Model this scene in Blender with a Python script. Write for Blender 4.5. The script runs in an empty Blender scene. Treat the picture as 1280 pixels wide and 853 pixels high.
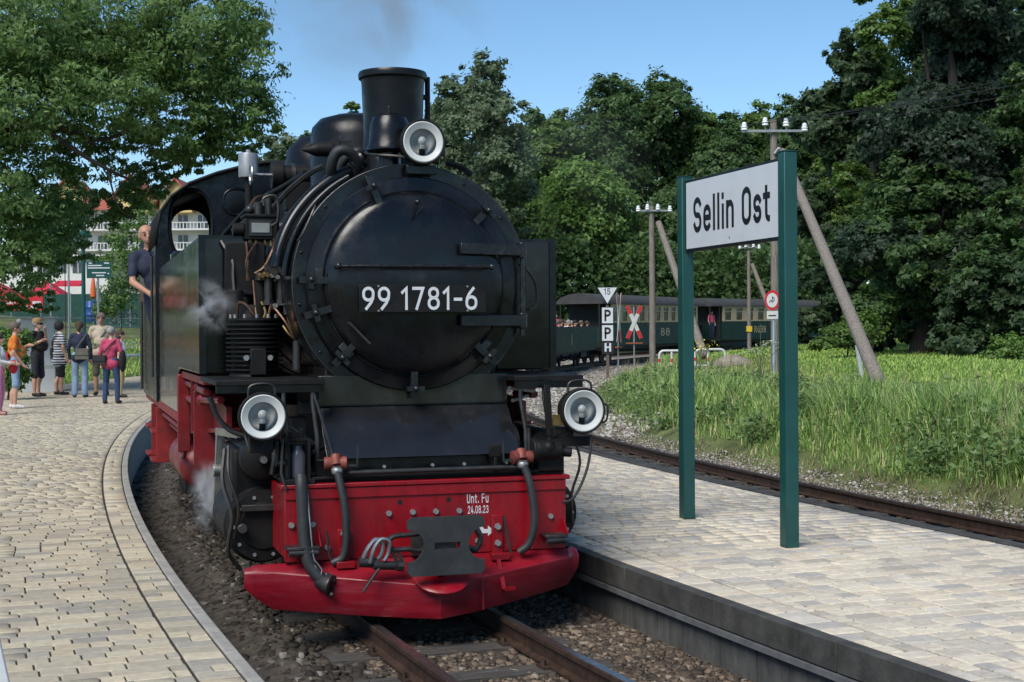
import bpy, bmesh, math, random
import numpy as np
from mathutils import Vector, Matrix
R_ = math.radians
rnd = random.Random(7)
rng = np.random.default_rng(11)
scene = bpy.context.scene
COL = scene.collection

# ---------------------------------------------------------------- camera
FPX, CXP, CYP, CAMH = 1820.0, 640.0, 426.5, 1.70
PITCH, ROLL = R_(-0.27), R_(0.4)
_f = Vector((0, math.cos(PITCH), math.sin(PITCH))); _u0 = Vector((0, -math.sin(PITCH), math.cos(PITCH))); _r0 = Vector((1, 0, 0))
_r = _r0 * math.cos(ROLL) - _u0 * math.sin(ROLL); _u = _u0 * math.cos(ROLL) + _r0 * math.sin(ROLL)
cam_d = bpy.data.cameras.new('camera'); cam = bpy.data.objects.new('camera', cam_d); COL.objects.link(cam)
cam_d.sensor_width = 36; cam_d.lens = 36 * FPX / 1280; cam_d.clip_start = .1; cam_d.clip_end = 3000
cam.matrix_world = Matrix(((_r.x, _u.x, -_f.x, 0), (_r.y, _u.y, -_f.y, 0), (_r.z, _u.z, -_f.z, CAMH), (0, 0, 0, 1)))
scene.camera = cam
def at(px, py, Y):
    "point at depth Y that the photograph shows at px, py"
    d = _f * FPX + _r * (px - CXP) - _u * (py - CYP)
    return Vector((0, 0, CAMH)) + d * (Y / d.y)
# ---------------------------------------------------------------- sky, sun, exposure
SUN_EL, SUN_AZ = R_(48), R_(208)          # azimuth clockwise from +Y: behind the camera, to its left
world = bpy.data.worlds.new('World'); scene.world = world; world.use_nodes = True
nt = world.node_tree; nt.nodes.clear()
sky = nt.nodes.new('ShaderNodeTexSky'); sky.sky_type = 'NISHITA'; sky.sun_disc = False
sky.sun_elevation = SUN_EL; sky.sun_rotation = SUN_AZ; sky.air_density = 1.0; sky.dust_density = 0.0; sky.ozone_density = 1.4; sky.altitude = 2500
bg = nt.nodes.new('ShaderNodeBackground'); bg.inputs[1].default_value = 0.118
wo = nt.nodes.new('ShaderNodeOutputWorld'); hs_ = nt.nodes.new('ShaderNodeHueSaturation'); hs_.inputs['Hue'].default_value = .492; hs_.inputs['Saturation'].default_value = 1.12; nt.links.new(sky.outputs[0], hs_.inputs['Color']); nt.links.new(hs_.outputs[0], bg.inputs[0]); nt.links.new(bg.outputs[0], wo.inputs[0])
sd = bpy.data.lights.new('sun', 'SUN'); sd.energy = 3.3; sd.angle = R_(35); sd.color = (1, .95, .87)
sun = bpy.data.objects.new('sun', sd); COL.objects.link(sun)
_sdir = Vector((math.sin(SUN_AZ) * math.cos(SUN_EL), math.cos(SUN_AZ) * math.cos(SUN_EL), math.sin(SUN_EL)))
sun.rotation_euler = _sdir.to_track_quat('Z', 'Y').to_euler(); sun.location = _sdir * 60
vs = scene.view_settings; vs.view_transform = 'Standard'; vs.look = 'None'; vs.gamma = 1; vs.exposure = 0.40; vs.use_curve_mapping = False
scene.render.engine = 'CYCLES'
cy = scene.cycles; cy.use_denoising = True; cy.max_bounces = 6; cy.diffuse_bounces = 3; cy.glossy_bounces = 3; cy.transmission_bounces = 4
cy.transparent_max_bounces = 8; cy.volume_bounces = 1; cy.caustics_reflective = False; cy.caustics_refractive = False; cy.use_adaptive_sampling = True; cy.adaptive_threshold = .015

# ---------------------------------------------------------------- materials
MATS = {}
def nodemat(name):
    m = bpy.data.materials.new(name); m.use_nodes = True; t = m.node_tree
    return m, t, t.nodes['Principled BSDF']
def N(t, kind, **kw):
    n = t.nodes.new('ShaderNode' + kind)
    for k, v in kw.items(): setattr(n, k, v)
    return n
def ramp(t, stops, interp='LINEAR'):
    n = N(t, 'ValToRGB'); r = n.color_ramp; r.interpolation = interp
    while len(r.elements) < len(stops): r.elements.new(.5)
    for e, (p, c) in zip(r.elements, stops): e.position = p; e.color = (*c, 1)
    return n
def mixc(t, fac, a, b, mode='MIX'):
    n = N(t, 'Mix', data_type='RGBA', blend_type=mode)
    for sock, v in ((n.inputs[0], fac), (n.inputs[6], a), (n.inputs[7], b)):
        if isinstance(v, bpy.types.NodeSocket): t.links.new(v, sock)
        elif isinstance(v, (int, float)): sock.default_value = v
        else: sock.default_value = (*v, 1)
    return n.outputs[2]
def noise(t, scale, detail=4, rough=.55, coord='Object', vec=None, dist=0):
    n = N(t, 'TexNoise'); n.inputs['Scale'].default_value = scale; n.inputs['Detail'].default_value = detail
    n.inputs['Roughness'].default_value = rough; n.inputs['Distortion'].default_value = dist
    if vec is None:
        c = N(t, 'TexCoord'); vec = c.outputs[coord]
    t.links.new(vec, n.inputs['Vector']); return n.outputs['Fac']
def rng_map(t, sock, a, b, lo=.3, hi=.7):
    n = N(t, 'MapRange'); n.inputs[1].default_value = lo; n.inputs[2].default_value = hi; n.inputs[3].default_value = a; n.inputs[4].default_value = b
    t.links.new(sock, n.inputs[0]); return n.outputs[0]
def bump(t, b, sock, strength, dist=.01):
    n = N(t, 'Bump'); n.inputs['Strength'].default_value = strength; n.inputs['Distance'].default_value = dist
    t.links.new(sock, n.inputs['Height']); t.links.new(n.outputs[0], b.inputs['Normal']); return n
def mat(name, col, rough=.5, metal=0, var=.2, scale=6, bmp=0, bscale=80, col2=None, spec=.5, rvar=.1, coat=0, stretch=None, wear=None, wearcol=(.3, .3, .3), wscale=9):
    if name in MATS: return MATS[name]
    m, t, b = nodemat(name)
    tc = N(t, 'TexCoord'); vec = tc.outputs['Object']
    if stretch:
        mp = N(t, 'Mapping'); mp.inputs['Scale'].default_value = stretch; t.links.new(vec, mp.inputs[0]); vec = mp.outputs[0]
    n1 = noise(t, scale, 5, .6, vec=vec)
    c2 = col2 or tuple(min(1, c * (1 + var)) for c in col)
    c1 = tuple(c * (1 - var) for c in col)
    rp = ramp(t, [(.3, c1), (.7, c2)]); t.links.new(n1, rp.inputs[0])
    cs = rp.outputs[0]
    if wear:
        nw = noise(t, wscale, 8, .7, vec=vec)
        f = rng_map(t, nw, 0, wear, .52, .78); cs = mixc(t, f, cs, wearcol)
    t.links.new(cs, b.inputs['Base Color'])
    t.links.new(rng_map(t, noise(t, scale * 2.3, 4, .6, vec=vec), max(0.02, rough - rvar), min(1, rough + rvar)), b.inputs['Roughness'])
    b.inputs['Metallic'].default_value = metal; b.inputs['Specular IOR Level'].default_value = spec; b.inputs['Coat Weight'].default_value = coat
    if coat: b.inputs['Coat Roughness'].default_value = .12
    if bmp: bump(t, b, noise(t, bscale, 5, .6, vec=vec), bmp)
    MATS[name] = m; return m
def islandmat(name, stops, source='island', rough=.7, big=None, trans=0, spec=.3, bmp=0, bscale=60, fine=0, fscale=40):
    "colour picked per loose piece (island) or per object"
    if name in MATS: return MATS[name]
    m, t, b = nodemat(name)
    src = N(t, 'NewGeometry').outputs['Random Per Island'] if source == 'island' else N(t, 'ObjectInfo').outputs['Random']
    rp = ramp(t, stops); t.links.new(src, rp.inputs[0]); cs = rp.outputs[0]
    if big:
        g = N(t, 'NewGeometry'); nb = noise(t, big[0], 3, .5, vec=g.outputs['Position'])
        cs = mixc(t, rng_map(t, nb, 0, big[2], .35, .65), cs, big[1], 'MULTIPLY')
    if fine:
        g = N(t, 'NewGeometry'); nf = noise(t, fscale, 5, .65, vec=g.outputs['Position'])
        v = rng_map(t, nf, 1 - fine, 1 + fine); hs = N(t, 'HueSaturation'); t.links.new(v, hs.inputs['Value']); t.links.new(cs, hs.inputs['Color']); cs = hs.outputs[0]
    t.links.new(cs, b.inputs['Base Color']); b.inputs['Roughness'].default_value = rough; b.inputs['Specular IOR Level'].default_value = spec
    if bmp:
        g = N(t, 'NewGeometry'); bump(t, b, noise(t, bscale, 5, .6, vec=g.outputs['Position']), bmp)
    if trans:
        tr = N(t, 'BsdfTranslucent'); mx = N(t, 'MixShader'); mx.inputs[0].default_value = trans
        hs = N(t, 'HueSaturation'); hs.inputs['Value'].default_value = 1.25; t.links.new(cs, hs.inputs['Color']); t.links.new(hs.outputs[0], tr.inputs[0])
        out = t.nodes['Material Output']; t.links.new(b.outputs[0], mx.inputs[1]); t.links.new(tr.outputs[0], mx.inputs[2]); t.links.new(mx.outputs[0], out.inputs[0])
    MATS[name] = m; return m

# ---------------------------------------------------------------- mesh helpers
def V3(p): return Vector(p)
class MB:
    def __init__(s): s.v = []; s.f = []
    def add(s, vs_, fs):
        o = len(s.v); s.v.extend([tuple(p) for p in vs_]); s.f.extend([tuple(i + o for i in f) for f in fs]); return s
    def box(s, x0, x1, y0, y1, z0, z1):
        return s.add([(x0, y0, z0), (x1, y0, z0), (x1, y1, z0), (x0, y1, z0), (x0, y0, z1), (x1, y0, z1), (x1, y1, z1), (x0, y1, z1)],
                     [(0, 3, 2, 1), (4, 5, 6, 7), (0, 1, 5, 4), (1, 2, 6, 5), (2, 3, 7, 6), (3, 0, 4, 7)])
    def bar(s, a, b, w, h, up=(0, 0, 1)):
        a, b = V3(a), V3(b); d = (b - a).normalized(); u = V3(up)
        if abs(d.dot(u)) > .98: u = Vector((1, 0, 0))
        x = d.cross(u).normalized() * (w / 2); y = x.cross(d).normalized() * (h / 2)
        vs_ = [a - x - y, a + x - y, a + x + y, a - x + y, b - x - y, b + x - y, b + x + y, b - x + y]
        return s.add(vs_, [(0, 1, 2, 3), (7, 6, 5, 4), (0, 4, 5, 1), (1, 5, 6, 2), (2, 6, 7, 3), (3, 7, 4, 0)])
    def cyl(s, a, b, r0, r1=None, n=20, caps=True):
        return s.tube([a, b], [r0, r0 if r1 is None else r1], n, caps)
    def tube(s, pts, r, n=8, caps=True, closed=False):
        pts = [V3(p) for p in pts]; k = len(pts); rs = r if isinstance(r, (list, tuple)) else [r] * k
        o = len(s.v); prev = None
        for i, p in enumerate(pts):
            if closed: d = pts[(i + 1) % k] - pts[i - 1]
            else: d = pts[min(i + 1, k - 1)] - pts[max(i - 1, 0)]
            d = d.normalized() if d.length > 1e-9 else Vector((0, 0, 1))
            if prev is None:
                t = Vector((0, 0, 1)) if abs(d.z) < .9 else Vector((1, 0, 0)); x = d.cross(t).normalized()
            else:
                x = (prev - d * prev.dot(d)); x = x.normalized() if x.length > 1e-6 else d.orthogonal().normalized()
            prev = x; y = d.cross(x)
            for j in range(n):
                a = 2 * math.pi * j / n; s.v.append(tuple(p + (x * math.cos(a) + y * math.sin(a)) * rs[i]))
        m = k if closed else k - 1
        for i in range(m):
            for j in range(n):
                a = o + i * n + j; b = o + i * n + (j + 1) % n; c = o + ((i + 1) % k) * n + (j + 1) % n; d_ = o + ((i + 1) % k) * n + j
                s.f.append((a, b, c, d_))
        if caps and not closed:
            s.f.append(tuple(o + j for j in range(n))[::-1]); s.f.append(tuple(o + (k - 1) * n + j for j in range(n)))
        return s
    def lathe(s, prof, c, axis=(0, 0, 1), n=32, a0=0, a1=2 * math.pi):
        "prof: (radius, height) pairs along the axis"
        ax = V3(axis).normalized(); t = Vector((0, 0, 1)) if abs(ax.z) < .9 else Vector((1, 0, 0)); x = ax.cross(t).normalized(); y = ax.cross(x); c = V3(c)
        full = abs(a1 - a0 - 2 * math.pi) < 1e-6; m = n if full else n + 1; o = len(s.v); k = len(prof)
        for (r, h) in prof:
            for j in range(m):
                a = a0 + (a1 - a0) * j / n; s.v.append(tuple(c + ax * h + (x * math.cos(a) + y * math.sin(a)) * max(r, 1e-5)))
        for i in range(k - 1):
            for j in range(n):
                s.f.append((o + i * m + j, o + i * m + (j + 1) % m, o + (i + 1) * m + (j + 1) % m, o + (i + 1) * m + j))
        return s
    def prism(s, poly, fn, d0, d1):
        "poly 2d extruded: fn(a, b, d) -> 3d"
        n = len(poly); s.add([fn(a, b, d0) for a, b in poly] + [fn(a, b, d1) for a, b in poly],
              [tuple(range(n))[::-1], tuple(range(n, 2 * n))] + [(i, (i + 1) % n, n + (i + 1) % n, n + i) for i in range(n)]); return s
    def ell(s, c, r, n=16, m=10):
        if isinstance(r, (int, float)): r = (r, r, r)
        o = len(s.v)
        for i in range(m + 1):
            th = math.pi * i / m
            for j in range(n):
                a = 2 * math.pi * j / n; s.v.append((c[0] + r[0] * math.sin(th) * math.cos(a), c[1] + r[1] * math.sin(th) * math.sin(a), c[2] + r[2] * math.cos(th)))
        for i in range(m):
            for j in range(n): s.f.append((o + i * n + j, o + (i + 1) * n + j, o + (i + 1) * n + (j + 1) % n, o + i * n + (j + 1) % n))
        return s
    def mesh(s, name, smooth=40):
        me = bpy.data.meshes.new(name); me.from_pydata(s.v, [], s.f); me.validate(clean_customdata=False)
        bm = bmesh.new(); bm.from_mesh(me); bmesh.ops.remove_doubles(bm, verts=bm.verts, dist=1e-5); bmesh.ops.recalc_face_normals(bm, faces=bm.faces); bm.to_mesh(me); bm.free()
        if smooth: me.shade_smooth(); me.set_sharp_from_angle(angle=R_(smooth))
        return me
    def build(s, name, m, parent=None, bevel=0, smooth=40, **props):
        return link(name, s.mesh(name, smooth), m, parent, bevel, **props)
def link(name, me, m, parent=None, bevel=0, **props):
    o = bpy.data.objects.new(name, me)
    if m is not None and not me.materials: me.materials.append(m)
    COL.objects.link(o)
    if parent is not None: o.parent = parent
    if bevel:
        b = o.modifiers.new('bevel', 'BEVEL'); b.width = bevel; b.segments = 2; b.limit_method = 'ANGLE'; b.angle_limit = R_(40); b.harden_normals = False
    for k, v in props.items():
        if k in ('loc',): o.location = v
        elif k == 'rot': o.rotation_euler = v
        elif k == 'scale': o.scale = v
        else: o[k] = v
    return o
def thing(name, label, cat, loc=(0, 0, 0), rz=0, group=None):
    o = bpy.data.objects.new(name, None); COL.objects.link(o); o.location = loc; o.rotation_euler = (0, 0, rz); o.empty_display_size = .1
    o['label'] = label; o['category'] = cat
    if group: o['group'] = group
    return o
def tag(o, label, cat, group=None):
    o['label'] = label; o['category'] = cat
    if group: o['group'] = group
    return o
def copy_tree(o, parent=None):
    c = o.copy(); COL.objects.link(c); c.parent = parent
    for ch in o.children: copy_tree(ch, c)
    return c
def rawmesh(name, verts, faces, m, parent=None, smooth=False, **props):
    "fast numpy mesh of equal-sized faces"
    me = bpy.data.meshes.new(name); nv, (nf, k) = len(verts), faces.shape
    me.vertices.add(nv); me.vertices.foreach_set('co', np.asarray(verts, np.float32).ravel())
    me.loops.add(nf * k); me.loops.foreach_set('vertex_index', faces.astype(np.int32).ravel())
    me.polygons.add(nf); me.polygons.foreach_set('loop_start', np.arange(0, nf * k, k, dtype=np.int32)); me.polygons.foreach_set('loop_total', np.full(nf, k, np.int32))
    if smooth: me.polygons.foreach_set('use_smooth', np.ones(nf, bool))
    me.update(calc_edges=True); me.validate()
    return link(name, me, m, parent, **props)
def arc_pts(cx, cz, r, a0, a1, n): return [(cx + r * math.cos(R_(a0 + (a1 - a0) * i / n)), cz + r * math.sin(R_(a0 + (a1 - a0) * i / n))) for i in range(n + 1)]
def smoothpath(pts, n=6):
    "Catmull-Rom through the points"
    P = [V3(p) for p in pts]; P = [P[0] * 2 - P[1]] + P + [P[-1] * 2 - P[-2]]; out = []
    for i in range(1, len(P) - 2):
        for k in range(n):
            t = k / n; a, b, c, d = P[i - 1], P[i], P[i + 1], P[i + 2]
            out.append(.5 * ((2 * b) + (c - a) * t + (2 * a - 5 * b + 4 * c - d) * t * t + (3 * b - a - 3 * c + d) * t ** 3))
    out.append(P[-2]); return out
def oneunit(name): return MESHC.get(name)
MESHC = {}

# ---------------------------------------------------------------- stroke lettering (narrow grotesque, one stroke width)
def _arc(cx, cy, rx, ry, a0, a1, n=8): return [(cx + rx * math.cos(R_(a0 + (a1 - a0) * i / n)), cy + ry * math.sin(R_(a0 + (a1 - a0) * i / n))) for i in range(n + 1)]
def _stad(x0, x1, y0, y1, rx=None, ry=None):
    rx = rx or (x1 - x0) / 2; ry = ry or rx
    return _arc(x1 - rx, y1 - ry, rx, ry, 0, 90) + _arc(x0 + rx, y1 - ry, rx, ry, 90, 180) + _arc(x0 + rx, y0 + ry, rx, ry, 180, 270) + _arc(x1 - rx, y0 + ry, rx, ry, 270, 360) + [(x1, y1 - ry)]
w = .48; h = 1.0; xh = .70
GL = {
 'O': (w, [_stad(0, w, 0, h)]), '0': (w, [_stad(0, w, 0, h)]),
 'S': (w, [_arc(w / 2, h - .25, w / 2, .25, 25, 180) + _arc(w / 2, h - .27, w / 2, .25, 200, 250) + _arc(w / 2, .26, w / 2, .25, 65, 0)[::1] + _arc(w / 2, .25, w / 2, .25, -10, -160)]),
 's': (.38, [_arc(.19, xh - .18, .19, .18, 25, 180) + _arc(.19, xh - .19, .19, .18, 205, 250) + _arc(.19, .19, .19, .18, 65, 0) + _arc(.19, .18, .19, .18, -10, -160)]),
 'e': (.42, [[(0.02, .36), (.42, .36)] + _arc(.21, xh - .22, .21, .22, 0, 180) + _arc(.21, .22, .21, .22, 180, 320)]),
 'l': (.02, [[(0.01, 0), (0.01, h)]]), 'i': (.02, [[(.01, 0), (.01, .62)], [(.01, .96), (.01, .975)]]),
 'n': (.40, [[(0, 0), (0, xh)], [(0, .42)] + _arc(.2, xh - .21, .2, .21, 170, 0) + [(.4, 0)]]),
 'r': (.26, [[(0, 0), (0, xh)], [(0, .42)] + _arc(.2, xh - .21, .2, .21, 170, 70)]),
 't': (.26, [[(.09, .92)] + [(.09, .18)] + _arc(.25, .17, .16, .17, 180, 270), [(-.04, xh), (.26, xh)]]),
 'u': (.40, [[(0, xh)] + _arc(.2, .21, .2, .21, 180, 350), [(.4, 0), (.4, xh)]]),
 'ü': (.40, [[(0, xh)] + _arc(.2, .21, .2, .21, 180, 350), [(.4, 0), (.4, xh)], [(.09, .96), (.09, .975)], [(.31, .96), (.31, .975)]]),
 'd': (.40, [_stad(0, .4, 0, xh), [(.4, 0), (.4, h)]]), 'h': (.40, [[(0, 0), (0, h)], [(0, .42)] + _arc(.2, xh - .21, .2, .21, 170, 0) + [(.4, 0)]]),
 'w': (.5, [[(0, xh), (.13, 0), (.25, xh), (.37, 0), (.5, xh)]]),
 'P': (w, [[(0, 0), (0, h), (.22, h)] + _arc(.22, h - .26, .26, .26, 90, -90) + [(0, h - .52)]]),
 'R': (w, [[(0, 0), (0, h), (.22, h)] + _arc(.22, h - .26, .26, .26, 90, -90) + [(0, h - .52)], [(.2, h - .52), (w, 0)]]),
 'B': (w, [[(0, 0), (0, h), (.22, h)] + _arc(.22, h - .24, .23, .24, 90, -90) + [(0, h - .48)], [(.22, h - .48)] + _arc(.22, .26, .26, .26, 90, -90) + [(0, 0)]]),
 'H': (w, [[(0, 0), (0, h)], [(w, 0), (w, h)], [(0, .52), (w, .52)]]), 'U': (w, [[(0, h)] + _arc(w / 2, w / 2, w / 2, w / 2, 180, 360) + [(w, h)]]),
 'F': (.42, [[(0, 0), (0, h), (.42, h)], [(0, .54), (.38, .54)]]),
 '1': (.26, [[(0, .80), (.2, h), (.2, 0)]]), '2': (w, [_arc(w / 2, h - .25, w / 2, .25, 170, -35) + [(0, 0.0), (w, 0.0)]]),
 '3': (w, [_arc(.22, h - .24, .22, .24, 150, -80), _arc(.22, .26, .26, .26, 90, -150)]), '4': (w, [[(.36, 0), (.36, .55)], [(.26, h), (0, .22), (w, .22)]]),
 '5': (w, [[(w - .04, h), (.05, h), (.02, .52)] + _arc(.22, .32, .26, .32, 120, -150)]),
 '6': (w, [_stad(0, w, 0, .58), [(0, .29)] + [(0.02, .5), (.12, .72), (.34, h)]]), '9': (w, [_stad(0, w, .42, h), [(w, .71)] + [(w - .02, .5), (w - .12, .28), (.14, 0)]]),
 '7': (w, [[(0, h), (w, h), (.16, 0)]]), '8': (w, [_stad(.03, w - .03, .53, h), _stad(0, w, 0, .53)]),
 '-': (.3, [[(0, .46), (.3, .46)]]), '.': (.02, [[(.01, 0), (.01, .11)]]), ' ': (.22, []),
}
def lettering(text, sw=.14, gap=.2):
    "-> (MB in the xz plane facing -y, total width); cap height 1"
    mb = MB(); x = sw / 2
    for ch in text:
        wd, strokes = GL[ch]
        for k, st in enumerate(strokes):
            P = [Vector((x + p[0], p[1] * (1 - sw) + sw / 2)) for p in st]
            Q = [P[0]]
            for p in P[1:]:
                if (p - Q[-1]).length > 1e-4: Q.append(p)
            closed = (Q[0] - Q[-1]).length < 1e-3
            if closed: Q = Q[:-1]
            n = len(Q); o = len(mb.v); yy = -.0006 * k
            for i in range(n):
                d1 = (Q[i] - Q[i - 1]) if (i > 0 or closed) else (Q[1] - Q[0]); d2 = (Q[(i + 1) % n] - Q[i]) if (i < n - 1 or closed) else d1
                d1 = d1.normalized(); d2 = d2.normalized(); tdir = (d1 + d2); tdir = tdir.normalized() if tdir.length > 1e-4 else d1
                nn = Vector((-tdir.y, tdir.x)); c = max(.5, abs(nn.dot(Vector((-d1.y, d1.x))))); q = Q[i]
                if not closed and i == 0: q = q - d2 * (0.5 * sw)
                if not closed and i == n - 1: q = q + d1 * (.5 * sw)
                a = q + nn * (sw / 2 / c); b = q - nn * (sw / 2 / c)
                mb.v += [(a.x, yy, a.y), (b.x, yy, b.y)]
            for i in range(n if closed else n - 1):
                j = (i + 1) % n; mb.f.append((o + 2 * i, o + 2 * j, o + 2 * j + 1, o + 2 * i + 1))
        x += wd + sw + gap * (1 if ch != ' ' else .2)
    return mb, x - gap - sw / 2
def letters(name, text, m, parent, origin, height, width=None, xaxis=(1, 0, 0), zaxis=(0, 0, 1), out=(0, -1, 0), sw=.14, gap=.2, depth=.0015):
    mb, wd = lettering(text, sw, gap); sx = (width / wd) if width else height
    X, Z, Y_, O_ = V3(xaxis), V3(zaxis), V3(out), V3(origin)
    mb.v = [tuple(O_ + X * (p[0] * sx) + Z * (p[2] * height) + Y_ * (depth - p[1])) for p in mb.v]
    me = bpy.data.meshes.new(name); me.from_pydata(mb.v, [], mb.f)
    return link(name, me, m, parent)
# ================================================================ the setting: everything follows one curve round CC
CCX, CCY = 93.7, 42.3
R_MAIN, R_SIDE = 99.965, 94.445                      # track centre lines
R_PL0, R_PL1 = 101.4, 106.9                          # platform on the outside of the curve
R_IS0, R_IS1 = 95.75, 98.7                           # island platform between the tracks
def ss(a, b, x):
    t = np.clip((np.asarray(x, float) - a) / (b - a), 0, 1); return t * t * (3 - 2 * t)
def zt(Y): return np.maximum(0, np.asarray(Y, float) - 43) * .0095
def zp(Y): return .22 + np.maximum(0, np.asarray(Y, float) - 10) * .003
def pol(r, Y): # x for radius r at depth Y
    return CCX - np.sqrt(np.maximum(r * r - (Y - CCY) ** 2, 1))
def polp(r, ph): return CCX - r * np.cos(ph), CCY + r * np.sin(ph)
def rad(x, y): return np.hypot(np.asarray(x) - CCX, np.asarray(y) - CCY)
def ground(x, y):
    x = np.asarray(x, float); y = np.asarray(y, float); r = rad(x, y); t = zt(np.minimum(y, 140))
    d = 93.25 - 2.6 * ss(30, 50, y) - r
    z = t - .17 + .62 * ss(0, 1.8, d) + .42 * ss(1.2, 9, d) + .6 * ss(20, 60, d)
    e = r - R_PL1
    left = .2 + .003 * np.maximum(y - 10, 0) + .072 * np.clip(e, 0, 60) + .0016 * np.clip(e - 14, 0, 40) ** 2
    z = np.where(e > 0, np.where(e < .6, z + (left - z) * ss(0, .6, e), left), z)
    z = np.where((r > 93.0) & (r < 101.9) & (y < 100), z - .2, z)
    z = np.where((r > 101.9) & (e <= 0), zp(y) - .12, z)
    return z
def gz(x, y): return float(ground(x, y))

m_soil = mat('soil_and_turf', (.085, .11, .03), .95, var=.5, scale=1.3, bmp=.6, bscale=14, col2=(.15, .185, .055))
m_ball = mat('ballast_bed', (.055, .045, .036), .95, var=.5, scale=9, bmp=1, bscale=38, col2=(.1, .083, .066))
m_grav = mat('pale_gravel_bed', (.16, .145, .12), .95, var=.35, scale=11, bmp=1, bscale=30, col2=(.27, .25, .215))
m_dirt = mat('trackside_dirt', (.028, .023, .018), .95, var=.5, scale=7, bmp=1, bscale=30, col2=(.05, .04, .032))
m_rail = mat('rusty_rail', (.05, .03, .022), .55, .3, var=.35, scale=14, col2=(.085, .05, .035), bmp=.2)
m_railhead = mat('worn_rail_head', (.27, .25, .24), .32, .9, var=.25, scale=20, col2=(.34, .31, .29))
m_railhead_b = mat('dull_rail_head', (.10, .075, .065), .45, .6, var=.25, scale=20)
m_wood = mat('old_sleeper_wood', (.05, .042, .036), .85, var=.4, scale=5, bmp=.6, bscale=25, stretch=(1, 8, 4), col2=(.10, .09, .08))
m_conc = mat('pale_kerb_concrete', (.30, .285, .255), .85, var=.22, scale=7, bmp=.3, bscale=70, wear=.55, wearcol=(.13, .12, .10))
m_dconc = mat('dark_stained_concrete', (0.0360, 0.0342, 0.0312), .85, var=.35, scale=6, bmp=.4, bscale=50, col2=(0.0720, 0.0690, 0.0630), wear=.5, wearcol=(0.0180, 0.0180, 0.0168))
m_panel = mat('wall_panel_concrete', (0.0650, 0.0637, 0.0598), .85, var=.35, scale=3, bmp=.3, bscale=40, stretch=(3, 3, 1), col2=(0.1105, 0.1073, 0.1008), wear=.7, wearcol=(0.0260, 0.0254, 0.0234))
m_strip = mat('edge_strip_steel', (.13, .135, .14), .6, .2, var=.3, scale=9)
m_joint = mat('joint_sand', (.035, .031, .026), .95, var=.3, scale=20)
m_road = mat('asphalt', (.10, .10, .105), .9, var=.15, scale=3)

# terrain sheet
def axis(a, b, st, far, k=1.22):
    c = list(np.arange(a, b + 1e-6, st)); lo, hi = [], []; s_ = st; p = a
    while p > -far: s_ *= k; p -= s_; lo.append(p)
    s_ = st; p = b
    while p < far: s_ *= k; p += s_; hi.append(p)
    return np.array(lo[::-1] + c + hi)
gx = axis(-30, 34, .55, 900); gy = axis(1, 100, .6, 900)
GX, GY = np.meshgrid(gx, gy); GZ = ground(GX, GY)
nz = .05 * np.sin(GX * 1.7 + 2 * np.sin(GY * .9)) * np.sin(GY * 1.3 + 1) * ss(.8, 2, 92 - rad(GX, GY)) * (rad(GX, GY) < 92)
vv = np.stack([GX, GY, GZ + nz - .004], -1).reshape(-1, 3); nx_, ny_ = len(gx), len(gy)
ii = np.arange((ny_ - 1) * nx_).reshape(ny_ - 1, nx_)[:, :-1].ravel()
rawmesh('ground', vv, np.stack([ii, ii + 1, ii + nx_ + 1, ii + nx_], 1), m_soil, smooth=True, kind='structure')
def arcsheet(name, r0, r1, Y0, Y1, zf, m, nr=2, step=.8, parent=None, **kw):
    p0 = math.asin((Y0 - CCY) / 97.); p1 = math.asin((Y1 - CCY) / 97.); n = max(3, int((p1 - p0) * 97 / step)); P = np.linspace(p0, p1, n); Rr = np.linspace(r0, r1, nr)
    RR, PP = np.meshgrid(Rr, P); x, y = polp(RR, PP); z = zf(x, y) if callable(zf) else np.full_like(x, zf)
    v = np.stack([x, y, z], -1).reshape(-1, 3); i = np.arange((n - 1) * nr).reshape(n - 1, nr)[:, :-1].ravel()
    return rawmesh(name, v, np.stack([i, i + nr, i + nr + 1, i + 1], 1), m, parent, smooth=True, **kw)
arcsheet('trackbed', 98.2, 101.45, 2, 110, lambda x, y: zt(y) - .155 - .12 * ss(100.7, 101.2, rad(x, y)) * (y < 40), m_ball, nr=12, step=.4, kind='structure')
arcsheet('trackbed', 93.2, 96.2, 4, 110, lambda x, y: zt(y) - .155, m_ball, nr=4, kind='structure')
arcsheet('trackbed', 95.9, 98.5, 24.2, 110, lambda x, y: zt(y) - .152, m_grav, nr=4, kind='structure')
arcsheet('gravel_verge', 90.0, 93.6, 31, 86, lambda x, y: ground(x, y) * 0 + np.maximum(ground(x, y), zt(y) - .158) + .004, m_grav, nr=14, kind='structure')

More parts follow.
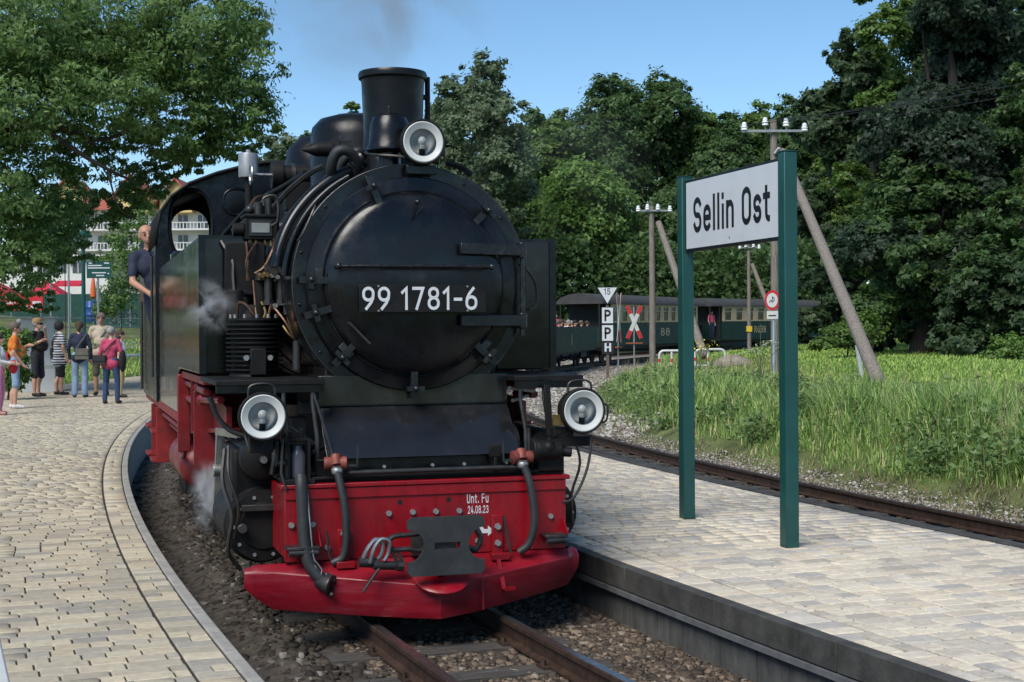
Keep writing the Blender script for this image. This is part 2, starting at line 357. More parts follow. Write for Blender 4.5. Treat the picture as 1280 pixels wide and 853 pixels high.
# rails and sleepers
def track(name, rc, Y0, Y1, head, sl0, sl1):
    root = bpy.data.objects.new(name, None); COL.objects.link(root); root['kind'] = 'structure'
    prof = [(-.05, -.128), (.05, -.128), (.05, -.116), (.012, -.105), (.012, -.035), (.03, -.028), (.03, -.004), (.026, 0), (-.026, 0), (-.03, -.004), (-.03, -.028), (-.012, -.035), (-.012, -.105), (-.05, -.116)]
    p0 = math.asin((Y0 - CCY) / rc); p1 = math.asin((Y1 - CCY) / rc); n = int((p1 - p0) * rc / .7)
    for s in (-1, 1):
        mb = MB(); hd = MB(); k = len(prof)
        for i in range(n + 1):
            ph = p0 + (p1 - p0) * i / n
            for (a, z) in prof:
                x, y = polp(rc + s * .395 + a, ph); mb.v.append((x, y, z + float(zt(y))))
            for a in (-.0245, .0245):
                x, y = polp(rc + s * .395 + a, ph); hd.v.append((x, y, .0015 + float(zt(y))))
        for i in range(n):
            for j in range(k): mb.f.append((i * k + j, i * k + (j + 1) % k, (i + 1) * k + (j + 1) % k, (i + 1) * k + j))
            hd.f.append((2 * i, 2 * i + 1, 2 * i + 3, 2 * i + 2))
        mb.f.append(tuple(range(k))); ro = mb.build('rail', m_rail, root, smooth=30)
        me = bpy.data.meshes.new('rail_head'); me.from_pydata(hd.v, [], hd.f); link('rail_head', me, head, ro)
    sm = MB().box(-.72, .72, -.1, .1, -.26, -.128).mesh('sleeper', 0); sm.materials.append(m_wood)
    pl = MB(); [pl.box(s * .395 - .09, s * .395 + .09, -.06, .06, -.128, -.112) for s in (-1, 1)]
    [pl.cyl((s * .395 + q * .07, 0, -.112), (s * .395 + q * .07, 0, -.085), .016, n=6) for s in (-1, 1) for q in (-1, 1)]
    pm = pl.mesh('rail_clip', 0); pm.materials.append(m_rail)
    Y = sl0
    while Y < sl1:
        ph = math.asin((Y - CCY) / rc); x, y = polp(rc, ph)
        so = link('sleeper', sm, None, root, loc=(x, y, float(zt(y)) + rnd.uniform(-.004, .003)), rot=(0, 0, -ph + rnd.uniform(-.02, .02)))
        link('rail_clip', pm, None, so)
        Y += .66 * math.cos(ph)
    return root
track('railway_track', R_MAIN, 3, 108, m_railhead, 5.4, 12.0)
track('railway_track', R_SIDE, 5, 108, m_railhead_b, 9.0, 40)

# ---- ballast stones (uncountable)
def stones(name, n, fn, s0, s1, m, **kw):
    base = np.array([(-1, -1, -1), (1, -1, -1), (1, 1, -1), (-1, 1, -1), (-1, -1, 1), (1, -1, 1), (1, 1, 1), (-1, 1, 1)], float)
    fc = np.array([(4, 5, 6, 7), (0, 1, 5, 4), (1, 2, 6, 5), (2, 3, 7, 6), (3, 0, 4, 7)])
    x, y, z = fn(n); n = len(x); sz = rng.uniform(s0, s1, n) * rng.choice([.6, 1, 1, 1.25], n)
    v = base[None] * rng.uniform(.45, 1.0, (n, 8, 3)) * (sz[:, None, None] * rng.uniform(.55, 1.15, (n, 1, 3)) * np.array([1.15, 1., .62]))
    a, b = rng.uniform(0, 6.28, n), rng.uniform(-.6, .6, n)
    ca, sa, cb, sb = np.cos(a)[:, None], np.sin(a)[:, None], np.cos(b)[:, None], np.sin(b)[:, None]
    X, Y, Z = v[..., 0], v[..., 1], v[..., 2]; Y, Z = Y * cb - Z * sb, Y * sb + Z * cb; X, Y = X * ca - Y * sa, X * sa + Y * ca
    v = np.stack([X + x[:, None], Y + y[:, None], Z + z[:, None]], -1).reshape(-1, 3)
    f = (fc[None] + (np.arange(n) * 8)[:, None, None]).reshape(-1, 4)
    o = rawmesh(name, v, f, m, kind='stuff', **kw); return o
def polregion(r0, r1, Y0, Y1, zf, power=2.0):
    def fn(n):
        u_ = rng.uniform(0, 1, n); y = Y0 * (Y1 / Y0) ** u_ if power == 2 else Y0 + (Y1 - Y0) * u_
        r = rng.uniform(r0, r1, n); x = pol(r, y); return x, y, zf(x, y)
    return fn
m_st1 = islandmat('ballast_stone', [(0, (0.0446, 0.0346, 0.0264)), (.4, (0.0842, 0.0634, 0.0471)), (.75, (0.1386, 0.1037, 0.0754)), (.93, (0.2079, 0.1585, 0.1132)), (1, (0.2574, 0.2209, 0.1792))], rough=.85, fine=.25, bmp=.3)
m_st2 = islandmat('pale_stone', [(0, (.12, .105, .085)), (.5, (.26, .235, .2)), (1, (.5, .48, .45))], rough=.85, fine=.2)
m_st3 = islandmat('sooty_stone', [(0, (.02, .017, .014)), (.6, (.045, .036, .028)), (.92, (.08, .064, .05)), (1, (.2, .19, .17))], rough=.85, fine=.2)
zb = lambda x, y: zt(y) - .15
tag(stones('ballast', 14000, polregion(98.72, 100.5, 5.2, 11.5, zb), .010, .027, m_st1), 'brown crushed stone ballast between the platforms', 'ballast')
tag(stones('ballast', 7000, polregion(100.3, 101.38, 5.0, 30, lambda x, y: -.155 - .12 * ss(100.7, 101.2, rad(x, y)) + .0), .012, .034, m_st3), 'dark sooty ballast along the curved platform kerb', 'ballast')
tag(stones('ballast', 5000, polregion(93.4, 95.7, 10, 34, zb), .016, .04, m_st3), 'dark ballast in the side track', 'ballast')
tag(stones('gravel', 7000, polregion(90.6, 93.55, 26, 70, lambda x, y: np.maximum(ground(x, y), zt(y) - .15)), .03, .07, m_st2), 'pale loose gravel beside the side track', 'gravel')
tag(stones('gravel', 4500, polregion(93.0, 98.5, 30, 85, lambda x, y: zt(y) - .15), .03, .065, m_st2), 'pale gravel between the far rails', 'gravel')
tag(stones('gravel', 5000, polregion(92.8, 93.7, 11.5, 30, lambda x, y: np.maximum(ground(x, y), -.15)), .008, .019, m_st2), 'thin gravel along the grass verge', 'gravel')

# ---- platforms
PAVE = [(0, (0.3296, 0.2892, 0.2235)), (.15, (0.4187, 0.3657, 0.2766)), (.35, (0.4989, 0.4337, 0.3220)), (.55, (0.5523, 0.4763, 0.3448)), (.7, (0.4632, 0.3870, 0.2728)), (.8, (0.3831, 0.3444, 0.2804)), (.9, (0.3207, 0.2934, 0.2463)), (1, (0.5702, 0.5061, 0.3865))]
m_pav_o = islandmat('paver_stone', PAVE, 'object', rough=.82, fine=.16, fscale=22, bmp=.25, bscale=90, big=(.35, (.84, .84, .83), .8))
m_pav_i = islandmat('paver_stone_far', PAVE, 'island', rough=.82, fine=.16, fscale=22, bmp=.25, bscale=90, big=(.35, (.84, .84, .83), .8))
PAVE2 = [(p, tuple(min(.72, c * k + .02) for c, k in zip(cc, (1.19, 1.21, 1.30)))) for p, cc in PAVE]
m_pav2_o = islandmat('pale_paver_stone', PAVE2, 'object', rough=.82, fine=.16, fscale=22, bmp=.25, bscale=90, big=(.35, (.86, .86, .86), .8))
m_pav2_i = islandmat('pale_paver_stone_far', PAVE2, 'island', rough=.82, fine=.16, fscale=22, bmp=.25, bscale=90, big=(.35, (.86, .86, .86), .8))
paver_me = bpy.data.meshes.new('paver')
paver_me.from_pydata([(-.5, -.5, -.5), (.5, -.5, -.5), (.5, .5, -.5), (-.5, .5, -.5), (-.5, -.5, .38), (.5, -.5, .38), (.5, .5, .38), (-.5, .5, .38), (-.47, -.45, .5), (.47, -.45, .5), (.47, .45, .5), (-.47, .45, .5)], [],
    [(0, 1, 5, 4), (1, 2, 6, 5), (2, 3, 7, 6), (3, 0, 4, 7), (4, 5, 9, 8), (5, 6, 10, 9), (6, 7, 11, 10), (7, 4, 8, 11), (8, 9, 10, 11)]); paver_me.materials.append(m_pav_o)
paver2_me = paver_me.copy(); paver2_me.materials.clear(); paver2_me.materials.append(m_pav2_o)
PVb = np.array([v.co[:] for v in paver_me.vertices]); PFb = np.array([list(p.vertices) for p in paver_me.polygons])
def pave(parent, bands, Y0, Y1, keep, zf, big_cut=300, g=.0115, gr=.0085, mo=None, mi=None):
    "bands: (r0, r1, row depth, length range). Rows run across the platform."
    L = []
    for (r0, r1, row, lens) in bands:
        rm = .5 * (r0 + r1); p = math.asin((Y0 - CCY) / rm); p1 = math.asin((Y1 - CCY) / rm)
        while p < p1:
            dp = row * rnd.choice((.92, 1, 1.08)) / rm; r = r0 if (lens is None or r1 - r0 < .3) else r0 - rnd.uniform(0, .12)
            while r < r1 - .02:
                ln = (r1 - r0) / 2 if lens is None else rnd.choice(lens) * rnd.uniform(.95, 1.05)
                a, b = max(r, r0), min(r + ln, r1)
                if r1 - b < .05: b = r1
                if b - a > .03: L.append((.5 * (a + b), p + dp / 2, b - a, dp * rm))
                r = b if b == r1 else r + ln
            p += dp
    A = np.array(L); x, y = polp(A[:, 0], A[:, 1]); z = zf(y) + rng.normal(0, .0007, len(A))
    px = CXP + FPX * x / y; ok = (px > -260) & (px < 1560) & keep(x, y)
    A, x, y, z = A[ok], x[ok], y[ok], z[ok]
    inview = (px[ok] > 6) & (px[ok] < 1274) & (y > 6.25)
    order = np.argsort(np.where(inview, y, y + 1000)); near, far = order[:big_cut], order[big_cut:]
    tilt = rng.normal(0, .002, (len(A), 2))
    for i in near:
        link('paver', mo or paver_me, None, parent, loc=(x[i], y[i], z[i] - .03), rot=(tilt[i, 0], tilt[i, 1], -A[i, 1]), scale=(A[i, 2] - g, A[i, 3] - gr, .06))
    n = len(far); sc = np.stack([A[far, 2] - g, A[far, 3] - gr, np.full(n, .06)], 1); v = PVb[None] * sc[:, None, :]
    ca, sa = np.cos(-A[far, 1])[:, None], np.sin(-A[far, 1])[:, None]; X = v[..., 0] * ca - v[..., 1] * sa; Yv = v[..., 0] * sa + v[..., 1] * ca
    Z = v[..., 2] + X * tilt[far, 1][:, None] * .6 + Yv * tilt[far, 0][:, None] * .6
    v = np.stack([X + x[far][:, None], Yv + y[far][:, None], Z + (z[far] - .03)[:, None]], -1).reshape(-1, 3)
    rawmesh('paving', v, (PFb[None] + (np.arange(n) * 12)[:, None, None]).reshape(-1, 4), mi or m_pav_i, parent, kind='stuff')
LEN = (.11, .14, .17, .17, .21, .25)
plat = bpy.data.objects.new('platform', None); COL.objects.link(plat); plat['kind'] = 'structure'
arcsheet('joint_bed', 101.46, 106.9, 3, 62, lambda x, y: zp(y) - .010, m_joint, nr=6, parent=plat)
pave(plat, [(101.472, 101.66, .13, (.188, .188, .094)), (101.668, 106.9, .13, LEN)], 4.6, 60, lambda x, y: x < 20, zp, g=.0085, gr=.006)
isl = bpy.data.objects.new('island_platform', None); COL.objects.link(isl); isl['kind'] = 'structure'
def isl_keep(x, y):
    r = rad(x, y); return (y < 24) & (r > 95.85 + .0 * y)
arcsheet('joint_bed', 95.8, 98.645, 3, 24, lambda x, y: x * 0 + .203, m_joint, nr=3, parent=isl)
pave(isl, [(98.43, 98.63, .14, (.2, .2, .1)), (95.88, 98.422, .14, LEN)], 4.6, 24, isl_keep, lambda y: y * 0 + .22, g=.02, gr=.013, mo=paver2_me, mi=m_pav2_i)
# kerbs
def arcbox(mb, r0, r1, pa, pb, z0, z1, n=3, zf=None, gap=.004):
    rm = .5 * (r0 + r1); pa += gap / rm; pb -= gap / rm; o = len(mb.v)
    for i in range(n + 1):
        ph = pa + (pb - pa) * i / n
        for (r, zz) in ((r0, z0), (r1, z0), (r1, z1), (r0, z1)):
            x, y = polp(r, ph); mb.v.append((x, y, zz + (float(zf(y)) - .22 if zf else 0)))
    for i in range(n):
        for j in range(4): a = o + i * 4 + j; b = o + i * 4 + (j + 1) % 4; mb.f.append((a, b, b + 4, a + 4))
    mb.f += [(o, o + 3, o + 2, o + 1), (o + n * 4, o + n * 4 + 1, o + n * 4 + 2, o + n * 4 + 3)]
Y = 4.0; ph = math.asin((Y - CCY) / 101.45)
while ph < math.asin((60 - CCY) / 101.45):
    mb = MB(); arcbox(mb, 101.40, 101.465, ph, ph + 1.0 / 101.45, -.3, .222, zf=zp); mb.build('kerbstone', m_conc, plat, bevel=.008, smooth=30); ph += 1.0 / 101.45
ph = math.asin((3.6 - CCY) / 98.7)
while ph < math.asin((24 - CCY) / 98.7):
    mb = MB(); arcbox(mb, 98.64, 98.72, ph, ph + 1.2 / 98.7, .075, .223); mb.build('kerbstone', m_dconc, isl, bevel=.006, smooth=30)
    mb = MB(); arcbox(mb, 98.60, 98.735, ph, ph + 1.2 / 98.7, .04, .07, gap=.0); mb.build('edge_strip', m_strip, isl, smooth=30)
    for k in range(3):
        mb = MB(); arcbox(mb, 98.5, 98.685 + rnd.uniform(-.006, .006), ph + k * .4 / 98.7, ph + (k + 1) * .4 / 98.7, -.4, .036, n=1); mb.build('wall_panel', m_panel, isl, smooth=0)
    ph += 1.2 / 98.7
ph = math.asin((5 - CCY) / 95.8)
while ph < math.asin((24 - CCY) / 95.8):
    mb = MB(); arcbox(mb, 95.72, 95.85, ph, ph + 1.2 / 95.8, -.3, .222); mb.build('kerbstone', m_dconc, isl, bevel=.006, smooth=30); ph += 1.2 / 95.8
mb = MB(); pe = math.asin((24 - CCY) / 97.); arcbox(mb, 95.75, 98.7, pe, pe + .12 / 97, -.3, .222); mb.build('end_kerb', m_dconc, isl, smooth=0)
# ================================================================ the locomotive (local x across, y back from the buffer beam, z above rail)
m_blk = mat('black_paint', (.0042, .0046, .0055), .25, spec=.38, var=.35, scale=4, rvar=.13, wear=.25, wearcol=(.025, .024, .024), wscale=5, bmp=.05, bscale=30)
m_blkg = mat('glossy_black_paint', (.0038, .0042, .005), .13, spec=.42, var=.3, scale=3, rvar=.05, bmp=.04, bscale=6)
m_blkm = mat('sooty_black', (.008, .0078, .0075), .58, var=.4, scale=7, rvar=.12, spec=.25, wear=.4, wearcol=(.03, .027, .024), bmp=.12)
m_door = mat('smokebox_black', (.0042, .0046, .006), .27, spec=.42, var=.35, scale=2.2, rvar=.2, wear=.6, wearcol=(.026, .022, .020), wscale=3, bmp=.05, bscale=14)
m_red = mat('signal_red_paint', (.235, .0028, .009), .36, var=.22, scale=3.5, rvar=.12, wear=.8, wearcol=(.075, .010, .012), wscale=5, stretch=(2.2, 2.2, .8), bmp=.05, bscale=25)
m_plough = mat('scuffed_red_paint', (.21, .005, .014), .42, var=.22, scale=3, rvar=.12, wear=.6, wearcol=(.30, .06, .085), wscale=2.2, stretch=(.8, 1.3, 6), bmp=.08, bscale=30)
m_redd = mat('dull_red_frame', (.20, .010, .011), .55, var=.4, scale=5, wear=.6, wearcol=(.05, .02, .018), wscale=6, bmp=.1)
m_redf = mat('grimy_frame_red', (.15, .006, .009), .45, var=.35, scale=4, rvar=.12, wear=.5, wearcol=(.05, .012, .012), wscale=5, bmp=.06)
m_steel = mat('bright_steel', (.42, .41, .40), .35, .9, var=.25, scale=12, wear=.4, wearcol=(.15, .13, .12))
m_dsteel = mat('dark_oiled_steel', (.055, .053, .052), .42, .6, var=.35, scale=12, rvar=.12)
m_bolt = mat('zinc_bolt', (.30, .30, .295), .45, .6, var=.3, scale=20)
m_plate = mat('coupler_plate_grey', (.030, .032, .034), .55, .1, var=.25, scale=6, rvar=.1, wear=.35, wearcol=(.10, .10, .10))
m_rub = mat('rubber_hose', (.022, .023, .025), .55, var=.3, scale=10, wear=.3, wearcol=(.06, .06, .06))
m_brass = mat('tarnished_brass', (.24, .17, .065), .45, .7, var=.3, scale=20)
m_copper = mat('copper_pipe', (.11, .062, .04), .45, .7, var=.4, scale=16)
m_rust = mat('rusty_red_casting', (.20, .045, .032), .6, .1, var=.35, scale=20)
m_enam = mat('white_enamel', (.58, .59, .57), .4, var=.06, scale=10)
m_num = mat('number_white', (.62, .64, .66), .45, var=.08, scale=15)
m_hole = mat('unlit_interior', (.004, .004, .004), .8, var=.1)
m_refl = mat('lamp_reflector', (.42, .43, .42), .5, 0, var=.12, scale=16)
m_bulb = mat('frosted_bulb', (.55, .56, .54), .25, var=.04)
m_silver = mat('silver_lagging', (.33, .33, .34), .45, .5, var=.2, scale=9)
m_glass, _t, _b = nodemat('lamp_glass')
_g = N(_t, 'BsdfGlossy'); _g.inputs['Roughness'].default_value = .03; _tr = N(_t, 'BsdfTransparent'); _fr = N(_t, 'Fresnel'); _fr.inputs[0].default_value = 1.25; _mx = N(_t, 'MixShader')
_t.links.new(_fr.outputs[0], _mx.inputs[0]); _t.links.new(_tr.outputs[0], _mx.inputs[1]); _t.links.new(_g.outputs[0], _mx.inputs[2]); _t.links.new(_mx.outputs[0], _t.nodes['Material Output'].inputs[0])

m_fit = mat('worn_black_fittings', (.010, .0105, .012), .32, .2, spec=.6, var=.4, scale=14, rvar=.12, wear=.7, wearcol=(.075, .075, .078), wscale=16, bmp=.08)
m_blks = mat('satin_black_sheet', (.0042, .0046, .0056), .36, spec=.3, var=.35, scale=3, rvar=.14, bmp=.05, bscale=12)
LR = R_(16.8)
loco = thing('steam_locomotive', 'large black steam locomotive with red buffer beam numbered 99 1781-6', 'locomotive', (-.505, 8.759, 0), LR)
def part(name, mb, m, bevel=0, parent=None, smooth=40): return mb.build(name, m, parent or loco, bevel, smooth)
bolt_me = MB().cyl((0, 0, 0), (0, -.018, 0), .019, .017, n=6).mesh('bolt', 30); bolt_me.materials.append(m_bolt)
rivet_me = MB().lathe([(.012, 0), (.011, .004), (.007, .008), (0, .009)], (0, 0, 0), (0, -1, 0), 8).mesh('rivet', 60); rivet_me.materials.append(m_blk)
def bolt(x, y, z, parent, s=1): return link('bolt', bolt_me, None, parent, loc=(x, y, z), rot=(0, rnd.uniform(0, 1), 0), scale=(s, s, s))
def holed_plate(outer, holes, fn, thick, name, m, parent=None):
    bm = bmesh.new()
    def loop(pts):
        vs_ = [bm.verts.new(fn(a, b)) for a, b in pts]
        for i in range(len(vs_)): bm.edges.new((vs_[i], vs_[(i + 1) % len(vs_)]))
    loop(outer); [loop(hh) for hh in holes]
    bmesh.ops.triangle_fill(bm, edges=bm.edges[:], use_beauty=True, use_dissolve=False)
    me = bpy.data.meshes.new(name); bm.to_mesh(me); bm.free()
    o = link(name, me, m, parent or loco); s = o.modifiers.new('thickness', 'SOLIDIFY'); s.thickness = thick; s.offset = 0; return o
def oval(cx, cz, rx, rz, n=28, e=2.4):
    o = []
    for i in range(n):
        a = 2 * math.pi * i / n; c, s = math.cos(a), math.sin(a); o.append((cx + rx * math.copysign(abs(c) ** (2 / e), c), cz + rz * math.copysign(abs(s) ** (2 / e), s)))
    return o
# ---- buffer beam
beam = part('buffer_beam', MB().box(-.868, .868, 0, .05, .372, .80), m_red, .006)
part('top_flange', MB().box(-.892, .892, -.018, .14, .8015, .828), m_red, .005, beam)
part('upper_angle', MB().box(-.866, .866, -.010, -.0005, .738, .8), m_red, .003, beam)
for s in (-1, 1): part('end_plate', MB().box(s * .84, s * .866, .0505, .62, .39, .80), m_red, .004, beam)
part('front_deck', MB().box(-.868, .868, .06, .75, .8285, .846), m_blkm, .003)
for (x, z) in [(-.249, .635), (-.103, .637), (.04, .635), (.185, .633), (-.705, .591), (.766, .576), (-.62, .45), (.30, .445), (-.83, .59), (-.78, .46)]: bolt(x, 0, z, beam)
for (x, z) in [(-.18, .699), (.121, .704)]: part('bolt_hole', MB().cyl((x, -.0015, z), (x, .01, z), .016, n=12), m_hole, 0, beam)
for x in (-.525, .42):
    b = part('bracket', MB().box(x - .035, x + .035, -.022, -.0005, .36, .60 if x > 0 else .555), m_red, .004)
    bolt(x, -.022, .53, b, 1.15); bolt(x, -.022, .43, b, 1.1)
    part('foot', MB().box(x - .055, x + .055, -.10, -.024, .335, .375), m_red, .004, b)
for (x0, x1) in ((-.87, -.66), (.70, .86)):   # shunter's steps
    st = part('shunter_step', MB().box(x0, x1 - .02, -.12, -.0005, .455, .475), m_dsteel, .004)
    part('step_lip', MB().prism([(-.12, .475), (0, .475), (0, .56), (-.03, .55), (-.09, .50)], lambda a, b, d: (d, a, b), x1 - .019, x1 - .012), m_red, 0, st)
    part('step_tube', MB().cyl((x0 + .01, -.1, .44), (x1 - .03, -.1, .44), .022, n=12), m_dsteel, 0, st)
lt = letters('inspection_lettering', 'Unt. Fu', m_num, beam, (.235, 0, .675), .058, .135, sw=.13)
letters('inspection_date', '24.08.23', m_num, beam, (.24, 0, .612), .048, .13, sw=.15)
ar = MB().prism([(.296, .592), (.318, .592), (.318, .552), (.296, .552)], lambda a, b, d: (a, d, b), -.0025, -.0015)
ar.prism([(.30, .55), (.318, .55), (.345, .51), (.345, .49), (.33, .49)], lambda a, b, d: (a, d, b), -.0025, -.0015)
ar.prism([(.335, .515), (.365, .515), (.365, .535), (.405, .503), (.365, .472), (.365, .49), (.335, .49)], lambda a, b, d: (a, d, b), -.0035, -.0026)
part('white_arrow', ar, m_num, 0, beam, smooth=0)
part('upright_rod', MB().tube([(-.63, -.05, .55), (-.62, -.06, .42), (-.60, -.07, .37)], .008, 6), m_dsteel); part('upright_rod', MB().tube([(.455, -.05, .60), (.47, -.06, .47), (.49, -.07, .37)], .008, 6), m_dsteel)
# ---- snow plough
def plough():
    xs = [-1.10, -1.03, -.94, -.7, -.45, -.2, -.02, .2, .45, .7, .88, .93, .965]
    mb = MB(); rows = []
    for x in xs:
        k = min(1, abs(x + .02) / .98); top = (x, .0 + .06 * (abs(x) > .9), .372 - .01 * (abs(x) > .9)); mid = (x, -.33 + .34 * k, .24 + .085 * k); bot = (x, -.35 + .40 * k, .052 + (.05 if x < 0 else .10) * k ** 1.5)
        if x < -1.0: top = (x, .07, .36); bot = (x, .06, .225 if x < -1.05 else .16); mid = (x, .05, .31)
        if x < -1.05: top = (x, .08, .335)
        if x > .9: bot = (x, .04, .19 if x < .95 else .25); mid = (x, .03, .32); top = (x, .07, .375)
        if x > .95: top = (x, .08, .355)
        rows += [top, mid, bot]
    n = len(xs); mb.v = rows; mb.f = [(3 * i + j, 3 * i + 3 + j, 3 * i + 4 + j, 3 * i + 1 + j) for i in range(n - 1) for j in range(2)]
    o = part('snow_plough', mb, m_plough, smooth=18); s = o.modifiers.new('thickness', 'SOLIDIFY'); s.thickness = .012; s.offset = -1
    b = o.modifiers.new('bevel', 'BEVEL'); b.width = .004; b.segments = 1; b.limit_method = 'ANGLE'
    return o
pl = plough()
hb = MB(); hb.lathe([(.16, 0), (.165, .018), (.15, .03), (.02, .032)], (.0, -.26, .265), (0, -.42, .9), 20); part('coupler_recess', hb, m_red, 0, pl)
part('stay_rib', MB().bar((.40, -.10, .335), (.40, -.22, .175), .025, .03).bar((.40, -.222, .182), (.47, -.21, .185), .025, .02), m_red, 0, pl)
part('seam', MB().bar((.262, -.255, .29), (.262, -.255, .075), .006, .012), m_plough, 0, pl)
# ---- central coupler
W_, RN = .228, .096
def cp(sgn): return [(sgn * W_, .585)] + [(sgn * (W_ - RN * math.sin(R_(a)) * 1.0), .49 + RN * math.cos(R_(a))) for a in range(15, 180, 15)] + [(sgn * W_, .395)]
rs = cp(1); top_p = [(x, z) for x, z in rs if z > .506]; bot_p = [(x, z) for x, z in rs if z < .464]
cxp = .005
poly_t = [(cxp - .205, .652), (cxp + .205, .652), (cxp + W_, .63)] + [(cxp + x, z) for x, z in top_p] + [(cxp + .133, .505), (cxp - .133, .505)] + [(cxp - x, z) for x, z in top_p[::-1]] + [(cxp - W_, .63)]
poly_b = [(cxp + .133, .465)] + [(cxp + x, z) for x, z in bot_p] + [(cxp + W_, .335), (cxp + .205, .315), (cxp - .205, .315), (cxp - W_, .335)] + [(cxp - x, z) for x, z in bot_p[::-1]] + [(cxp - .133, .465)]
yz = lambda a, b, d: (a, d, b)
cpm = MB().prism(poly_t, yz, -.40, -.37).prism(poly_b, yz, -.40, -.37).prism([(cxp - .133, .465), (cxp - .07, .465), (cxp - .07, .505), (cxp - .133, .505)], yz, -.40, -.37).prism([(cxp + .08, .465), (cxp + .133, .465), (cxp + .133, .505), (cxp + .08, .505)], yz, -.40, -.37)
cpl = part('buffer_plate', cpm, m_plate, smooth=30)
part('buffer_shank', MB().cyl((0, -.37, .485), (0, 0, .485), .07, n=16).box(-.12, .12, -.06, -.0, .38, .58), m_dsteel, .004, cpl)
def link_loop(x0, x1, z0, z1, y, r, tilt=0):
    pts = [(x1 - .03, y, z1 + tilt), (x1, y, (z0 + z1) / 2 + tilt), (x1 - .03, y, z0 + tilt), ((x0 + x1) / 2, y, z0 + .012), (x0 + .03, y, z0 + .012), (x0, y, (z0 + z1) / 2), (x0 + .03, y, z1 - .012), ((x0 + x1) / 2, y, z1 - .006)]
    P = smoothpath(pts + [pts[0]], 4)[:-1]; return MB().tube(P, r, 8, closed=True)
cg = part('screw_coupling', link_loop(-.31, -.08, .445, .545, -.27, .016), m_dsteel)
part('coupling_link', link_loop(.12, .25, .43, .56, -.25, .018), m_dsteel, 0, cg)
part('shackle', MB().tube(smoothpath([(-.46, -.26, .40), (-.43, -.27, .47), (-.385, -.27, .52), (-.345, -.27, .50), (-.35, -.27, .44), (-.375, -.26, .40)], 4), .014, 8), m_steel, 0, cg)
part('shackle', MB().tube(smoothpath([(-.42, -.29, .39), (-.40, -.30, .47), (-.36, -.30, .525), (-.31, -.30, .51), (-.315, -.29, .44), (-.34, -.29, .40)], 4), .012, 8), m_steel, 0, cg)
part('coupling_nut', MB().cyl((-.48, -.26, .395), (-.37, -.26, .385), .03, n=10).cyl((-.40, -.28, .375), (-.27, -.27, .365), .026, n=10).cyl((-.26, -.27, .365), (-.22, -.27, .36), .032, n=8), m_dsteel, 0, cg)
part('coupling_hanger', MB().bar((-.30, -.27, .47), (-.25, -.27, .37), .024, .02).bar((-.26, -.27, .46), (-.22, -.27, .37), .02, .02), m_dsteel, 0, cg)
part('coupling_handle', MB().cyl((-.36, -.29, .37), (-.47, -.31, .23), .009, n=6), m_dsteel, 0, cg)
# ---- hoses on the beam
def hose(pts, r, m, y=-.06): return part('brake_hose', MB().tube(smoothpath([(x, yy, z) for x, yy, z in pts], 5), r, 12), m)
h1 = hose([(-.776, -.02, .875), (-.777, -.05, .82), (-.772, -.065, .66), (-.765, -.08, .50), (-.74, -.10, .37), (-.67, -.12, .275)], .036, m_rub)
gl = MB().lathe([(.045, -.04), (.05, 0), (.06, .015), (.06, .045), (.035, .05), (.032, .02), (0, .01)], (-.655, -.125, .262), (.75, -.62, -.22), 16)
for k in range(4): a = k * math.pi / 2 + .4; gl.ell((-.635 + .045 * math.cos(a) * .6, -.15 + .02 * math.sin(a), .255 + .06 * math.sin(a)), .016, 8, 6)
part('hose_coupling', gl, m_dsteel, 0, h1)
part('hose_chain', MB().tube(smoothpath([(-.745, -.04, .85), (-.735, -.10, .6), (-.72, -.12, .42), (-.70, -.13, .38), (-.675, -.14, .34), (-.69, -.14, .31), (-.715, -.13, .37)], 4), .004, 5), m_bolt, 0, h1)
h2 = hose([(-.563, -.04, .90), (-.545, -.065, .80), (-.525, -.08, .66), (-.522, -.08, .50), (-.54, -.075, .40), (-.60, -.06, .365)], .024, m_rub)
h3 = hose([(.585, -.04, .90), (.612, -.065, .80), (.632, -.085, .65), (.63, -.09, .52), (.60, -.08, .42), (.545, -.06, .372)], .024, m_rub)
for (hh, x, s) in ((h2, -.563, 1), (h3, .582, -1)):
    part('hose_collar', MB().lathe([(.03, 0), (.034, .01), (.034, .028), (.028, .035), (.03, .045)], (x, -.03, .885), (0, 0, 1), 14), m_bolt, 0, hh)
    part('brake_valve', MB().lathe([(.0, -.07), (.036, -.07), (.04, -.05), (.03, -.02), (.032, .02), (.042, .04), (.042, .06), (0, .065)], (x, .0, .945), (s, -.1, 0), 14).cyl((x, -.02, .93), (x, .02, .985), .032, n=12), m_rust, 0, hh)
    part('valve_lever', MB().bar((x + s * .12, -.02, .92), (x + s * .125, -.02, 1.05), .012, .01).bar((x + s * .02, -.02, .935), (x + s * .12, -.02, .93), .012, .014), m_dsteel, 0, hh)
part('drain_rod', MB().cyl((-.49, .0, .886), (.56, .0, .886), .015, n=10), m_dsteel)
part('lever_box', MB().box(.39, .46, .02, .06, .95, 1.02).box(.415, .435, .02, .05, .85, .95), m_blkm, .004)
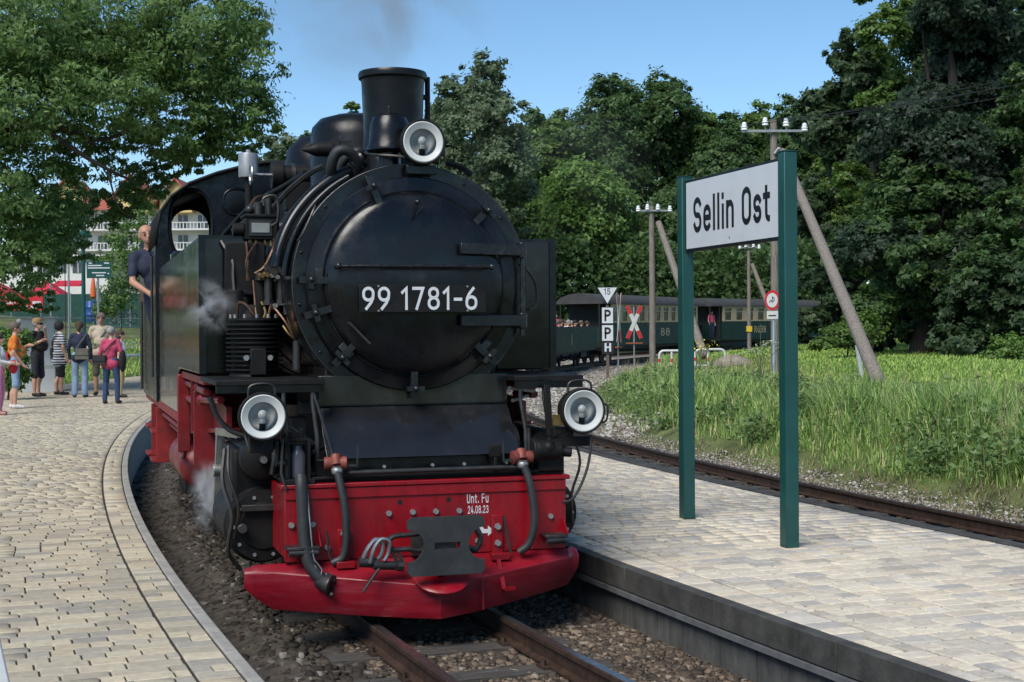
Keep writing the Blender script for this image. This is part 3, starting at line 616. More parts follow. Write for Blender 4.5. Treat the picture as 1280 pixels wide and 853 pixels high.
# ---- apron below the smokebox
ap = part('apron', MB().prism([(.40, 1.45), (.40, 1.262), (.10, .962), (.112, .955), (.414, 1.257), (.414, 1.45)], lambda a, b, d: (d, a, b), -.60, .61), mat('painted_sheen_apron_black', (.014, .0145, .016), .15, spec=.8, var=.35, scale=2.5, rvar=.08, wear=.5, wearcol=(.06, .06, .062), wscale=3, stretch=(1, 1, .5)), .003, smooth=20)  # paler base and mottling of the black stand in for reflected bright sky
part('apron_edge', MB().box(-.602, .612, .388, .3985, 1.262, 1.272), m_blk, 0, ap)
low = part('lower_panel', MB().box(-.66, .66, .118, .135, .847, .958), m_blk, .003)
for x in (-.25, .05, .25, .52, -.5): bolt(x, .118, .905, low, .62)
part('deck_strip', MB().box(-.70, .70, .03, .1175, .847, .862), m_blkm, .003)
for s in (-1, 1): part('apron_side', MB().prism([(.13, .85), (.13, .96), (.42, 1.262), (.42, 1.45), (1.4, 1.45), (1.4, .85)], lambda a, b, d: (d, a, b), s * .585, s * .575), m_blkm)
part('saddle', MB().box(-.55, .55, .45, 1.5, .85, 1.5), m_blkm, .01)
# ---- smokebox
ZC = 2.02; AX = (0, -1, 0)
sb = part('smokebox', MB().lathe([(.74, -1.55), (.752, -1.5), (.752, -.46), (.757, -.455), (.757, -.43), (.748, -.418), (.66, -.418)], (0, 0, ZC), AX, 72), m_door, smooth=35)
for k in range(14):
    a = 2 * math.pi * (k + .4) / 14; link('rivet', rivet_me, None, sb, loc=(.722 * math.cos(a), .418, ZC + .722 * math.sin(a)))
door = part('smokebox_door', MB().lathe([(.672, -.42), (.672, -.388), (.664, -.376), (.60, -.368), (.585, -.362), (.578, -.352), (.574, -.366)] , (0, 0, ZC), AX, 72), m_door, smooth=30)
dp_ = [(.572 * math.sin(R_(a)), -.356 + .105 * (math.cos(R_(a * .72)) - math.cos(R_(90 * .72))) / (1 - math.cos(R_(90 * .72)))) for a in range(90, -1, -6)]
part('door_dish', MB().lathe(dp_, (0, 0, ZC), AX, 72), m_door, 0, door, smooth=60)
m_edge = mat('worn_edge_grey', (.06, .062, .066), .4, .3, var=.5, scale=9)
part('rim_bead', MB().tube([(.5765 * math.cos(a), .358, ZC + .5765 * math.sin(a)) for a in [k * math.pi / 40 for k in range(80)]], .0035, 6, closed=True), m_edge, 0, door)
part('rim_bead', MB().tube([(.752 * math.cos(a), .424, ZC + .752 * math.sin(a)) for a in [k * math.pi / 40 for k in range(80)]], .0035, 6, closed=True), m_edge, 0, sb)
for z in (2.235, 1.786):
    hg = part('hinge', MB().bar((.265, .232, z), (.70, .328, z), .034, .072, up=(0, 0, 1)).cyl((.70, .338, z - .05), (.70, .338, z + .05), .03, n=14), m_fit, .006, door)
part('hinge_pin', MB().cyl((.70, .338, 1.69), (.70, .338, 2.28), .014, n=10), m_fit, 0, door)
hr = MB().tube(smoothpath([(-.516, .185, 2.118), (-.25, .155, 2.119), (0, .15, 2.12), (.25, .155, 2.121), (.466, .185, 2.122)], 5), .0125, 10)
for x in (-.505, .455): hr.cyl((x, .185, 2.12), (x, .33, 2.12), .012, n=8).ell((x, .183, 2.12), .021, 10, 8)
part('handrail', hr, m_fit, 0, door)
part('grab_handle', MB().tube([(-.433, .28, 1.775), (-.433, .235, 1.775), (-.312, .215, 1.648), (-.312, .26, 1.648)], .008, 8), m_dsteel, 0, door)
part('hook', MB().tube(smoothpath([(.0, .24, 2.515), (.012, .21, 2.50), (.0, .20, 2.46), (-.01, .21, 2.44)], 4), .011, 8).ell((0, .25, 2.52), .02, 8, 6), m_blk, 0, door)
npl = part('number_plate', MB().box(-.385, .412, .172, .182, 1.838, 2.006), m_blkm, .002, door)
letters('number', '99 1781-6', m_num, npl, (-.366, .172, 1.852), .142, .722, sw=.135, gap=.17)
for x in (-.266, .293):
    for z in (1.848, 1.997): link('bolt', bolt_me, None, npl, loc=(x, .172, z), scale=(.4, .3, .4))
for (x, z) in ((-.27, 2.627), (.461, 2.473), (-.655, 2.04), (-.45, 1.58), (.459, 1.572), (-.01, 1.40), (-.62, 1.84)):
    a = math.atan2(z - ZC, x); ra = math.hypot(x, z - ZC); er = Vector((math.cos(a), 0, math.sin(a))); et = Vector((-math.sin(a), 0, math.cos(a))); c = er * .655 + Vector((0, .34, ZC))
    lm = MB().bar(c - er * .115, c + er * .065, .042, .03, up=(0, 1, 0)).cyl(c + Vector((0, .05, 0)), c + Vector((0, -.055, 0)), .015, n=8).bar(c - et * .055 + Vector((0, -.045, 0)), c + et * .055 + Vector((0, -.045, 0)), .03, .032, up=(0, 1, 0))
    lm.ell(c + Vector((0, -.06, 0)), .02, 8, 6)
    part('door_clamp', lm, m_fit, 0, door)
for (x, z) in ((-.62, 2.06), (-.44, 1.60), (.47, 1.60)):
    a = math.atan2(z - ZC, x); er = Vector((math.cos(a), 0, math.sin(a))); et = Vector((-math.sin(a), 0, math.cos(a))); c = er * .60 + Vector((0, .352, ZC))
    part('clamp_pad', MB().bar(c - et * .05, c + et * .05, .045, .012, up=(0, 1, 0)), m_dsteel, .002, door)
# ---- chimney, bell, domes, boiler
ch = part('chimney', MB().lathe([(.36, 2.70), (.30, 2.76), (.235, 2.82), (.208, 2.90), (.198, 2.98), (.196, 3.05), (.207, 3.36), (.211, 3.385), (.226, 3.395), (.229, 3.42), (.222, 3.438), (.203, 3.438), (.19, 3.36), (.18, 2.9), (0, 2.85)], (0, .95, 0), (0, 0, 1), 48), m_blks, smooth=30)
part('blower_pipe', MB().cyl((.236, .95, 2.86), (.236, .95, 3.42), .018, n=10).box(.2, .25, .93, .97, 3.27, 3.30), m_blkm, 0, ch)
bell = part('warning_bell', MB().lathe([(.13, 2.855), (.15, 2.865), (.15, 2.88), (.136, 2.905), (.130, 2.97), (.125, 3.03), (.105, 3.075), (.06, 3.10), (0, 3.108)], (-.115, .52, 0), (0, 0, 1), 36).cyl((-.115, .52, 2.72), (-.115, .52, 2.86), .07, n=16), m_blk, smooth=35)
part('bell_knob', MB().lathe([(.018, 3.10), (.012, 3.12), (.016, 3.135), (.01, 3.15), (0, 3.155)], (-.115, .52, 0), (0, 0, 1), 12), m_blkm, 0, bell)
part('bell_pipe', MB().tube(smoothpath([(-.25, .62, 2.86), (-.23, .45, 2.83), (-.12, .36, 2.815), (.0, .34, 2.80)], 5), .01, 8).tube(smoothpath([(.03, .5, 3.04), (.1, .55, 3.08), (.2, .75, 3.06)], 5), .006, 6), m_dsteel, 0, bell)
boil = part('boiler', MB().cyl((0, 1.55, ZC), (0, 6.2, ZC), .69, n=64), m_blk)
for y in (1.7, 2.6, 3.5, 4.4, 5.3): part('boiler_band', MB().lathe([(.69, y - .03), (.699, y - .03), (.699, y + .03), (.69, y + .03)], (0, 0, ZC), (0, 1, 0), 64), m_blk, 0, boil)
part('steam_dome', MB().lathe([(.42, 2.60), (.37, 2.68), (.352, 2.76), (.352, 3.16), (.335, 3.24), (.28, 3.30), (.16, 3.335), (0, 3.345)], (0, 2.2, 0), (0, 0, 1), 48), m_blks, smooth=35)
part('sand_dome', MB().lathe([(.40, 2.60), (.34, 2.68), (.33, 2.9), (.33, 3.15), (.30, 3.27), (.22, 3.35), (.1, 3.385), (0, 3.39)], (0, 3.7, 0), (0, 0, 1), 48), m_blks, smooth=35)
sv = part('safety_valve', MB().box(-.2, .2, 4.7, 5.1, 2.65, 3.3).cyl((-.08, 4.9, 3.2), (-.08, 4.9, 3.42), .05, n=12).cyl((.08, 4.9, 3.2), (.08, 4.9, 3.42), .05, n=12), m_blkm, .02)
gen = part('turbo_generator', MB().cyl((-.50, 2.9, 2.955), (-.18, 2.9, 2.965), .08, n=20).cyl((-.55, 2.9, 2.955), (-.47, 2.9, 2.955), .108, n=20).cyl((-.24, 2.9, 2.96), (-.18, 2.9, 2.96), .108, n=20).box(-.45, -.22, 2.82, 2.98, 2.68, 2.90), m_blkm)
part('flange', MB().cyl((-.40, 2.9, 2.957), (-.37, 2.9, 2.957), .093, n=16), m_dsteel, 0, gen)
part('valve_wheel', MB().tube([(-.705, 2.9 + .075 * math.cos(a), 2.955 + .075 * math.sin(a)) for a in [k * math.pi / 10 for k in range(20)]], .012, 8, closed=True).bar((-.705, 2.83, 2.955), (-.705, 2.97, 2.955), .014, .014).bar((-.705, 2.9, 2.89), (-.705, 2.9, 3.02), .014, .014).cyl((-.71, 2.9, 2.955), (-.54, 2.9, 2.955), .014, n=8), m_steel, 0, gen)
part('silencer', MB().lathe([(0, 2.985), (.078, 2.985), (.08, 2.995), (.08, 3.165), (.075, 3.18), (.02, 3.185), (.02, 3.21), (0, 3.21)], (-.67, 3.4, 0), (0, 0, 1), 24), m_silver, 0)
part('silencer_stand', MB().cyl((-.67, 3.4, 2.50), (-.67, 3.4, 2.99), .03, n=10), m_blkm)
# ---- side tanks
for s in (-1, 1):
    tp = MB().prism([(1.3, 1.447), (3.25, 1.447), (3.35, 1.43), (3.4, 1.38), (3.42, 1.08), (6.2, 1.07), (6.2, 2.365), (1.3, 2.365)], lambda a, b, d: (d, a, b), s * .80, s * 1.24)
    tk = part('water_tank', tp, m_blkg, .012, smooth=25)
    part('top_edge', MB().box(min(s * 1.246, s * .79), max(s * 1.246, s * .79), 1.292, 1.31, 2.352, 2.372), m_blk, 0, tk)
    part('corner_angle', MB().box(min(s * 1.246, s * 1.2), max(s * 1.246, s * 1.2), 1.288, 1.2995, 1.45, 2.35), m_blk, 0, tk)
    part('filler_lid', MB().lathe([(.2, 2.366), (.2, 2.42), (.17, 2.45), (0, 2.46)], (s * 1.02, 4.6, 0), (0, 0, 1), 24), m_blk, 0, tk)
# ---- cab
half = [(-1.25, 2.55), (-1.235, 2.75), (-1.20, 2.91), (-1.10, 3.06), (-.93, 3.19), (-.66, 3.30), (-.42, 3.37), (-.2, 3.415), (0, 3.43)]
prof = half + [(-x, z) for x, z in half[:-1]][::-1]
outer = [(-1.25, 1.2)] + prof + [(1.25, 1.2)]
cab = holed_plate(outer, [oval(-.915, 2.80, .195, .345), oval(.915, 2.80, .195, .345), oval(-.46, 3.04, .13, .12), oval(.46, 3.04, .13, .12)], lambda a, b: (a, 6.2, b), .02, 'cab', m_blk)
for s in (-1, 1):
    fr = MB(); P = oval(s * .915, 2.80, .205, .355, 40); fr.tube([(a, 6.185, b) for a, b in P], .018, 8, closed=True); part('window_frame', fr, m_blk, 0, cab)
    P = oval(s * .46, 3.04, .14, .13, 32); wf = part('window_frame', MB().tube([(a, 6.185, b) for a, b in P], .014, 8, closed=True), m_blk, 0, cab)
    part('pane', MB().prism(oval(s * .46, 3.04, .135, .125, 24), lambda a, b, d: (a, d, b), 6.197, 6.203), m_blkg, 0, wf)
    holed_plate([(6.2, 1.06), (6.2, 2.62), (8.9, 2.62), (8.9, 1.06)], [[(6.9, 2.02), (6.9, 2.56), (8.3, 2.56), (8.3, 2.02)]], lambda a, b: (s * 1.25, a, b), .02, 'cab_side', m_blk, cab)
    part('grab_rail', MB().tube([(s * 1.29, 6.35, 1.3), (s * 1.29, 6.35, 2.5)], .014, 8), m_dsteel, 0, cab); part('grab_rail', MB().tube([(s * 1.29, 8.6, 1.1), (s * 1.29, 8.6, 2.1)], .014, 8), m_dsteel, 0, cab)
holed_plate(outer, [oval(-.72, 2.92, .22, .26), oval(.72, 2.92, .22, .26)], lambda a, b: (a, 8.9, b), .02, 'rear_wall', m_blkm, cab)
rf = MB(); pr = [(-1.262, 2.60)] + [(x * 1.012, z + .012) for x, z in prof[1:-1]] + [(1.262, 2.60)]; n = len(pr)
for y in (6.05, 9.1):
    for x, z in pr: rf.v.append((x, y, z))
rf.f = [(i, i + 1, n + i + 1, n + i) for i in range(n - 1)]
ro = part('cab_roof', rf, m_blkm, 0, cab, smooth=60); sm_ = ro.modifiers.new('thickness', 'SOLIDIFY'); sm_.thickness = .03; sm_.offset = 0
part('roof_vent', MB().lathe([(.20, 3.28), (.2, 3.36), (.17, 3.40), (0, 3.41)], (-.5, 7.2, 0), (0, 0, 1), 20), m_blkm, 0, ro)
part('backhead', MB().cyl((0, 6.22, 2.0), (0, 6.7, 2.0), .62, n=32), m_blkm, 0, cab)
part('coal_bunker', MB().box(-1.24, 1.24, 8.92, 10.2, 1.07, 2.55), m_blk, .02)
part('cab_floor', MB().box(-1.23, 1.23, 6.25, 8.85, 1.0, 1.06), m_blkm)
part('cab_rod', MB().tube([(-.98, 6.16, 2.41), (-.80, 6.1, 2.47), (-.62, 6.1, 2.6)], .012, 6).tube([(-.73, 5.5, 2.62), (-.45, 4.9, 2.75)], .012, 6), m_steel, 0, cab)
# ---- running boards and their posts
for (x0, x1, posts) in ((-1.24, -.592, ((-.84, .16), (-.665, .16))), (.606, 1.06, ((.645, .16), (.80, .16)))):
    rb = part('running_board', MB().box(x0, x1, .20, 1.29, 1.405, 1.437), m_blkm, .004)
    part('board_edge', MB().box(x0 + .002, x1 - .002, .205, .225, 1.36, 1.404), m_blk, 0, rb)
    for (x, y) in posts: part('board_post', MB().tube([(x, y + .06, 1.404), (x + .0, y + .06, 1.30), (x + .015, y, 1.1), (x + .02, y, .846)], .013, 8), m_dsteel, 0, rb)
part('board_extension', MB().box(1.061, 1.17, .62, 1.29, 1.405, 1.437), m_blkm, .003)
part('stay', MB().cyl((.62, .3, 1.28), (1.0, 1.2, 1.27), .012, n=8).cyl((.6, .3, 1.36), (1.05, 1.2, 1.30), .012, n=8), m_dsteel); part('stay', MB().cyl((.62, .5, 1.265), (.95, 1.6, 1.255), .014, n=8).cyl((.6, .9, 1.02), (.95, 1.9, 1.0), .014, n=8), m_redd)
part('stay', MB().cyl((-.66, .22, 1.36), (-.55, .12, .95), .009, n=6).cyl((-.80, .2, 1.15), (-.67, .2, 1.06), .008, n=6).box(-.83, -.64, .2, .24, 1.045, 1.06), m_dsteel)
# ---- headlamps
def headlamp(c, s=1.0, bracket=None, handle=True):
    x, y, z = c
    hl = part('headlamp', MB().lathe([(0, -.19), (.06, -.185), (.105, -.165), (.128, -.13), (.132, -.05), (.141, -.045), (.143, -.004), (.137, .004), (.128, .003)], c, AX, 40), m_blkm, smooth=35)
    part('lamp_ring', MB().lathe([(.1275, .0025), (.122, .005), (.10, -.006), (.084, -.012)], c, AX, 40), m_enam, 0, hl)
    part('reflector', MB().lathe([(.0845, -.012), (.078, -.035), (.05, -.07), (0, -.085)], c, AX, 32), m_refl, 0, hl)
    part('bulb', MB().ell((x, y + .03, z + .008), (.026, .026, .029), 14, 10).cyl((x, y + .035, z - .045), (x, y + .032, z - .012), .015, .018, n=10), m_bulb, 0, hl)
    part('bulb_socket', MB().cyl((x, y + .04, z - .082), (x, y + .036, z - .04), .019, n=10), m_blkm, 0, hl)
    gl_ = MB().lathe([(.0, .006), (.05, .003), (.084, -.008)], c, AX, 32); part('lamp_glass', gl_, m_glass, 0, hl)
    if handle: part('handle', MB().tube(smoothpath([(x - .075, y + .08, z + .11), (x - .07, y + .08, z + .165), (x - .03, y + .08, z + .185), (x + .04, y + .08, z + .185), (x + .075, y + .08, z + .165), (x + .08, y + .08, z + .11)], 4), .007, 6), m_dsteel, 0, hl)
    return hl
hA = headlamp((-1.0, -.09, 1.235)); hB = headlamp((.958, -.09, 1.225)); hC = headlamp((.046, .28, 2.897), handle=False)
part('lamp_bracket', MB().box(.0, .10, .36, .50, 2.72, 2.79).box(-.05, .14, .33, .37, 2.70, 2.76).bar((.19, .36, 2.82), (.19, .36, 2.93), .02, .03), m_blk, .006, hC)
part('lamp_bracket', MB().box(-1.07, -.93, .0, .05, 1.02, 1.12).bar((-1.0, .03, 1.1), (-.86, .2, 1.03), .04, .05).bar((-.85, .17, .86), (-.85, .17, 1.12), .03, .03), m_blkm, .004, hA)
part('lamp_clip', MB().tube(smoothpath([(-1.10, -.06, 1.13), (-1.08, -.08, 1.06), (-1.06, -.06, 1.03)], 4), .008, 6), m_dsteel, 0, hA); part('lamp_clip', MB().tube([(-.875, .0, 1.1), (-.89, -.02, .9), (-.86, -.02, .8)], .008, 6), m_dsteel, 0, hA)
part('lamp_bracket', MB().box(.80, .93, .02, .10, 1.06, 1.12).box(.80, 1.04, .02, .08, 1.0, 1.06).bar((.80, .1, 1.06), (.80, .16, 1.38), .03, .04), m_blkm, .004, hB)
part('lamp_clip', MB().tube(smoothpath([(1.09, -.05, 1.27), (1.125, -.06, 1.25), (1.12, -.06, 1.17), (1.095, -.05, 1.15), (1.09, -.05, 1.20)], 4), .007, 6), m_dsteel, 0, hB)
part('lamp_plate', MB().box(.79, .87, .0, .018, 1.135, 1.2), m_brass, 0, hB)
part('lamp_cable', MB().tube(smoothpath([(1.02, -.04, 1.07), (1.015, -.05, .98), (.99, -.05, .86), (.94, -.05, .745), (.89, -.04, .675), (.85, .0, .66)], 5), .009, 8), m_rub, 0, hB)
# ---- gear on the front deck
pot = part('condenser_pot', MB().lathe([(.0, .86), (.05, .86), (.05, .99), (.042, 1.01), (.03, 1.03), (.03, 1.05), (0, 1.055)], (-.775, .10, 0), (0, 0, 1), 18), mat('dusty_glass', (.10, .095, .11), .3, var=.2))
part('pot_frame', MB().box(-.845, -.828, .03, .17, .85, 1.08).box(-.725, -.708, .03, .17, .85, 1.08).box(-.845, -.708, .03, .17, 1.08, 1.095).box(-.87, -.69, -.02, .2, .8285, .858).cyl((-.82, .1, 1.09), (-.82, .1, 1.13), .012, n=8).cyl((-.75, .1, 1.09), (-.75, .1, 1.15), .018, n=8), m_blkm, .003, pot)
part('pot_pipe', MB().cyl((-.91, .08, .95), (-.85, .08, .95), .02, n=10).cyl((-.9, .08, .95), (-.9, .08, 1.08), .012, n=8), m_dsteel, 0, pot); part('pot_pipe', MB().cyl((-.69, .12, 1.0), (-.60, .25, 1.02), .014, n=8), m_dsteel, 0, pot)
pb = part('bell_motor', MB().box(.70, .87, .04, .26, .847, .97).cyl((.68, .02, .985), (.84, .02, .985), .062, n=18).cyl((.66, .04, .98), (.70, .04, .98), .075, n=18).cyl((.84, .02, .97), (.91, .0, .965), .03, n=12).ell((.76, .0, 1.0), (.05, .05, .045), 12, 8), m_blkm, .008)
part('motor_lever', MB().cyl((.66, .08, .95), (.655, .08, 1.12), .011, n=8).cyl((.57, .05, .955), (.68, .05, .965), .02, n=10), m_dsteel, 0, pb)
part('sand_wheel', MB().lathe([(0, 0), (.14, 0), (.15, .02), (.15, .05), (.13, .06), (0, .06)], (.60, .40, .98), (1, 0, 0), 24), m_blkm)
# ---- air pump, lubricator and pipework beside the smokebox
ax_, ay_ = -.915, 1.02
pr_ = [(0, 1.44), (.165, 1.44)]
for k in range(11):
    z = 1.475 + k * .029; pr_ += [(.150, z), (.183, z + .003), (.183, z + .012), (.150, z + .015)]
pr_ += [(.15, 1.80), (.165, 1.80), (.165, 1.815), (.10, 1.82), (.09, 1.90), (0, 1.905)]
pump = part('air_pump', MB().lathe(pr_, (ax_, ay_, 0), (0, 0, 1), 32), m_blkm, smooth=30)
part('pump_valve', MB().box(ax_ - .05, ax_ + .05, ay_ - .22, ay_ - .12, 1.45, 1.62).cyl((ax_ - .09, ay_ - .19, 1.56), (ax_ + .1, ay_ - .19, 1.56), .02, n=10), m_blkm, .006, pump)
for x in (-.075, .075): link('bolt', bolt_me, None, pump, loc=(ax_ + x, ay_ - .19, 1.56), scale=(1.1, 1.1, 1.1))
for k in range(7): a = math.pi * (1 + k / 6); part('stud', MB().cyl((ax_ + .15 * math.cos(a), ay_ + .15 * math.sin(a), 1.815), (ax_ + .15 * math.cos(a), ay_ + .15 * math.sin(a), 1.84), .012, n=6), m_bolt, 0, pump)
part('pump_cylinder', MB().cyl((-1.03, 1.1, 1.82), (-1.03, 1.1, 2.0), .055, n=14).cyl((-.86, 1.08, 1.82), (-.86, 1.08, 2.06), .045, n=14).box(-1.08, -.82, 1.19, 1.285, 2.0, 2.32).box(-1.1, -.8, 1.12, 1.28, 1.97, 2.0), m_blkm, .006, pump)
lub = part('lubricator', MB().box(-.945, -.73, 1.22, 1.42, 2.34, 2.49).cyl((-.945, 1.3, 2.41), (-1.02, 1.3, 2.41), .045, n=14).cyl((-.73, 1.3, 2.42), (-.66, 1.3, 2.42), .05, n=14).box(-.955, -.72, 1.21, 1.43, 2.488, 2.51), m_blkm, .006)
part('sight_glass', MB().box(-.905, -.785, 1.205, 1.219, 2.385, 2.45), mat('oily_gauge_glass', (.22, .23, .22), .15, var=.15), .002, lub)
part('glass_frame', MB().box(-.92, -.77, 1.21, 1.2185, 2.45, 2.47).box(-.92, -.77, 1.21, 1.2185, 2.365, 2.384).box(-.92, -.906, 1.21, 1.2185, 2.384, 2.45).box(-.784, -.77, 1.21, 1.2185, 2.384, 2.45), m_dsteel, 0, lub)
for x in (-.91, -.87, -.81, -.77): part('brass_union', MB().cyl((x, 1.25, 2.30), (x, 1.25, 2.34), .014, n=6), m_brass, 0, lub)
part('lubricator_linkage', MB().tube([(-.90, 1.4, 2.51), (-.86, 1.42, 2.58), (-.78, 1.42, 2.62)], .014, 6).cyl((-.84, 1.36, 2.51), (-.84, 1.36, 2.60), .03, n=10).cyl((-.77, 1.38, 2.51), (-.77, 1.38, 2.66), .022, n=10).ell((-.9, 1.36, 2.55), .03, 10, 8), m_dsteel, 0, lub)
def pipe(pts, r, m, n=5): return part('pipe', MB().tube(smoothpath(pts, n), r, 10 if r > .02 else 6), m)
def around(r, y0, y1, a0, a1, k=10): return [((r) * math.cos(R_(a0 + (a1 - a0) * i / k)), y0 + (y1 - y0) * i / k, ZC + r * math.sin(R_(a0 + (a1 - a0) * i / k))) for i in range(k + 1)]
pipe(around(.81, .85, .75, 112, 172), .045, m_blk, 3); pipe(around(.775, .60, .60, 118, 176), .022, m_blk, 3); pipe(around(.80, 1.05, 1.15, 115, 165), .03, m_blkm, 3)
pipe(around(.772, 1.35, 1.32, 114, 170), .014, m_dsteel, 3); pipe(around(.77, 1.2, 1.25, 120, 160), .012, m_dsteel, 3)
pipe(around(.768, .47, .47, 62, 8), .012, m_dsteel, 3); pipe([(.76, .47, 2.13), (.80, .5, 2.10), (.86, .55, 2.02), (.865, .55, 1.92), (.83, .5, 1.87), (.78, .47, 1.86)], .010, m_dsteel)
pipe([(.24, .46, 2.79), (.33, .46, 2.77), (.40, .46, 2.72)], .02, m_blk); pipe(around(.79, .9, .95, 60, 20), .035, m_blkm, 3)
part('hand_grip', MB().tube(smoothpath([(-.61, .40, 2.50), (-.63, .37, 2.46), (-.69, .37, 2.33), (-.72, .40, 2.28)], 4), .008, 6), m_dsteel)
pipe([(-.40, .9, 2.68), (-.44, .8, 2.78), (-.41, .75, 2.88), (-.33, .75, 2.88), (-.27, .8, 2.80), (-.30, .9, 2.70)], .034, m_rub); pipe([(-.38, 1.0, 2.70), (-.34, .9, 2.84), (-.25, .85, 2.90), (-.22, .9, 2.84)], .03, m_rub)
pipe([(-.45, 1.2, 2.65), (-.38, 1.25, 2.78), (-.28, 1.3, 2.84)], .025, m_dsteel); part('pipe_union', MB().cyl((-.30, .8, 2.80), (-.24, .8, 2.86), .04, n=10).cyl((-.43, .9, 2.66), (-.39, .9, 2.72), .045, n=10), m_dsteel)
part('cylinder_cock', MB().lathe([(.0, -.13), (.05, -.12), (.055, -.02), (.07, -.01), (.07, .03), (.055, .04), (.055, .12), (0, .13)], (-.29, 1.55, 3.0), (1, 0, .05), 16).lathe([(.01, -.22), (.05, -.13), (.05, -.1)], (-.29, 1.55, 3.0), (1, 0, .05), 12), m_blkm)
for pts, r, m in [
    ([(-.829, 1.15, 2.56), (-.829, 1.15, 2.612), (-.745, 1.15, 2.617), (-.74, 1.15, 2.466), (-.78, 1.17, 2.43)], .010, m_dsteel), ([(-.945, 1.18, 2.32), (-.946, 1.10, 2.19), (-.953, 1.08, 2.06)], .008, m_copper), ([(-.875, 1.18, 2.32), (-.952, 1.10, 2.20), (-.94, 1.08, 2.06)], .008, m_copper),
    ([(-.76, 1.18, 2.34), (-.787, 1.05, 2.267), (-.845, 1.03, 2.152), (-.911, 1.02, 2.104)], .010, m_copper), ([(-1.03, .96, 1.84), (-1.023, .94, 1.913), (-.977, .92, 1.90), (-.931, .9, 1.838), (-.885, .9, 1.80), (-.843, .9, 1.82), (-.818, .93, 1.90)], .009, m_copper),
    ([(-.923, .98, 2.06), (-.915, .93, 1.87), (-.91, .9, 1.825)], .008, m_copper), ([(-.872, .98, 1.92), (-.853, .93, 1.857), (-.867, .92, 1.81)], .008, m_brass), ([(-.80, .92, 1.885), (-.736, .86, 1.79), (-.686, .85, 1.695), (-.662, .86, 1.655)], .009, m_copper), ([(-.75, .87, 1.765), (-.718, .85, 1.714), (-.668, .86, 1.668)], .008, m_brass),
    ([(-.723, .87, 1.83), (-.701, .85, 1.751), (-.663, .86, 1.664)], .007, m_copper), ([(-.70, .87, 1.85), (-.683, .85, 1.751), (-.657, .86, 1.664)], .007, m_brass), ([(-.66, .87, 1.668), (-.662, .87, 1.48)], .028, m_rub), ([(-.734, .9, 2.06), (-.716, .88, 1.977), (-.726, .88, 1.90)], .014, m_dsteel), ([(-.679, .92, 2.19), (-.682, .92, 1.86)], .012, m_dsteel),
    ([(-1.10, 1.26, 2.33), (-1.035, 1.2, 2.20), (-1.032, 1.18, 2.10), (-1.028, 1.16, 1.985)], .013, m_dsteel), ([(-.69, 1.42, 2.44), (-.60, 1.4, 2.555), (-.48, 1.4, 2.65), (-.375, 1.4, 2.72)], .024, m_blkm), ([(-.66, 1.3, 2.39), (-.555, 1.3, 2.545), (-.415, 1.3, 2.69)], .018, m_dsteel), ([(-.645, 1.2, 2.29), (-.605, 1.2, 2.42), (-.515, 1.2, 2.56), (-.40, 1.2, 2.68)], .022, m_blk),
    ([(-.72, 1.5, 2.58), (-.62, 1.4, 2.70), (-.5, 1.3, 2.80), (-.42, 1.2, 2.84)], .020, m_dsteel), ([(-.9, 3.0, 2.5), (-.75, 2.4, 2.68), (-.6, 1.9, 2.76), (-.5, 1.5, 2.82)], .022, m_blkm), ([(-.8, 4.5, 2.55), (-.72, 3.4, 2.6), (-.70, 2.2, 2.55)], .03, m_blkm), ([(-.9, 1.45, 2.55), (-.84, 1.5, 2.64), (-.74, 1.6, 2.66), (-.66, 1.7, 2.6)], .012, m_copper),
    ([(-.72, .95, 2.02), (-.66, .9, 2.06), (-.62, .88, 2.03), (-.60, .86, 1.9)], .018, m_blkm), ([(-.96, 1.3, 2.37), (-.99, 1.5, 2.42), (-.95, 1.9, 2.45), (-.86, 2.3, 2.50)], .014, m_dsteel)]: pipe(pts, r, m)
for (x, z) in ((-.884, 2.083), (-.852, 2.089), (-.82, 2.084), (-.786, 2.074), (-.727, 1.97), (-.80, 1.89)): part('pipe_nut', MB().cyl((x, .95, z), (x + .01, .90, z + .005), .016, n=6).cyl((x, .96, z - .02), (x, .96, z + .025), .012, n=8), m_bolt if x > -.85 else m_brass)
part('valve_handle', MB().cyl((-.772, .87, 1.898), (-.684, .87, 1.902), .010, n=8).cyl((-.726, .87, 1.836), (-.726, .87, 1.90), .02, n=8), m_dsteel)
part('oil_regulator', MB().box(-.90, -.77, 1.0, 1.08, 2.06, 2.11).cyl((-.70, 1.24, 2.42), (-.63, 1.2, 2.43), .055, n=14).tube([(-.63 + .05 * math.cos(q), 1.18, 2.43 + .05 * math.sin(q)) for q in [k * math.pi / 8 for k in range(16)]], .008, 6, closed=True), m_dsteel, .003)
part('pipe_bracket', MB().box(-.72, -.61, .84, .90, 1.955, 1.975).cyl((-.66, .86, 1.90), (-.66, .86, 1.95), .022, n=8).box(-.85, -.70, .93, 1.0, 2.08, 2.16).cyl((-.80, .93, 2.12), (-.80, .90, 2.12), .03, n=12).cyl((-.74, .93, 2.12), (-.74, .90, 2.12), .03, n=12), m_dsteel)
part('valve_block', MB().cyl((-.83, .95, 1.93), (-.83, .95, 2.08), .028, n=12).cyl((-.75, .95, 1.93), (-.75, .95, 2.08), .028, n=12).cyl((-.83, .95, 1.90), (-.83, .95, 1.935), .034, n=6).cyl((-.75, .95, 1.90), (-.75, .95, 1.935), .034, n=6), m_dsteel)
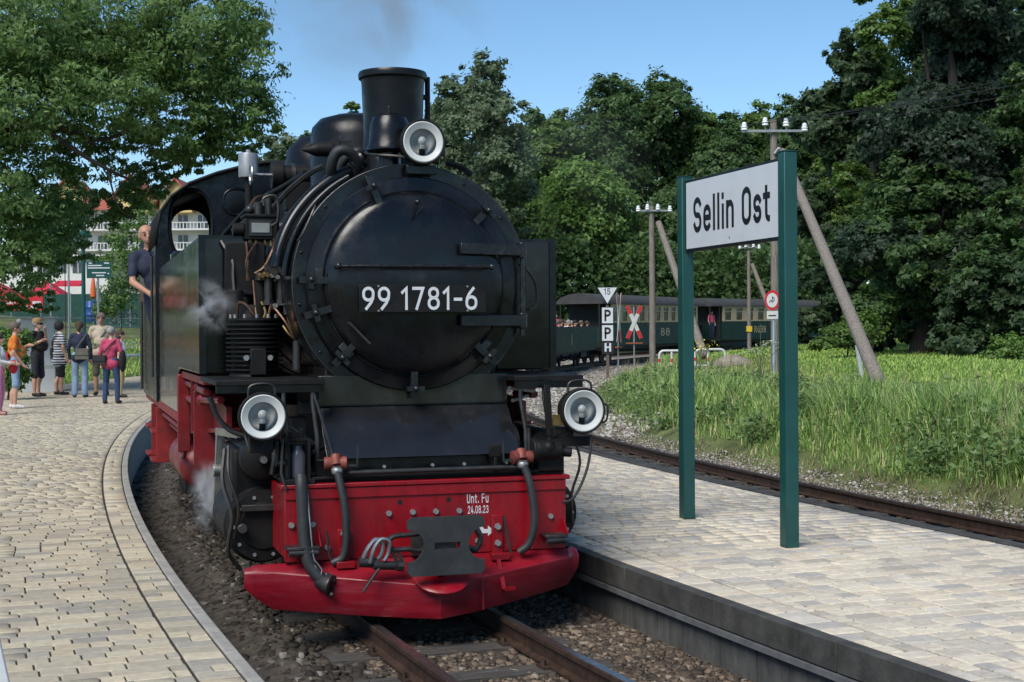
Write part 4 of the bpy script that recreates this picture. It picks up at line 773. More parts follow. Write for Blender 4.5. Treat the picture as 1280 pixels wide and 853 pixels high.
# ---- cylinders, frames, wheels, motion
for s in (-1, 1):
    cyl_ = part('cylinder', MB().lathe([(0, -.03), (.14, -.03), (.15, -.015), (.215, -.01), (.225, .01), (.225, .06), (.24, .065), (.24, .80), (.22, .82), (0, .82)], (s * .92, .58, .52), (0, 1, 0), 36), m_blkm, smooth=30)
    part('valve_chest', MB().lathe([(0, -.06), (.03, -.06), (.03, -.03), (.10, -.02), (.13, 0), (.135, .04), (.135, .86), (0, .86)], (s * .93, .56, .94), (0, 1, 0), 28), m_blkm, 0, cyl_, smooth=30)
    part('chest_casing', MB().box(min(s * .6, s * 1.1), max(s * .6, s * 1.1), .68, 1.36, .55, 1.0), m_blkm, .03, cyl_)
    for k in range(10): a = 2 * math.pi * k / 10; link('bolt', bolt_me, None, cyl_, loc=(s * .92 + .185 * math.cos(a), .57, .52 + .185 * math.sin(a)), scale=(.7, .7, .7))
    part('valve_spindle', MB().cyl((s * .93, .44, .94), (s * .93, .56, .94), .022, n=10), m_steel, 0, cyl_)
    part('drain_pipe', MB().tube(smoothpath([(s * 1.0, .6, .30), (s * 1.02, .5, .25), (s * .98, .42, .15)], 4), .012, 6).tube(smoothpath([(s * 1.13, .6, 1.02), (s * 1.14, .5, .85), (s * 1.08, .5, .65), (s * 1.10, .55, .45)], 4), .01, 6), m_dsteel, 0, cyl_)
part('main_frame', MB().box(-.36, -.33, .3, 9.6, .40, .95).box(.33, .36, .3, 9.6, .40, .95).box(-.33, .33, .4, .6, .4, .8).box(-.33, .33, 3, 3.1, .4, .9), m_redd)
def wheel(s, y, r, spokes):
    w_ = MB().lathe([(r - .05, -.06), (r + .02, -.06), (r + .022, -.04), (r, -.03), (r - .006, .065), (r - .05, .065), (r - .05, -.06)], (s * .42, y, r), (s, 0, 0), 40)
    wo_ = part('wheel', w_, m_dsteel, smooth=30)
    sp = MB().cyl((s * .40, y, r), (s * .50, y, r), .07, n=16)
    for k in range(spokes): a = 2 * math.pi * k / spokes; sp.bar((s * .43, y, r), (s * .43, y + (r - .05) * math.cos(a), r + (r - .05) * math.sin(a)), .035, .04, up=(1, 0, 0))
    part('spokes', sp, m_redd, 0, wo_)
for s in (-1, 1):
    wheel(s, 1.75, .275, 8)
    for y in (2.85, 3.75, 4.65, 5.55, 6.45): wheel(s, y, .4, 10)
    wheel(s, 8.0, .275, 8)
    part('coupling_rod', MB().bar((s * .56, 2.85, .30), (s * .56, 6.45, .30), .05, .09), m_steel); part('connecting_rod', MB().bar((s * .68, 1.9, .50), (s * .66, 4.65, .30), .05, .10), m_steel)
    part('slide_bar', MB().box(min(s * .88, s * .98), max(s * .88, s * .98), 1.4, 2.45, .60, .64).box(min(s * .88, s * .98), max(s * .88, s * .98), 1.4, 2.45, .40, .44).box(min(s * .85, s * 1.0), max(s * .85, s * 1.0), 1.75, 1.95, .42, .62), m_steel, .006)
    part('expansion_link', MB().tube([(s * 1.0, 2.2, 1.1), (s * 1.02, 2.25, .8), (s * 1.0, 2.3, .55)], .03, 8).bar((s * 1.0, 1.45, .94), (s * 1.0, 2.3, .94), .03, .06).bar((s * 1.06, 1.5, .86), (s * 1.05, 1.62, .42), .03, .05), m_steel)
    mbk = MB().prism([(s * .78, 1.30), (s * 1.20, 1.30), (s * 1.20, .76), (s * 1.16, .72), (s * 1.06, .70), (s * 1.02, .95), (s * .78, 1.0)], lambda a, b, d: (a, d, b), 2.38, 2.42)
    part('motion_bracket', mbk, m_redf, .004)
    part('frame_bracket', MB().prism([(1.42, 1.22), (1.42, 1.08), (2.38, 1.02), (2.38, 1.29)], lambda a, b, d: (d, a, b), s * 1.02, s * 1.06).prism([(1.42, 1.08), (1.42, 1.05), (2.38, .99), (2.38, 1.02)], lambda a, b, d: (d, a, b), s * .96, s * 1.10), m_redf, .003)
    part('red_rail', MB().bar((s * 1.19, 1.36, 1.40), (s * 1.19, 3.4, 1.40), .05, .05).cyl((s * 1.17, 1.6, 1.32), (s * 1.17, 3.35, 1.33), .028, n=12).cyl((s * 1.1, 1.35, 1.27), (s * 1.17, 2.0, 1.25), .026, n=12), m_redf)
    part('red_rail', MB().cyl((s * 1.17, 2.4, 1.21), (s * 1.17, 3.4, 1.21), .026, n=12).bar((s * 1.2, 2.44, 1.0), (s * 1.2, 2.44, 1.42), .03, .03).ell((s * 1.17, 2.2, 1.335), .04, 10, 8).ell((s * 1.17, 2.0, 1.25), .04, 10, 8), m_redf)
    part('strut', MB().bar((s * 1.2, 3.36, .78), (s * 1.2, 3.36, 1.40), .06, .10).tube(smoothpath([(s * 1.19, 3.36, .8), (s * 1.19, 3.6, .72), (s * 1.19, 4.0, .74)], 4), .02, 8), m_redf, .01)
    part('air_reservoir', MB().lathe([(0, -.06), (.08, -.05), (.15, -.02), (.185, .03), (.19, .08), (.19, 1.4), (.15, 1.46), (0, 1.5)], (s * 1.02, 3.75, .62), (0, 1, 0), 28), m_redf)
    part('footplate_valance', MB().bar((s * 1.22, 3.42, 1.04), (s * 1.22, 8.9, 1.03), .03, .07), m_redd, .003)
    part('under_pipe', MB().cyl((s * 1.18, 3.6, .94), (s * 1.18, 8.3, .92), .025, n=10).cyl((s * 1.12, 3.9, .84), (s * 1.12, 8.0, .83), .022, n=10), m_redd)
    for y in (6.3, 7.2):
        cs = part('cab_step', MB().box(min(s * 1.0, s * 1.26), max(s * 1.0, s * 1.26), y, y + .03, .45, 1.0), m_redd, .004)
        part('tread', MB().box(min(s * 1.0, s * 1.3), max(s * 1.0, s * 1.3), y + .031, y + .5, .45, .48).box(min(s * 1.05, s * 1.3), max(s * 1.05, s * 1.3), y + .031, y + .5, .74, .77), m_redd, .003, cs)
    part('ash_pan', MB().box(min(s * .5, s * 1.05), max(s * .5, s * 1.05), 5.4, 6.2, .22, .40), m_blkm, .01)

# ---- odds and ends round the left cylinder
part('guard_iron', MB().bar((-.42, .30, .38), (-.42, .22, .08), .03, .06), m_blkm, .004); part('guard_iron', MB().bar((.42, .30, .38), (.42, .22, .08), .03, .06), m_blkm, .004)
for pts, r, m in [([(-1.15, .62, 1.0), (-1.17, .55, .8), (-1.12, .5, .6), (-1.14, .55, .38), (-1.06, .6, .25)], .014, m_dsteel), ([(-.80, .40, .82), (-.84, .38, .6), (-.82, .40, .35), (-.86, .45, .18)], .016, m_blkm),
    ([(-1.2, 1.0, 1.3), (-1.18, .8, 1.2), (-1.12, .6, 1.12), (-1.0, .5, 1.08)], .018, m_blkm)]: pipe(pts, r, m)
part('relief_valve', MB().cyl((-1.06, .55, .52), (-1.06, .46, .52), .03, n=10).cyl((-.80, .55, .62), (-.80, .46, .62), .03, n=10).box(-1.06, -.82, .50, .55, .62, .66), m_dsteel, .004)
part('rocking_lever', MB().bar((-1.12, 1.42, 1.06), (-1.05, .75, 1.08), .03, .05).bar((-1.10, 1.40, 1.06), (-1.12, 1.44, .55), .03, .06).cyl((-1.15, 1.42, .8), (-1.05, 1.42, .8), .045, n=12), m_steel, .004)
part('sand_pipe', MB().tube(smoothpath([(-.86, .9, 1.38), (-.9, .6, 1.2), (-.88, .35, 1.0), (-.90, .3, .86)], 5), .018, 8), m_blkm)
part('junction_box', MB().box(-.78, -.68, .35, .5, 1.08, 1.2).box(-.72, -.64, .3, .45, 1.22, 1.3), m_blkm, .006)
# ================================================================ signs, poles, far train
def atz(px, py, z):
    d = _f * FPX + _r * (px - CXP) - _u * (py - CYP); return Vector((0, 0, CAMH)) + d * ((z - CAMH) / d.z)
def on_ground(px, Y, dz=0):
    p = at(px, 430, Y); return Vector((p.x, p.y, gz(p.x, p.y) + dz))
m_green = mat('dark_green_paint', (.011, .068, .062), .38, var=.15, scale=4, rvar=.08, bmp=.03)
m_wht = mat('white_sign_face', (.60, .63, .66), .45, var=.05, scale=4, wear=.12, wearcol=(.35, .38, .36), wscale=4)
m_bsign = mat('black_lettering', (.01, .01, .011), .5, var=.1)
m_pole = mat('weathered_pole_wood', (.16, .135, .115), .85, var=.3, scale=5, stretch=(6, 6, .7), bmp=.4, bscale=30, col2=(.27, .235, .20))
m_ins = mat('white_porcelain', (.75, .76, .78), .15, var=.05)
m_galv = mat('galvanised_steel', (.30, .32, .33), .5, .5, var=.2, scale=12)
m_sred = mat('sign_red', (.50, .03, .03), .45, var=.1)
# ---- station name board
pR, pL = atz(987, 684, .22), atz(859, 648, .22)
Xb = (pR - pL); Wb = Xb.length; Xb.normalize(); Zb = Vector((0, 0, 1)); Ob = Vector((Xb.y, -Xb.x, 0))
if Ob.dot(-pR) < 0: Ob = -Ob
rzb = math.atan2(Xb.y, Xb.x)
sign = thing('station_sign', 'white Sellin Ost station name board on two dark green posts', 'sign', (pL.x, pL.y, .219), rzb)
ztop = at(981, 190, pR.y).z - .22; zb0 = at(975, 299, pR.y).z - .22; zb1 = at(975, 196, pR.y).z - .22
for x in (0, Wb):
    po = MB().box(x - .048, x + .048, -.05, .05, 0, ztop).build('post', m_green, sign, .006); MB().box(x - .052, x + .052, -.054, .054, ztop, ztop + .006).build('post_cap', m_green, po, .002)
bd = MB().box(.052, Wb - .052, -.022, .022, zb0, zb1).build('board', m_bsign, sign, .004)
fc = -1 if (Matrix.Rotation(rzb, 3, 'Z') @ Vector((0, -1, 0))).dot(-pR) > 0 else 1
MB().box(.075, Wb - .075, min(fc * .0225, fc * .026), max(fc * .0225, fc * .026), zb0 + .022, zb1 - .022).build('sign_face', m_wht, bd, .002)
hb_ = zb1 - zb0; letters('lettering', 'Sellin Ost', m_bsign, bd, (Wb * .125, fc * .026, zb0 + hb_ * .245), hb_ * .49, Wb * .755, out=(0, fc, 0), sw=.16, gap=.15)
bolt_s = MB().cyl((Wb * .5, fc * .026, zb0 + hb_ * .12), (Wb * .5, fc * .03, zb0 + hb_ * .12), .008, n=8).build('screw', m_galv, bd)
# ---- telegraph poles
def pole(px, Y, ytop, r, arm_px, arm_y, ins, brace, label, arm_y2=None):
    b = on_ground(px, Y, -.1); t = at(px, ytop, Y); root = thing('utility_pole', label, 'utility pole', b, 0, 'wooden telegraph poles')
    H_ = t.z - b.z
    MB().tube([(0, 0, 0), (.01, 0, H_ * .5), (0, 0, H_)], [r, r * .92, r * .8], 14).build('pole', m_pole, root)
    if brace:
        ta = at(*brace[0], Y) - b; bb = at(brace[1][0], brace[1][1], brace[2]) - b; bb.z -= .15
        br = MB().tube([bb, bb.lerp(ta, .5), ta], [r * 1.25, r * 1.12, r * .95], 14).build('brace', m_pole, root)
    if arm_px:
        za = at(px, arm_y, Y).z - b.z; s = Y / FPX; x0, x1 = (arm_px[0] - px) * s, (arm_px[1] - px) * s
        MB().box(x0, x1, -.16, -.10, za - .03, za + .03).build('crossarm', m_galv, root, .004)
        for (ipx, ipy) in ins:
            x = (ipx - px) * s; z = at(ipx, ipy, Y).z - b.z; k = 1.15
            io = MB().lathe([(.0, .11 * k), (.04 * k, .10 * k), (.055 * k, .05 * k), (.05 * k, .03 * k), (.075 * k, .0), (.06 * k, -.03 * k), (.075 * k, -.06 * k), (.05 * k, -.08 * k), (0, -.08 * k)], (x, -.13, z), (0, 0, 1), 14).build('insulator', m_ins, root)
            MB().cyl((x, -.13, min(za, z) - .05), (x, -.13, z), .014, n=6).build('pin', m_galv, io)
    return root, t
pA, tA = pole(968.5, 36, 150, .105, (928, 1010), 165, [(931, 160), (957, 154), (983, 155), (1006, 161)], ((978, 190), (1101, 474), 26.5), 'tall weathered wooden pole behind the station sign with a thick leaning strut')
MB().tube(smoothpath([(.0, -.12, tA.z - gz(tA.x, tA.y) - .75), (.12, -.14, tA.z - gz(tA.x, tA.y) - .62), (.2, -.1, tA.z - gz(tA.x, tA.y) - .85)], 5), .035, 8).build('strut_strap', m_galv, pA)
pB, tB = pole(815.5, 50, 258, .115, (797, 840), 264, [(798.5, 262), (810, 260), (823, 260), (838, 262)], ((823, 278), (881, 441), 47.5), 'slim wooden pole with strut between crossing sign and station sign')
pC, tC = pole(936.5, 70, 305, .10, (923, 951), 310, [(925, 309), (932.5, 307), (942, 307), (949, 309)], ((940, 330), (969, 402), 69), 'small distant wooden pole in front of the cream coach')
MB().box(-.13, .13, -.13, .13, at(936, 415, 70).z - pC.location.z, at(936, 408, 70).z - pC.location.z).build('yellow_marker', mat('yellow_plastic', (.62, .42, .03), .5, var=.1), pC, .01)
m_wire = mat('cable_black', (.02, .02, .02), .6, var=.1)
def cable(a, b, sag, label, r=.008):
    a, b = V3(a), V3(b); pts = [a.lerp(b, k / 14) - Vector((0, 0, sag * 4 * (k / 14) * (1 - k / 14))) for k in range(15)]
    tag(MB().tube(pts, r, 5).build('overhead_cable', m_wire), label, 'cable', 'telegraph wires')
for k, (ipx, ipy) in enumerate([(931, 157), (957, 151), (983, 152), (1006, 158)]):
    cable(at(ipx, ipy, 35.9), at(1420 + 26 * k, 62 + 9 * (k % 2), 22), .12, ('thin wire running off to the upper right from the tall pole, %s' % ('outer near end', 'inner near end', 'inner far end', 'outer far end')[k]))
    cable(at(ipx, ipy, 35.9), at((798.5, 810, 823, 838)[k], 259, 49.9), .18, ('thin wire between the tall pole and the slim pole, %s' % ('outer near end', 'inner near end', 'inner far end', 'outer far end')[k]), .006)
# ---- line-side signs
sg = on_ground(759.5, 56, 0); t = thing('railway_signal_board', 'white 15 triangle above P P and H plates on a brown post', 'sign', sg); S56 = 56 / FPX
def zpx(py, Y, root): return at(760, py, Y).z - root.z
MB().box(-.055, .055, -.04, .04, -.1, zpx(382, 56, sg)).build('post', mat('brown_post', (.12, .085, .07), .7, var=.2), t, .005)
MB().box(-.04, .04, .0, .05, zpx(384, 56, sg), zpx(362, 56, sg)).build('upper_post', m_blkm, t)
def flat(pts, y0, y1, name, m, parent): return MB().prism(pts, lambda a, b, d: (a, d, b), y0, y1).build(name, m, parent, smooth=0)
z0, z1 = zpx(381.5, 56, sg), zpx(359, 56, sg); tri = flat([(-.42, z1), (.42, z1), (0, z0)], -.06, -.045, 'triangle_border', m_bsign, t)
flat([(-.37, z1 - .025), (.37, z1 - .025), (0, z0 + .06)], -.066, -.0605, 'triangle_face', m_wht, tri); letters('speed_figure', '15', m_bsign, tri, (-.125, -.066, z1 - .30), .25, .24, sw=.15)
for i, (y0, y1, tx) in enumerate(((384, 405, 'P'), (406, 427, 'P'), (429, 443, 'H'))):
    za, zb_ = zpx(y1, 56, sg), zpx(y0, 56, sg); hw = .235
    pb_ = flat([(-hw, za), (hw, za), (hw, zb_), (-hw, zb_)], -.062, -.045, 'plate', m_bsign, t)
    if tx == 'P': flat([(-hw + .025, za + .025), (hw - .025, za + .025), (hw - .025, zb_ - .025), (-hw + .025, zb_ - .025)], -.067, -.0625, 'plate_face', m_wht, pb_)
    letters('plate_letter', tx, m_bsign if tx == 'P' else m_wht, pb_, (-.12, -.067 if tx == 'P' else -.062, za + .1), (zb_ - za) - .2 if tx == 'P' else (zb_ - za) - .1, .25, sw=.2)
def cross(px, Y, yt, yb, ybase, rz, label):
    b = on_ground(px, Y, 0); zz = lambda py: at(px, py, Y).z - b.z
    t = thing('level_crossing_sign', label, 'sign', b, rz, 'St Andrew crosses at the crossing')
    MB().cyl((0, .06, -.05), (0, .06, zz(yt) - .1), .035, n=10).build('post', m_galv, t)
    zc = (zz(yt) + zz(yb)) / 2; hh = (zz(yt) - zz(yb)) / 2 - .06; ww = .30
    for s in (-1, 1):
        y = 0 if s > 0 else .02
        ar_ = MB().bar((-s * ww, y, zc - hh), (s * ww, y, zc + hh), .16, .012, up=(0, 1, 0)).build('cross_arm', m_enam, t)
        for q in (-1, 1):
            a = Vector((q * s * ww, y - .008, zc + q * hh)); b2 = Vector((q * s * ww * .52, y - .008, zc + q * hh * .52)); MB().bar(a, b2, .155, .004, up=(0, 1, 0)).build('red_end', m_sred, ar_)
    MB().box(-.36, .36, -.02, .08, zz(yb) - .16, zz(yb) - .12).build('base_bar', mat('orange_bar', (.45, .12, .05), .5), t)
cross(793, 62, 381, 425, 455, R_(8), 'red and white St Andrew cross seen face on beside the slim pole')
cross(774.5, 60, 365, 430, 455, R_(68), 'red and white St Andrew cross seen edge on behind the P plates')
b = on_ground(966, 34); t = thing('road_sign', 'round red rimmed restriction sign with white plate on a thin post', 'sign', b, R_(-52)); zz = lambda py: at(966, py, 34).z - b.z
MB().cyl((0, .03, -.05), (0, .03, zz(366)), .024, n=10).build('post', mat('pale_blue_post', (.30, .42, .52), .5, var=.15), t)
zc = zz(375.5); rd = MB().cyl((0, -.01, zc), (0, .0, zc), .235, n=32).build('red_rim', m_sred, t); MB().cyl((0, -.014, zc), (0, -.0105, zc), .17, n=32).build('white_disc', m_enam, rd)
sy = MB().tube([(-.08, -.017, zc - .045), (-.03, -.017, zc), (.015, -.017, zc - .045), (.08, -.017, zc + .015)], .011, 4).tube([(-.015, -.017, zc - .015), (.04, -.017, zc + .06), (.075, -.017, zc + .045)], .011, 4); sy.ell((.015, -.016, zc + .07), (.02, .004, .02), 8, 6); sy.build('pictogram', m_bsign, rd)
pl2 = MB().box(-.17, .17, -.01, .0, zz(399), zz(389)).build('plate', m_enam, t); MB().box(-.12, .12, -.013, -.0105, zz(395.5), zz(394)).build('plate_line', m_bsign, pl2)
b = on_ground(1078, 30); t = thing('marker_post', 'leaning white reflector post beside the strut foot', 'post', b); tp_ = at(1069.5, 422, 30) - b
MB().tube([(0, 0, -.05), tp_ * .82], .045, 8).build('shaft', m_enam, t); MB().tube([tp_ * .82, tp_ * .92], .046, 8).build('black_band', m_bsign, t); MB().tube([tp_ * .92, tp_], [.045, .035], 8).build('cap', m_enam, t)
for k, (x0, x1, Y, lab) in enumerate(((824, 861, 48, 'white hoop barrier with red bands left of the far sign post'), (869, 906, 47.2, 'white hoop barrier with red bands in front of the strut foot'))):
    a = on_ground(x0, Y); c = on_ground(x1, Y); w_ = (c - a).length; t = thing('hoop_barrier', lab, 'barrier', a, math.atan2(c.y - a.y, c.x - a.x), 'white hoop barriers'); hz = .62
    P = [(0, 0, -.1), (0, 0, hz - .15)] + [(.15 - .15 * math.cos(q), 0, hz - .15 + .15 * math.sin(q)) for q in (.4, .8, 1.2, 1.57)] + [(w_ - .15 + .15 * math.sin(q), 0, hz - .15 + .15 * math.cos(q)) for q in (0, .4, .8, 1.2, 1.57)] + [(w_, 0, -.1)]
    MB().tube(P, .04, 8).build('hoop', m_enam, t); MB().cyl((w_ * .42, 0, -.1), (w_ * .42, 0, hz), .035, n=8).build('middle_bar', m_enam, t); MB().cyl((.0, 0, .1), (w_ * .4, 0, .1), .03, n=8).build('lower_bar', m_enam, t)
    for x in (0, w_ * .42): MB().cyl((x, 0, .25), (x, 0, .36), .046, n=8).build('red_band', m_sred, t)
rk = on_ground(915, 46.5); rm_ = MB().ell((0, 0, .06), (.62, .4, .3), 14, 8); rm_.v = [(x * rnd.uniform(.88, 1.12), y * rnd.uniform(.88, 1.12), z * rnd.uniform(.85, 1.15)) for x, y, z in rm_.v]
tag(rm_.build('boulder', mat('boulder_stone', (.26, .225, .18), .85, var=.25, scale=4, bmp=.4, bscale=12), None, loc=rk), 'flat beige boulder lying in the grass behind the hoop barriers', 'boulder')

# ---- the passenger train on the curve
m_cgreen = mat('coach_green', (.008, .036, .025), .6, var=.2, scale=2, spec=.25)
m_cream = mat('coach_cream', (.56, .42, .25), .6, spec=.25, var=.1, scale=2)
m_croof = mat('coach_roof_grey', (.045, .045, .047), .85, var=.25, scale=2)
m_cdark = mat('coach_underframe', (.013, .013, .013), .7, var=.3)
m_cwin = mat('coach_window_glass', (.012, .014, .015), .12, var=.2)
def arc_frame(Ya, Yb):
    a = Vector((float(pol(R_SIDE, Ya)), Ya, float(zt(Ya)))); b = Vector((float(pol(R_SIDE, Yb)), Yb, float(zt(Yb)))); d = b - a
    return a, math.atan2(d.y, d.x), d.length, math.atan2(d.z, math.hypot(d.x, d.y))
def bogie(x, t):
    bg_ = MB().box(x - .9, x + .9, -.8, .8, .42, .66).build('bogie', m_cdark, t, .02)
    for q in (-.55, .55):
        for s in (-1, 1): MB().cyl((x + q, s * .40, .34), (x + q, s * .48, .34), .34, n=20).build('wheel', m_cdark, bg_)
def coach(Ya, Yb, nwin, label, text=None, text_at=.5):
    o, rz, L_, pt = arc_frame(Ya, Yb); t = thing('passenger_coach', label, 'railway coach', o, rz, 'green and cream coaches'); t.rotation_euler = (0, -pt, rz)
    v0 = 1.7; e0 = .15
    MB().box(v0, L_ - v0, -1.08, 1.08, .78, 1.98).build('lower_body', m_cgreen, t, .02)
    # window band: piers, header, sill and recessed panes
    wb0, wb1 = 1.985, 2.86; pit = (L_ - 2 * v0) / nwin; ww_ = pit * .56
    up = MB()
    for s in (-1, 1):
        y0, y1 = (s * 1.08, s * 1.03) if s < 0 else (s * 1.03, s * 1.08)
        up.box(v0, L_ - v0, y0, y1, 2.78, wb1).box(v0, L_ - v0, y0, y1, wb0, 2.03)
        for k in range(nwin + 1):
            xa = v0 + k * pit - (pit - ww_) / 2 if k else v0; xb = v0 + k * pit + (pit - ww_) / 2 if k < nwin else L_ - v0
            up.box(xa, xb, y0, y1, 2.0305, 2.7795)
    ub = up.build('window_band', m_cream, t)
    MB().box(v0 - .01, L_ - v0 + .01, -1.10, -1.081, 1.95, 2.0).build('beading', m_cream, t)
    for k in range(nwin):
        x = v0 + (k + .5) * pit
        wn = MB().box(x - ww_ / 2 + .001, x + ww_ / 2 - .001, -1.045, -1.035, 2.031, 2.779).build('window', m_cwin, t); MB().box(x - ww_ / 2, x + ww_ / 2, -1.055, -1.046, 2.52, 2.56).build('sash_bar', m_cream, wn)
    MB().box(v0, L_ - v0, -.98, .98, 2.0, 2.85).build('interior', m_cdark, t)
    MB().prism([(-1.18, 2.865), (-1.16, 2.98), (-.95, 3.17), (-.5, 3.33), (0, 3.38), (.5, 3.33), (.95, 3.17), (1.16, 2.98), (1.18, 2.865)], lambda a, b, d: (d, a, b), e0, L_ - e0).build('roof', m_croof, t, smooth=50)
    for x0, x1 in ((e0, v0), (L_ - v0, L_ - e0)):
        pf = MB().box(x0, x1, -1.05, 1.05, .78, .9).build('end_platform', m_cdark, t)
        xe = x0 + .06 if x0 == e0 else x1 - .06
        MB().box(xe - .03, xe + .03, -1.0, 1.0, .9, 1.75).build('end_rail', m_cgreen, pf); [MB().cyl((xe, s * .98, .9), (xe, s * .98, 2.87), .035, n=8).build('corner_post', m_cdark, pf) for s in (-1, 1)]
        MB().box(min(x0, x1) + (1.2 if x0 == e0 else .02), min(x0, x1) + (1.4 if x0 == e0 else .2), -1.0, 1.0, .9, 2.86).build('end_bulkhead', m_cdark, pf)
    MB().box(.6, L_ - .6, -.7, .7, .62, .78).build('underframe', m_cdark, t); bogie(2.6, t); bogie(L_ - 2.6, t)
    if text:
        letters('coach_lettering', text, m_cream, t, (L_ * text_at, -1.081, 1.22), .42, 1.7, sw=.13)
    return t, o, rz, L_
c1 = coach(69.2, 87.0, 11, 'green and cream coach with dark roof behind the crossing signs', '88', .52)
c2 = coach(87.9, 104.5, 11, 'green and cream coach lettered in white seen between the sign posts', 'RüBB', .30)
c3 = coach(105.4, 121, 11, 'farthest green and cream coach half hidden by bushes')
o, rz, L_, pt = arc_frame(52.5, 68.4); oc = thing('open_coach', 'open green excursion wagon full of passengers beside the locomotive tank', 'railway coach', o, rz); oc.rotation_euler = (0, -pt, rz)
for s in (-1, 1): MB().box(.2, L_ - .2, s * 1.08 - .025, s * 1.08 + .025, .8, 1.80).build('side_panel', m_cgreen, oc, .01); MB().box(.2, L_ - .2, s * 1.08 - .04, s * 1.08 + .04, 1.801, 1.83).build('side_rail', m_cdark, oc)
for x in (.2, L_ - .2): MB().box(x - .03, x + .03, -1.05, 1.05, .8, 1.8).build('end_panel', m_cgreen, oc)
MB().box(.2, L_ - .2, -1.05, 1.05, .72, .82).build('deck', m_cdark, oc); bogie(2.4, oc); bogie(L_ - 2.4, oc); MB().box(.5, L_ - .5, -.7, .7, .58, .719).build('underframe', m_cdark, oc)
letters('wagon_number', '8', m_cream, oc, (L_ * .50, -1.106, 1.05), .45, .3, sw=.16)
OPEN = (o, rz, L_); C1 = c1; C2 = c2
# white bench at the edge of the picture
bb0 = atz(0, 795, .66); bb1 = atz(13, 853, .66); dv = bb0 - bb1; t = thing('bench', 'white bench corner at the bottom edge of the photo on the curved platform', 'bench', (bb0.x, bb0.y, .222), math.atan2(-dv.x, dv.y))
MB().box(-.42, .0, -1.6, .02, .40, .44).build('seat', m_enam, t, .008)
for y in (-1.4, -.12):
    for x in (-.37, -.05): MB().box(x - .025, x + .025, y - .025, y + .025, 0, .3995).build('leg', m_enam, t, .004)
# ================================================================ vegetation
def leaf_mesh(P, Nn, size, aspect=.5, droop=0, tri=False):
    n = len(P); a = rng.normal(size=(n, 3)); a -= Nn * (a * Nn).sum(1, keepdims=True); a[:, 2] -= droop; a /= np.linalg.norm(a, axis=1, keepdims=True) + 1e-9
    b = np.cross(Nn, a); L_ = (size * rng.uniform(.7, 1.3, n))[:, None]; fold = Nn * L_ * .12
    if tri:
        v = np.stack([P - a * L_ * .5 + b * L_ * aspect * .3, P - a * L_ * .25 - b * L_ * aspect * .62 + fold, P + a * L_ * .6 + b * L_ * aspect * .25], 1).reshape(-1, 3); return v, np.arange(n * 3).reshape(n, 3)
    v = np.stack([P - a * L_ * .5, P + b * L_ * aspect * .5 + fold, P + a * L_ * .5, P - b * L_ * aspect * .5 + fold], 1).reshape(-1, 3)
    return v, np.arange(n * 4).reshape(n, 4)
def crown_points(ells, n, per=55, shell=.55, cr=.2, flat=.6):
    E = np.array(ells, float); wts = (E[:, 3] * E[:, 4] + E[:, 3] * E[:, 5]); wts /= wts.sum(); nc = max(8, n // per)
    ei = rng.choice(len(E), nc, p=wts); d = rng.normal(size=(nc, 3)); d /= np.linalg.norm(d, axis=1, keepdims=True)
    rr = rng.uniform(shell, 1.02, nc) ** .6; C = E[ei, :3] + d * E[ei, 3:6] * rr[:, None]; crad = E[ei, 3:6].min(1) * cr * rng.uniform(.6, 1.5, nc)
    ci = rng.integers(0, nc, n); g = rng.normal(size=(n, 3)) * .55; P = C[ci] + g * crad[ci][:, None] * np.array([1, 1, flat])
    out = d[ci] * .9 + rng.normal(size=(n, 3)) * .45 + np.array([0, -.15, .6]); out /= np.linalg.norm(out, axis=1, keepdims=True)
    return P, out, C
def GREEN(k, seed=0):
    S = {'mid': [(0.0578, 0.1092, 0.0229), (0.1053, 0.1845, 0.0395), (0.1812, 0.2815, 0.0636)], 'dark': [(0.0378, 0.0774, 0.0236), (0.0681, 0.1287, 0.0376), (0.1171, 0.1986, 0.0585)], 'bright': [(0.0736, 0.1418, 0.0295), (0.1354, 0.2388, 0.0516), (0.2062, 0.3283, 0.0811)],
         'blue': [(0.0310, 0.0598, 0.0245), (0.0538, 0.0966, 0.0396), (0.0875, 0.1421, 0.0606)], 'locust': [(0.0625, 0.1229, 0.0334), (0.1250, 0.2196, 0.0602), (0.2170, 0.3248, 0.1036)], 'grey': [(0.0731, 0.1133, 0.0565), (0.1199, 0.1700, 0.0889), (0.1759, 0.2338, 0.1279)], 'copper': [(0.0204, 0.0405, 0.0222), (0.0369, 0.0653, 0.0352), (0.0599, 0.0980, 0.0535)]}[k]
    return islandmat('foliage_' + k, [(0, S[0]), (.5, S[1]), (1, S[2])], rough=.5, trans=.45, spec=.38)
m_bark = mat('dark_bark', (.035, .028, .022), .9, var=.4, scale=6, stretch=(4, 4, 1), bmp=.6, bscale=30)
m_birch = mat('pale_bark', (.22, .21, .18), .8, var=.35, scale=5, stretch=(1, 1, 4), wear=.5, wearcol=(.05, .045, .04))
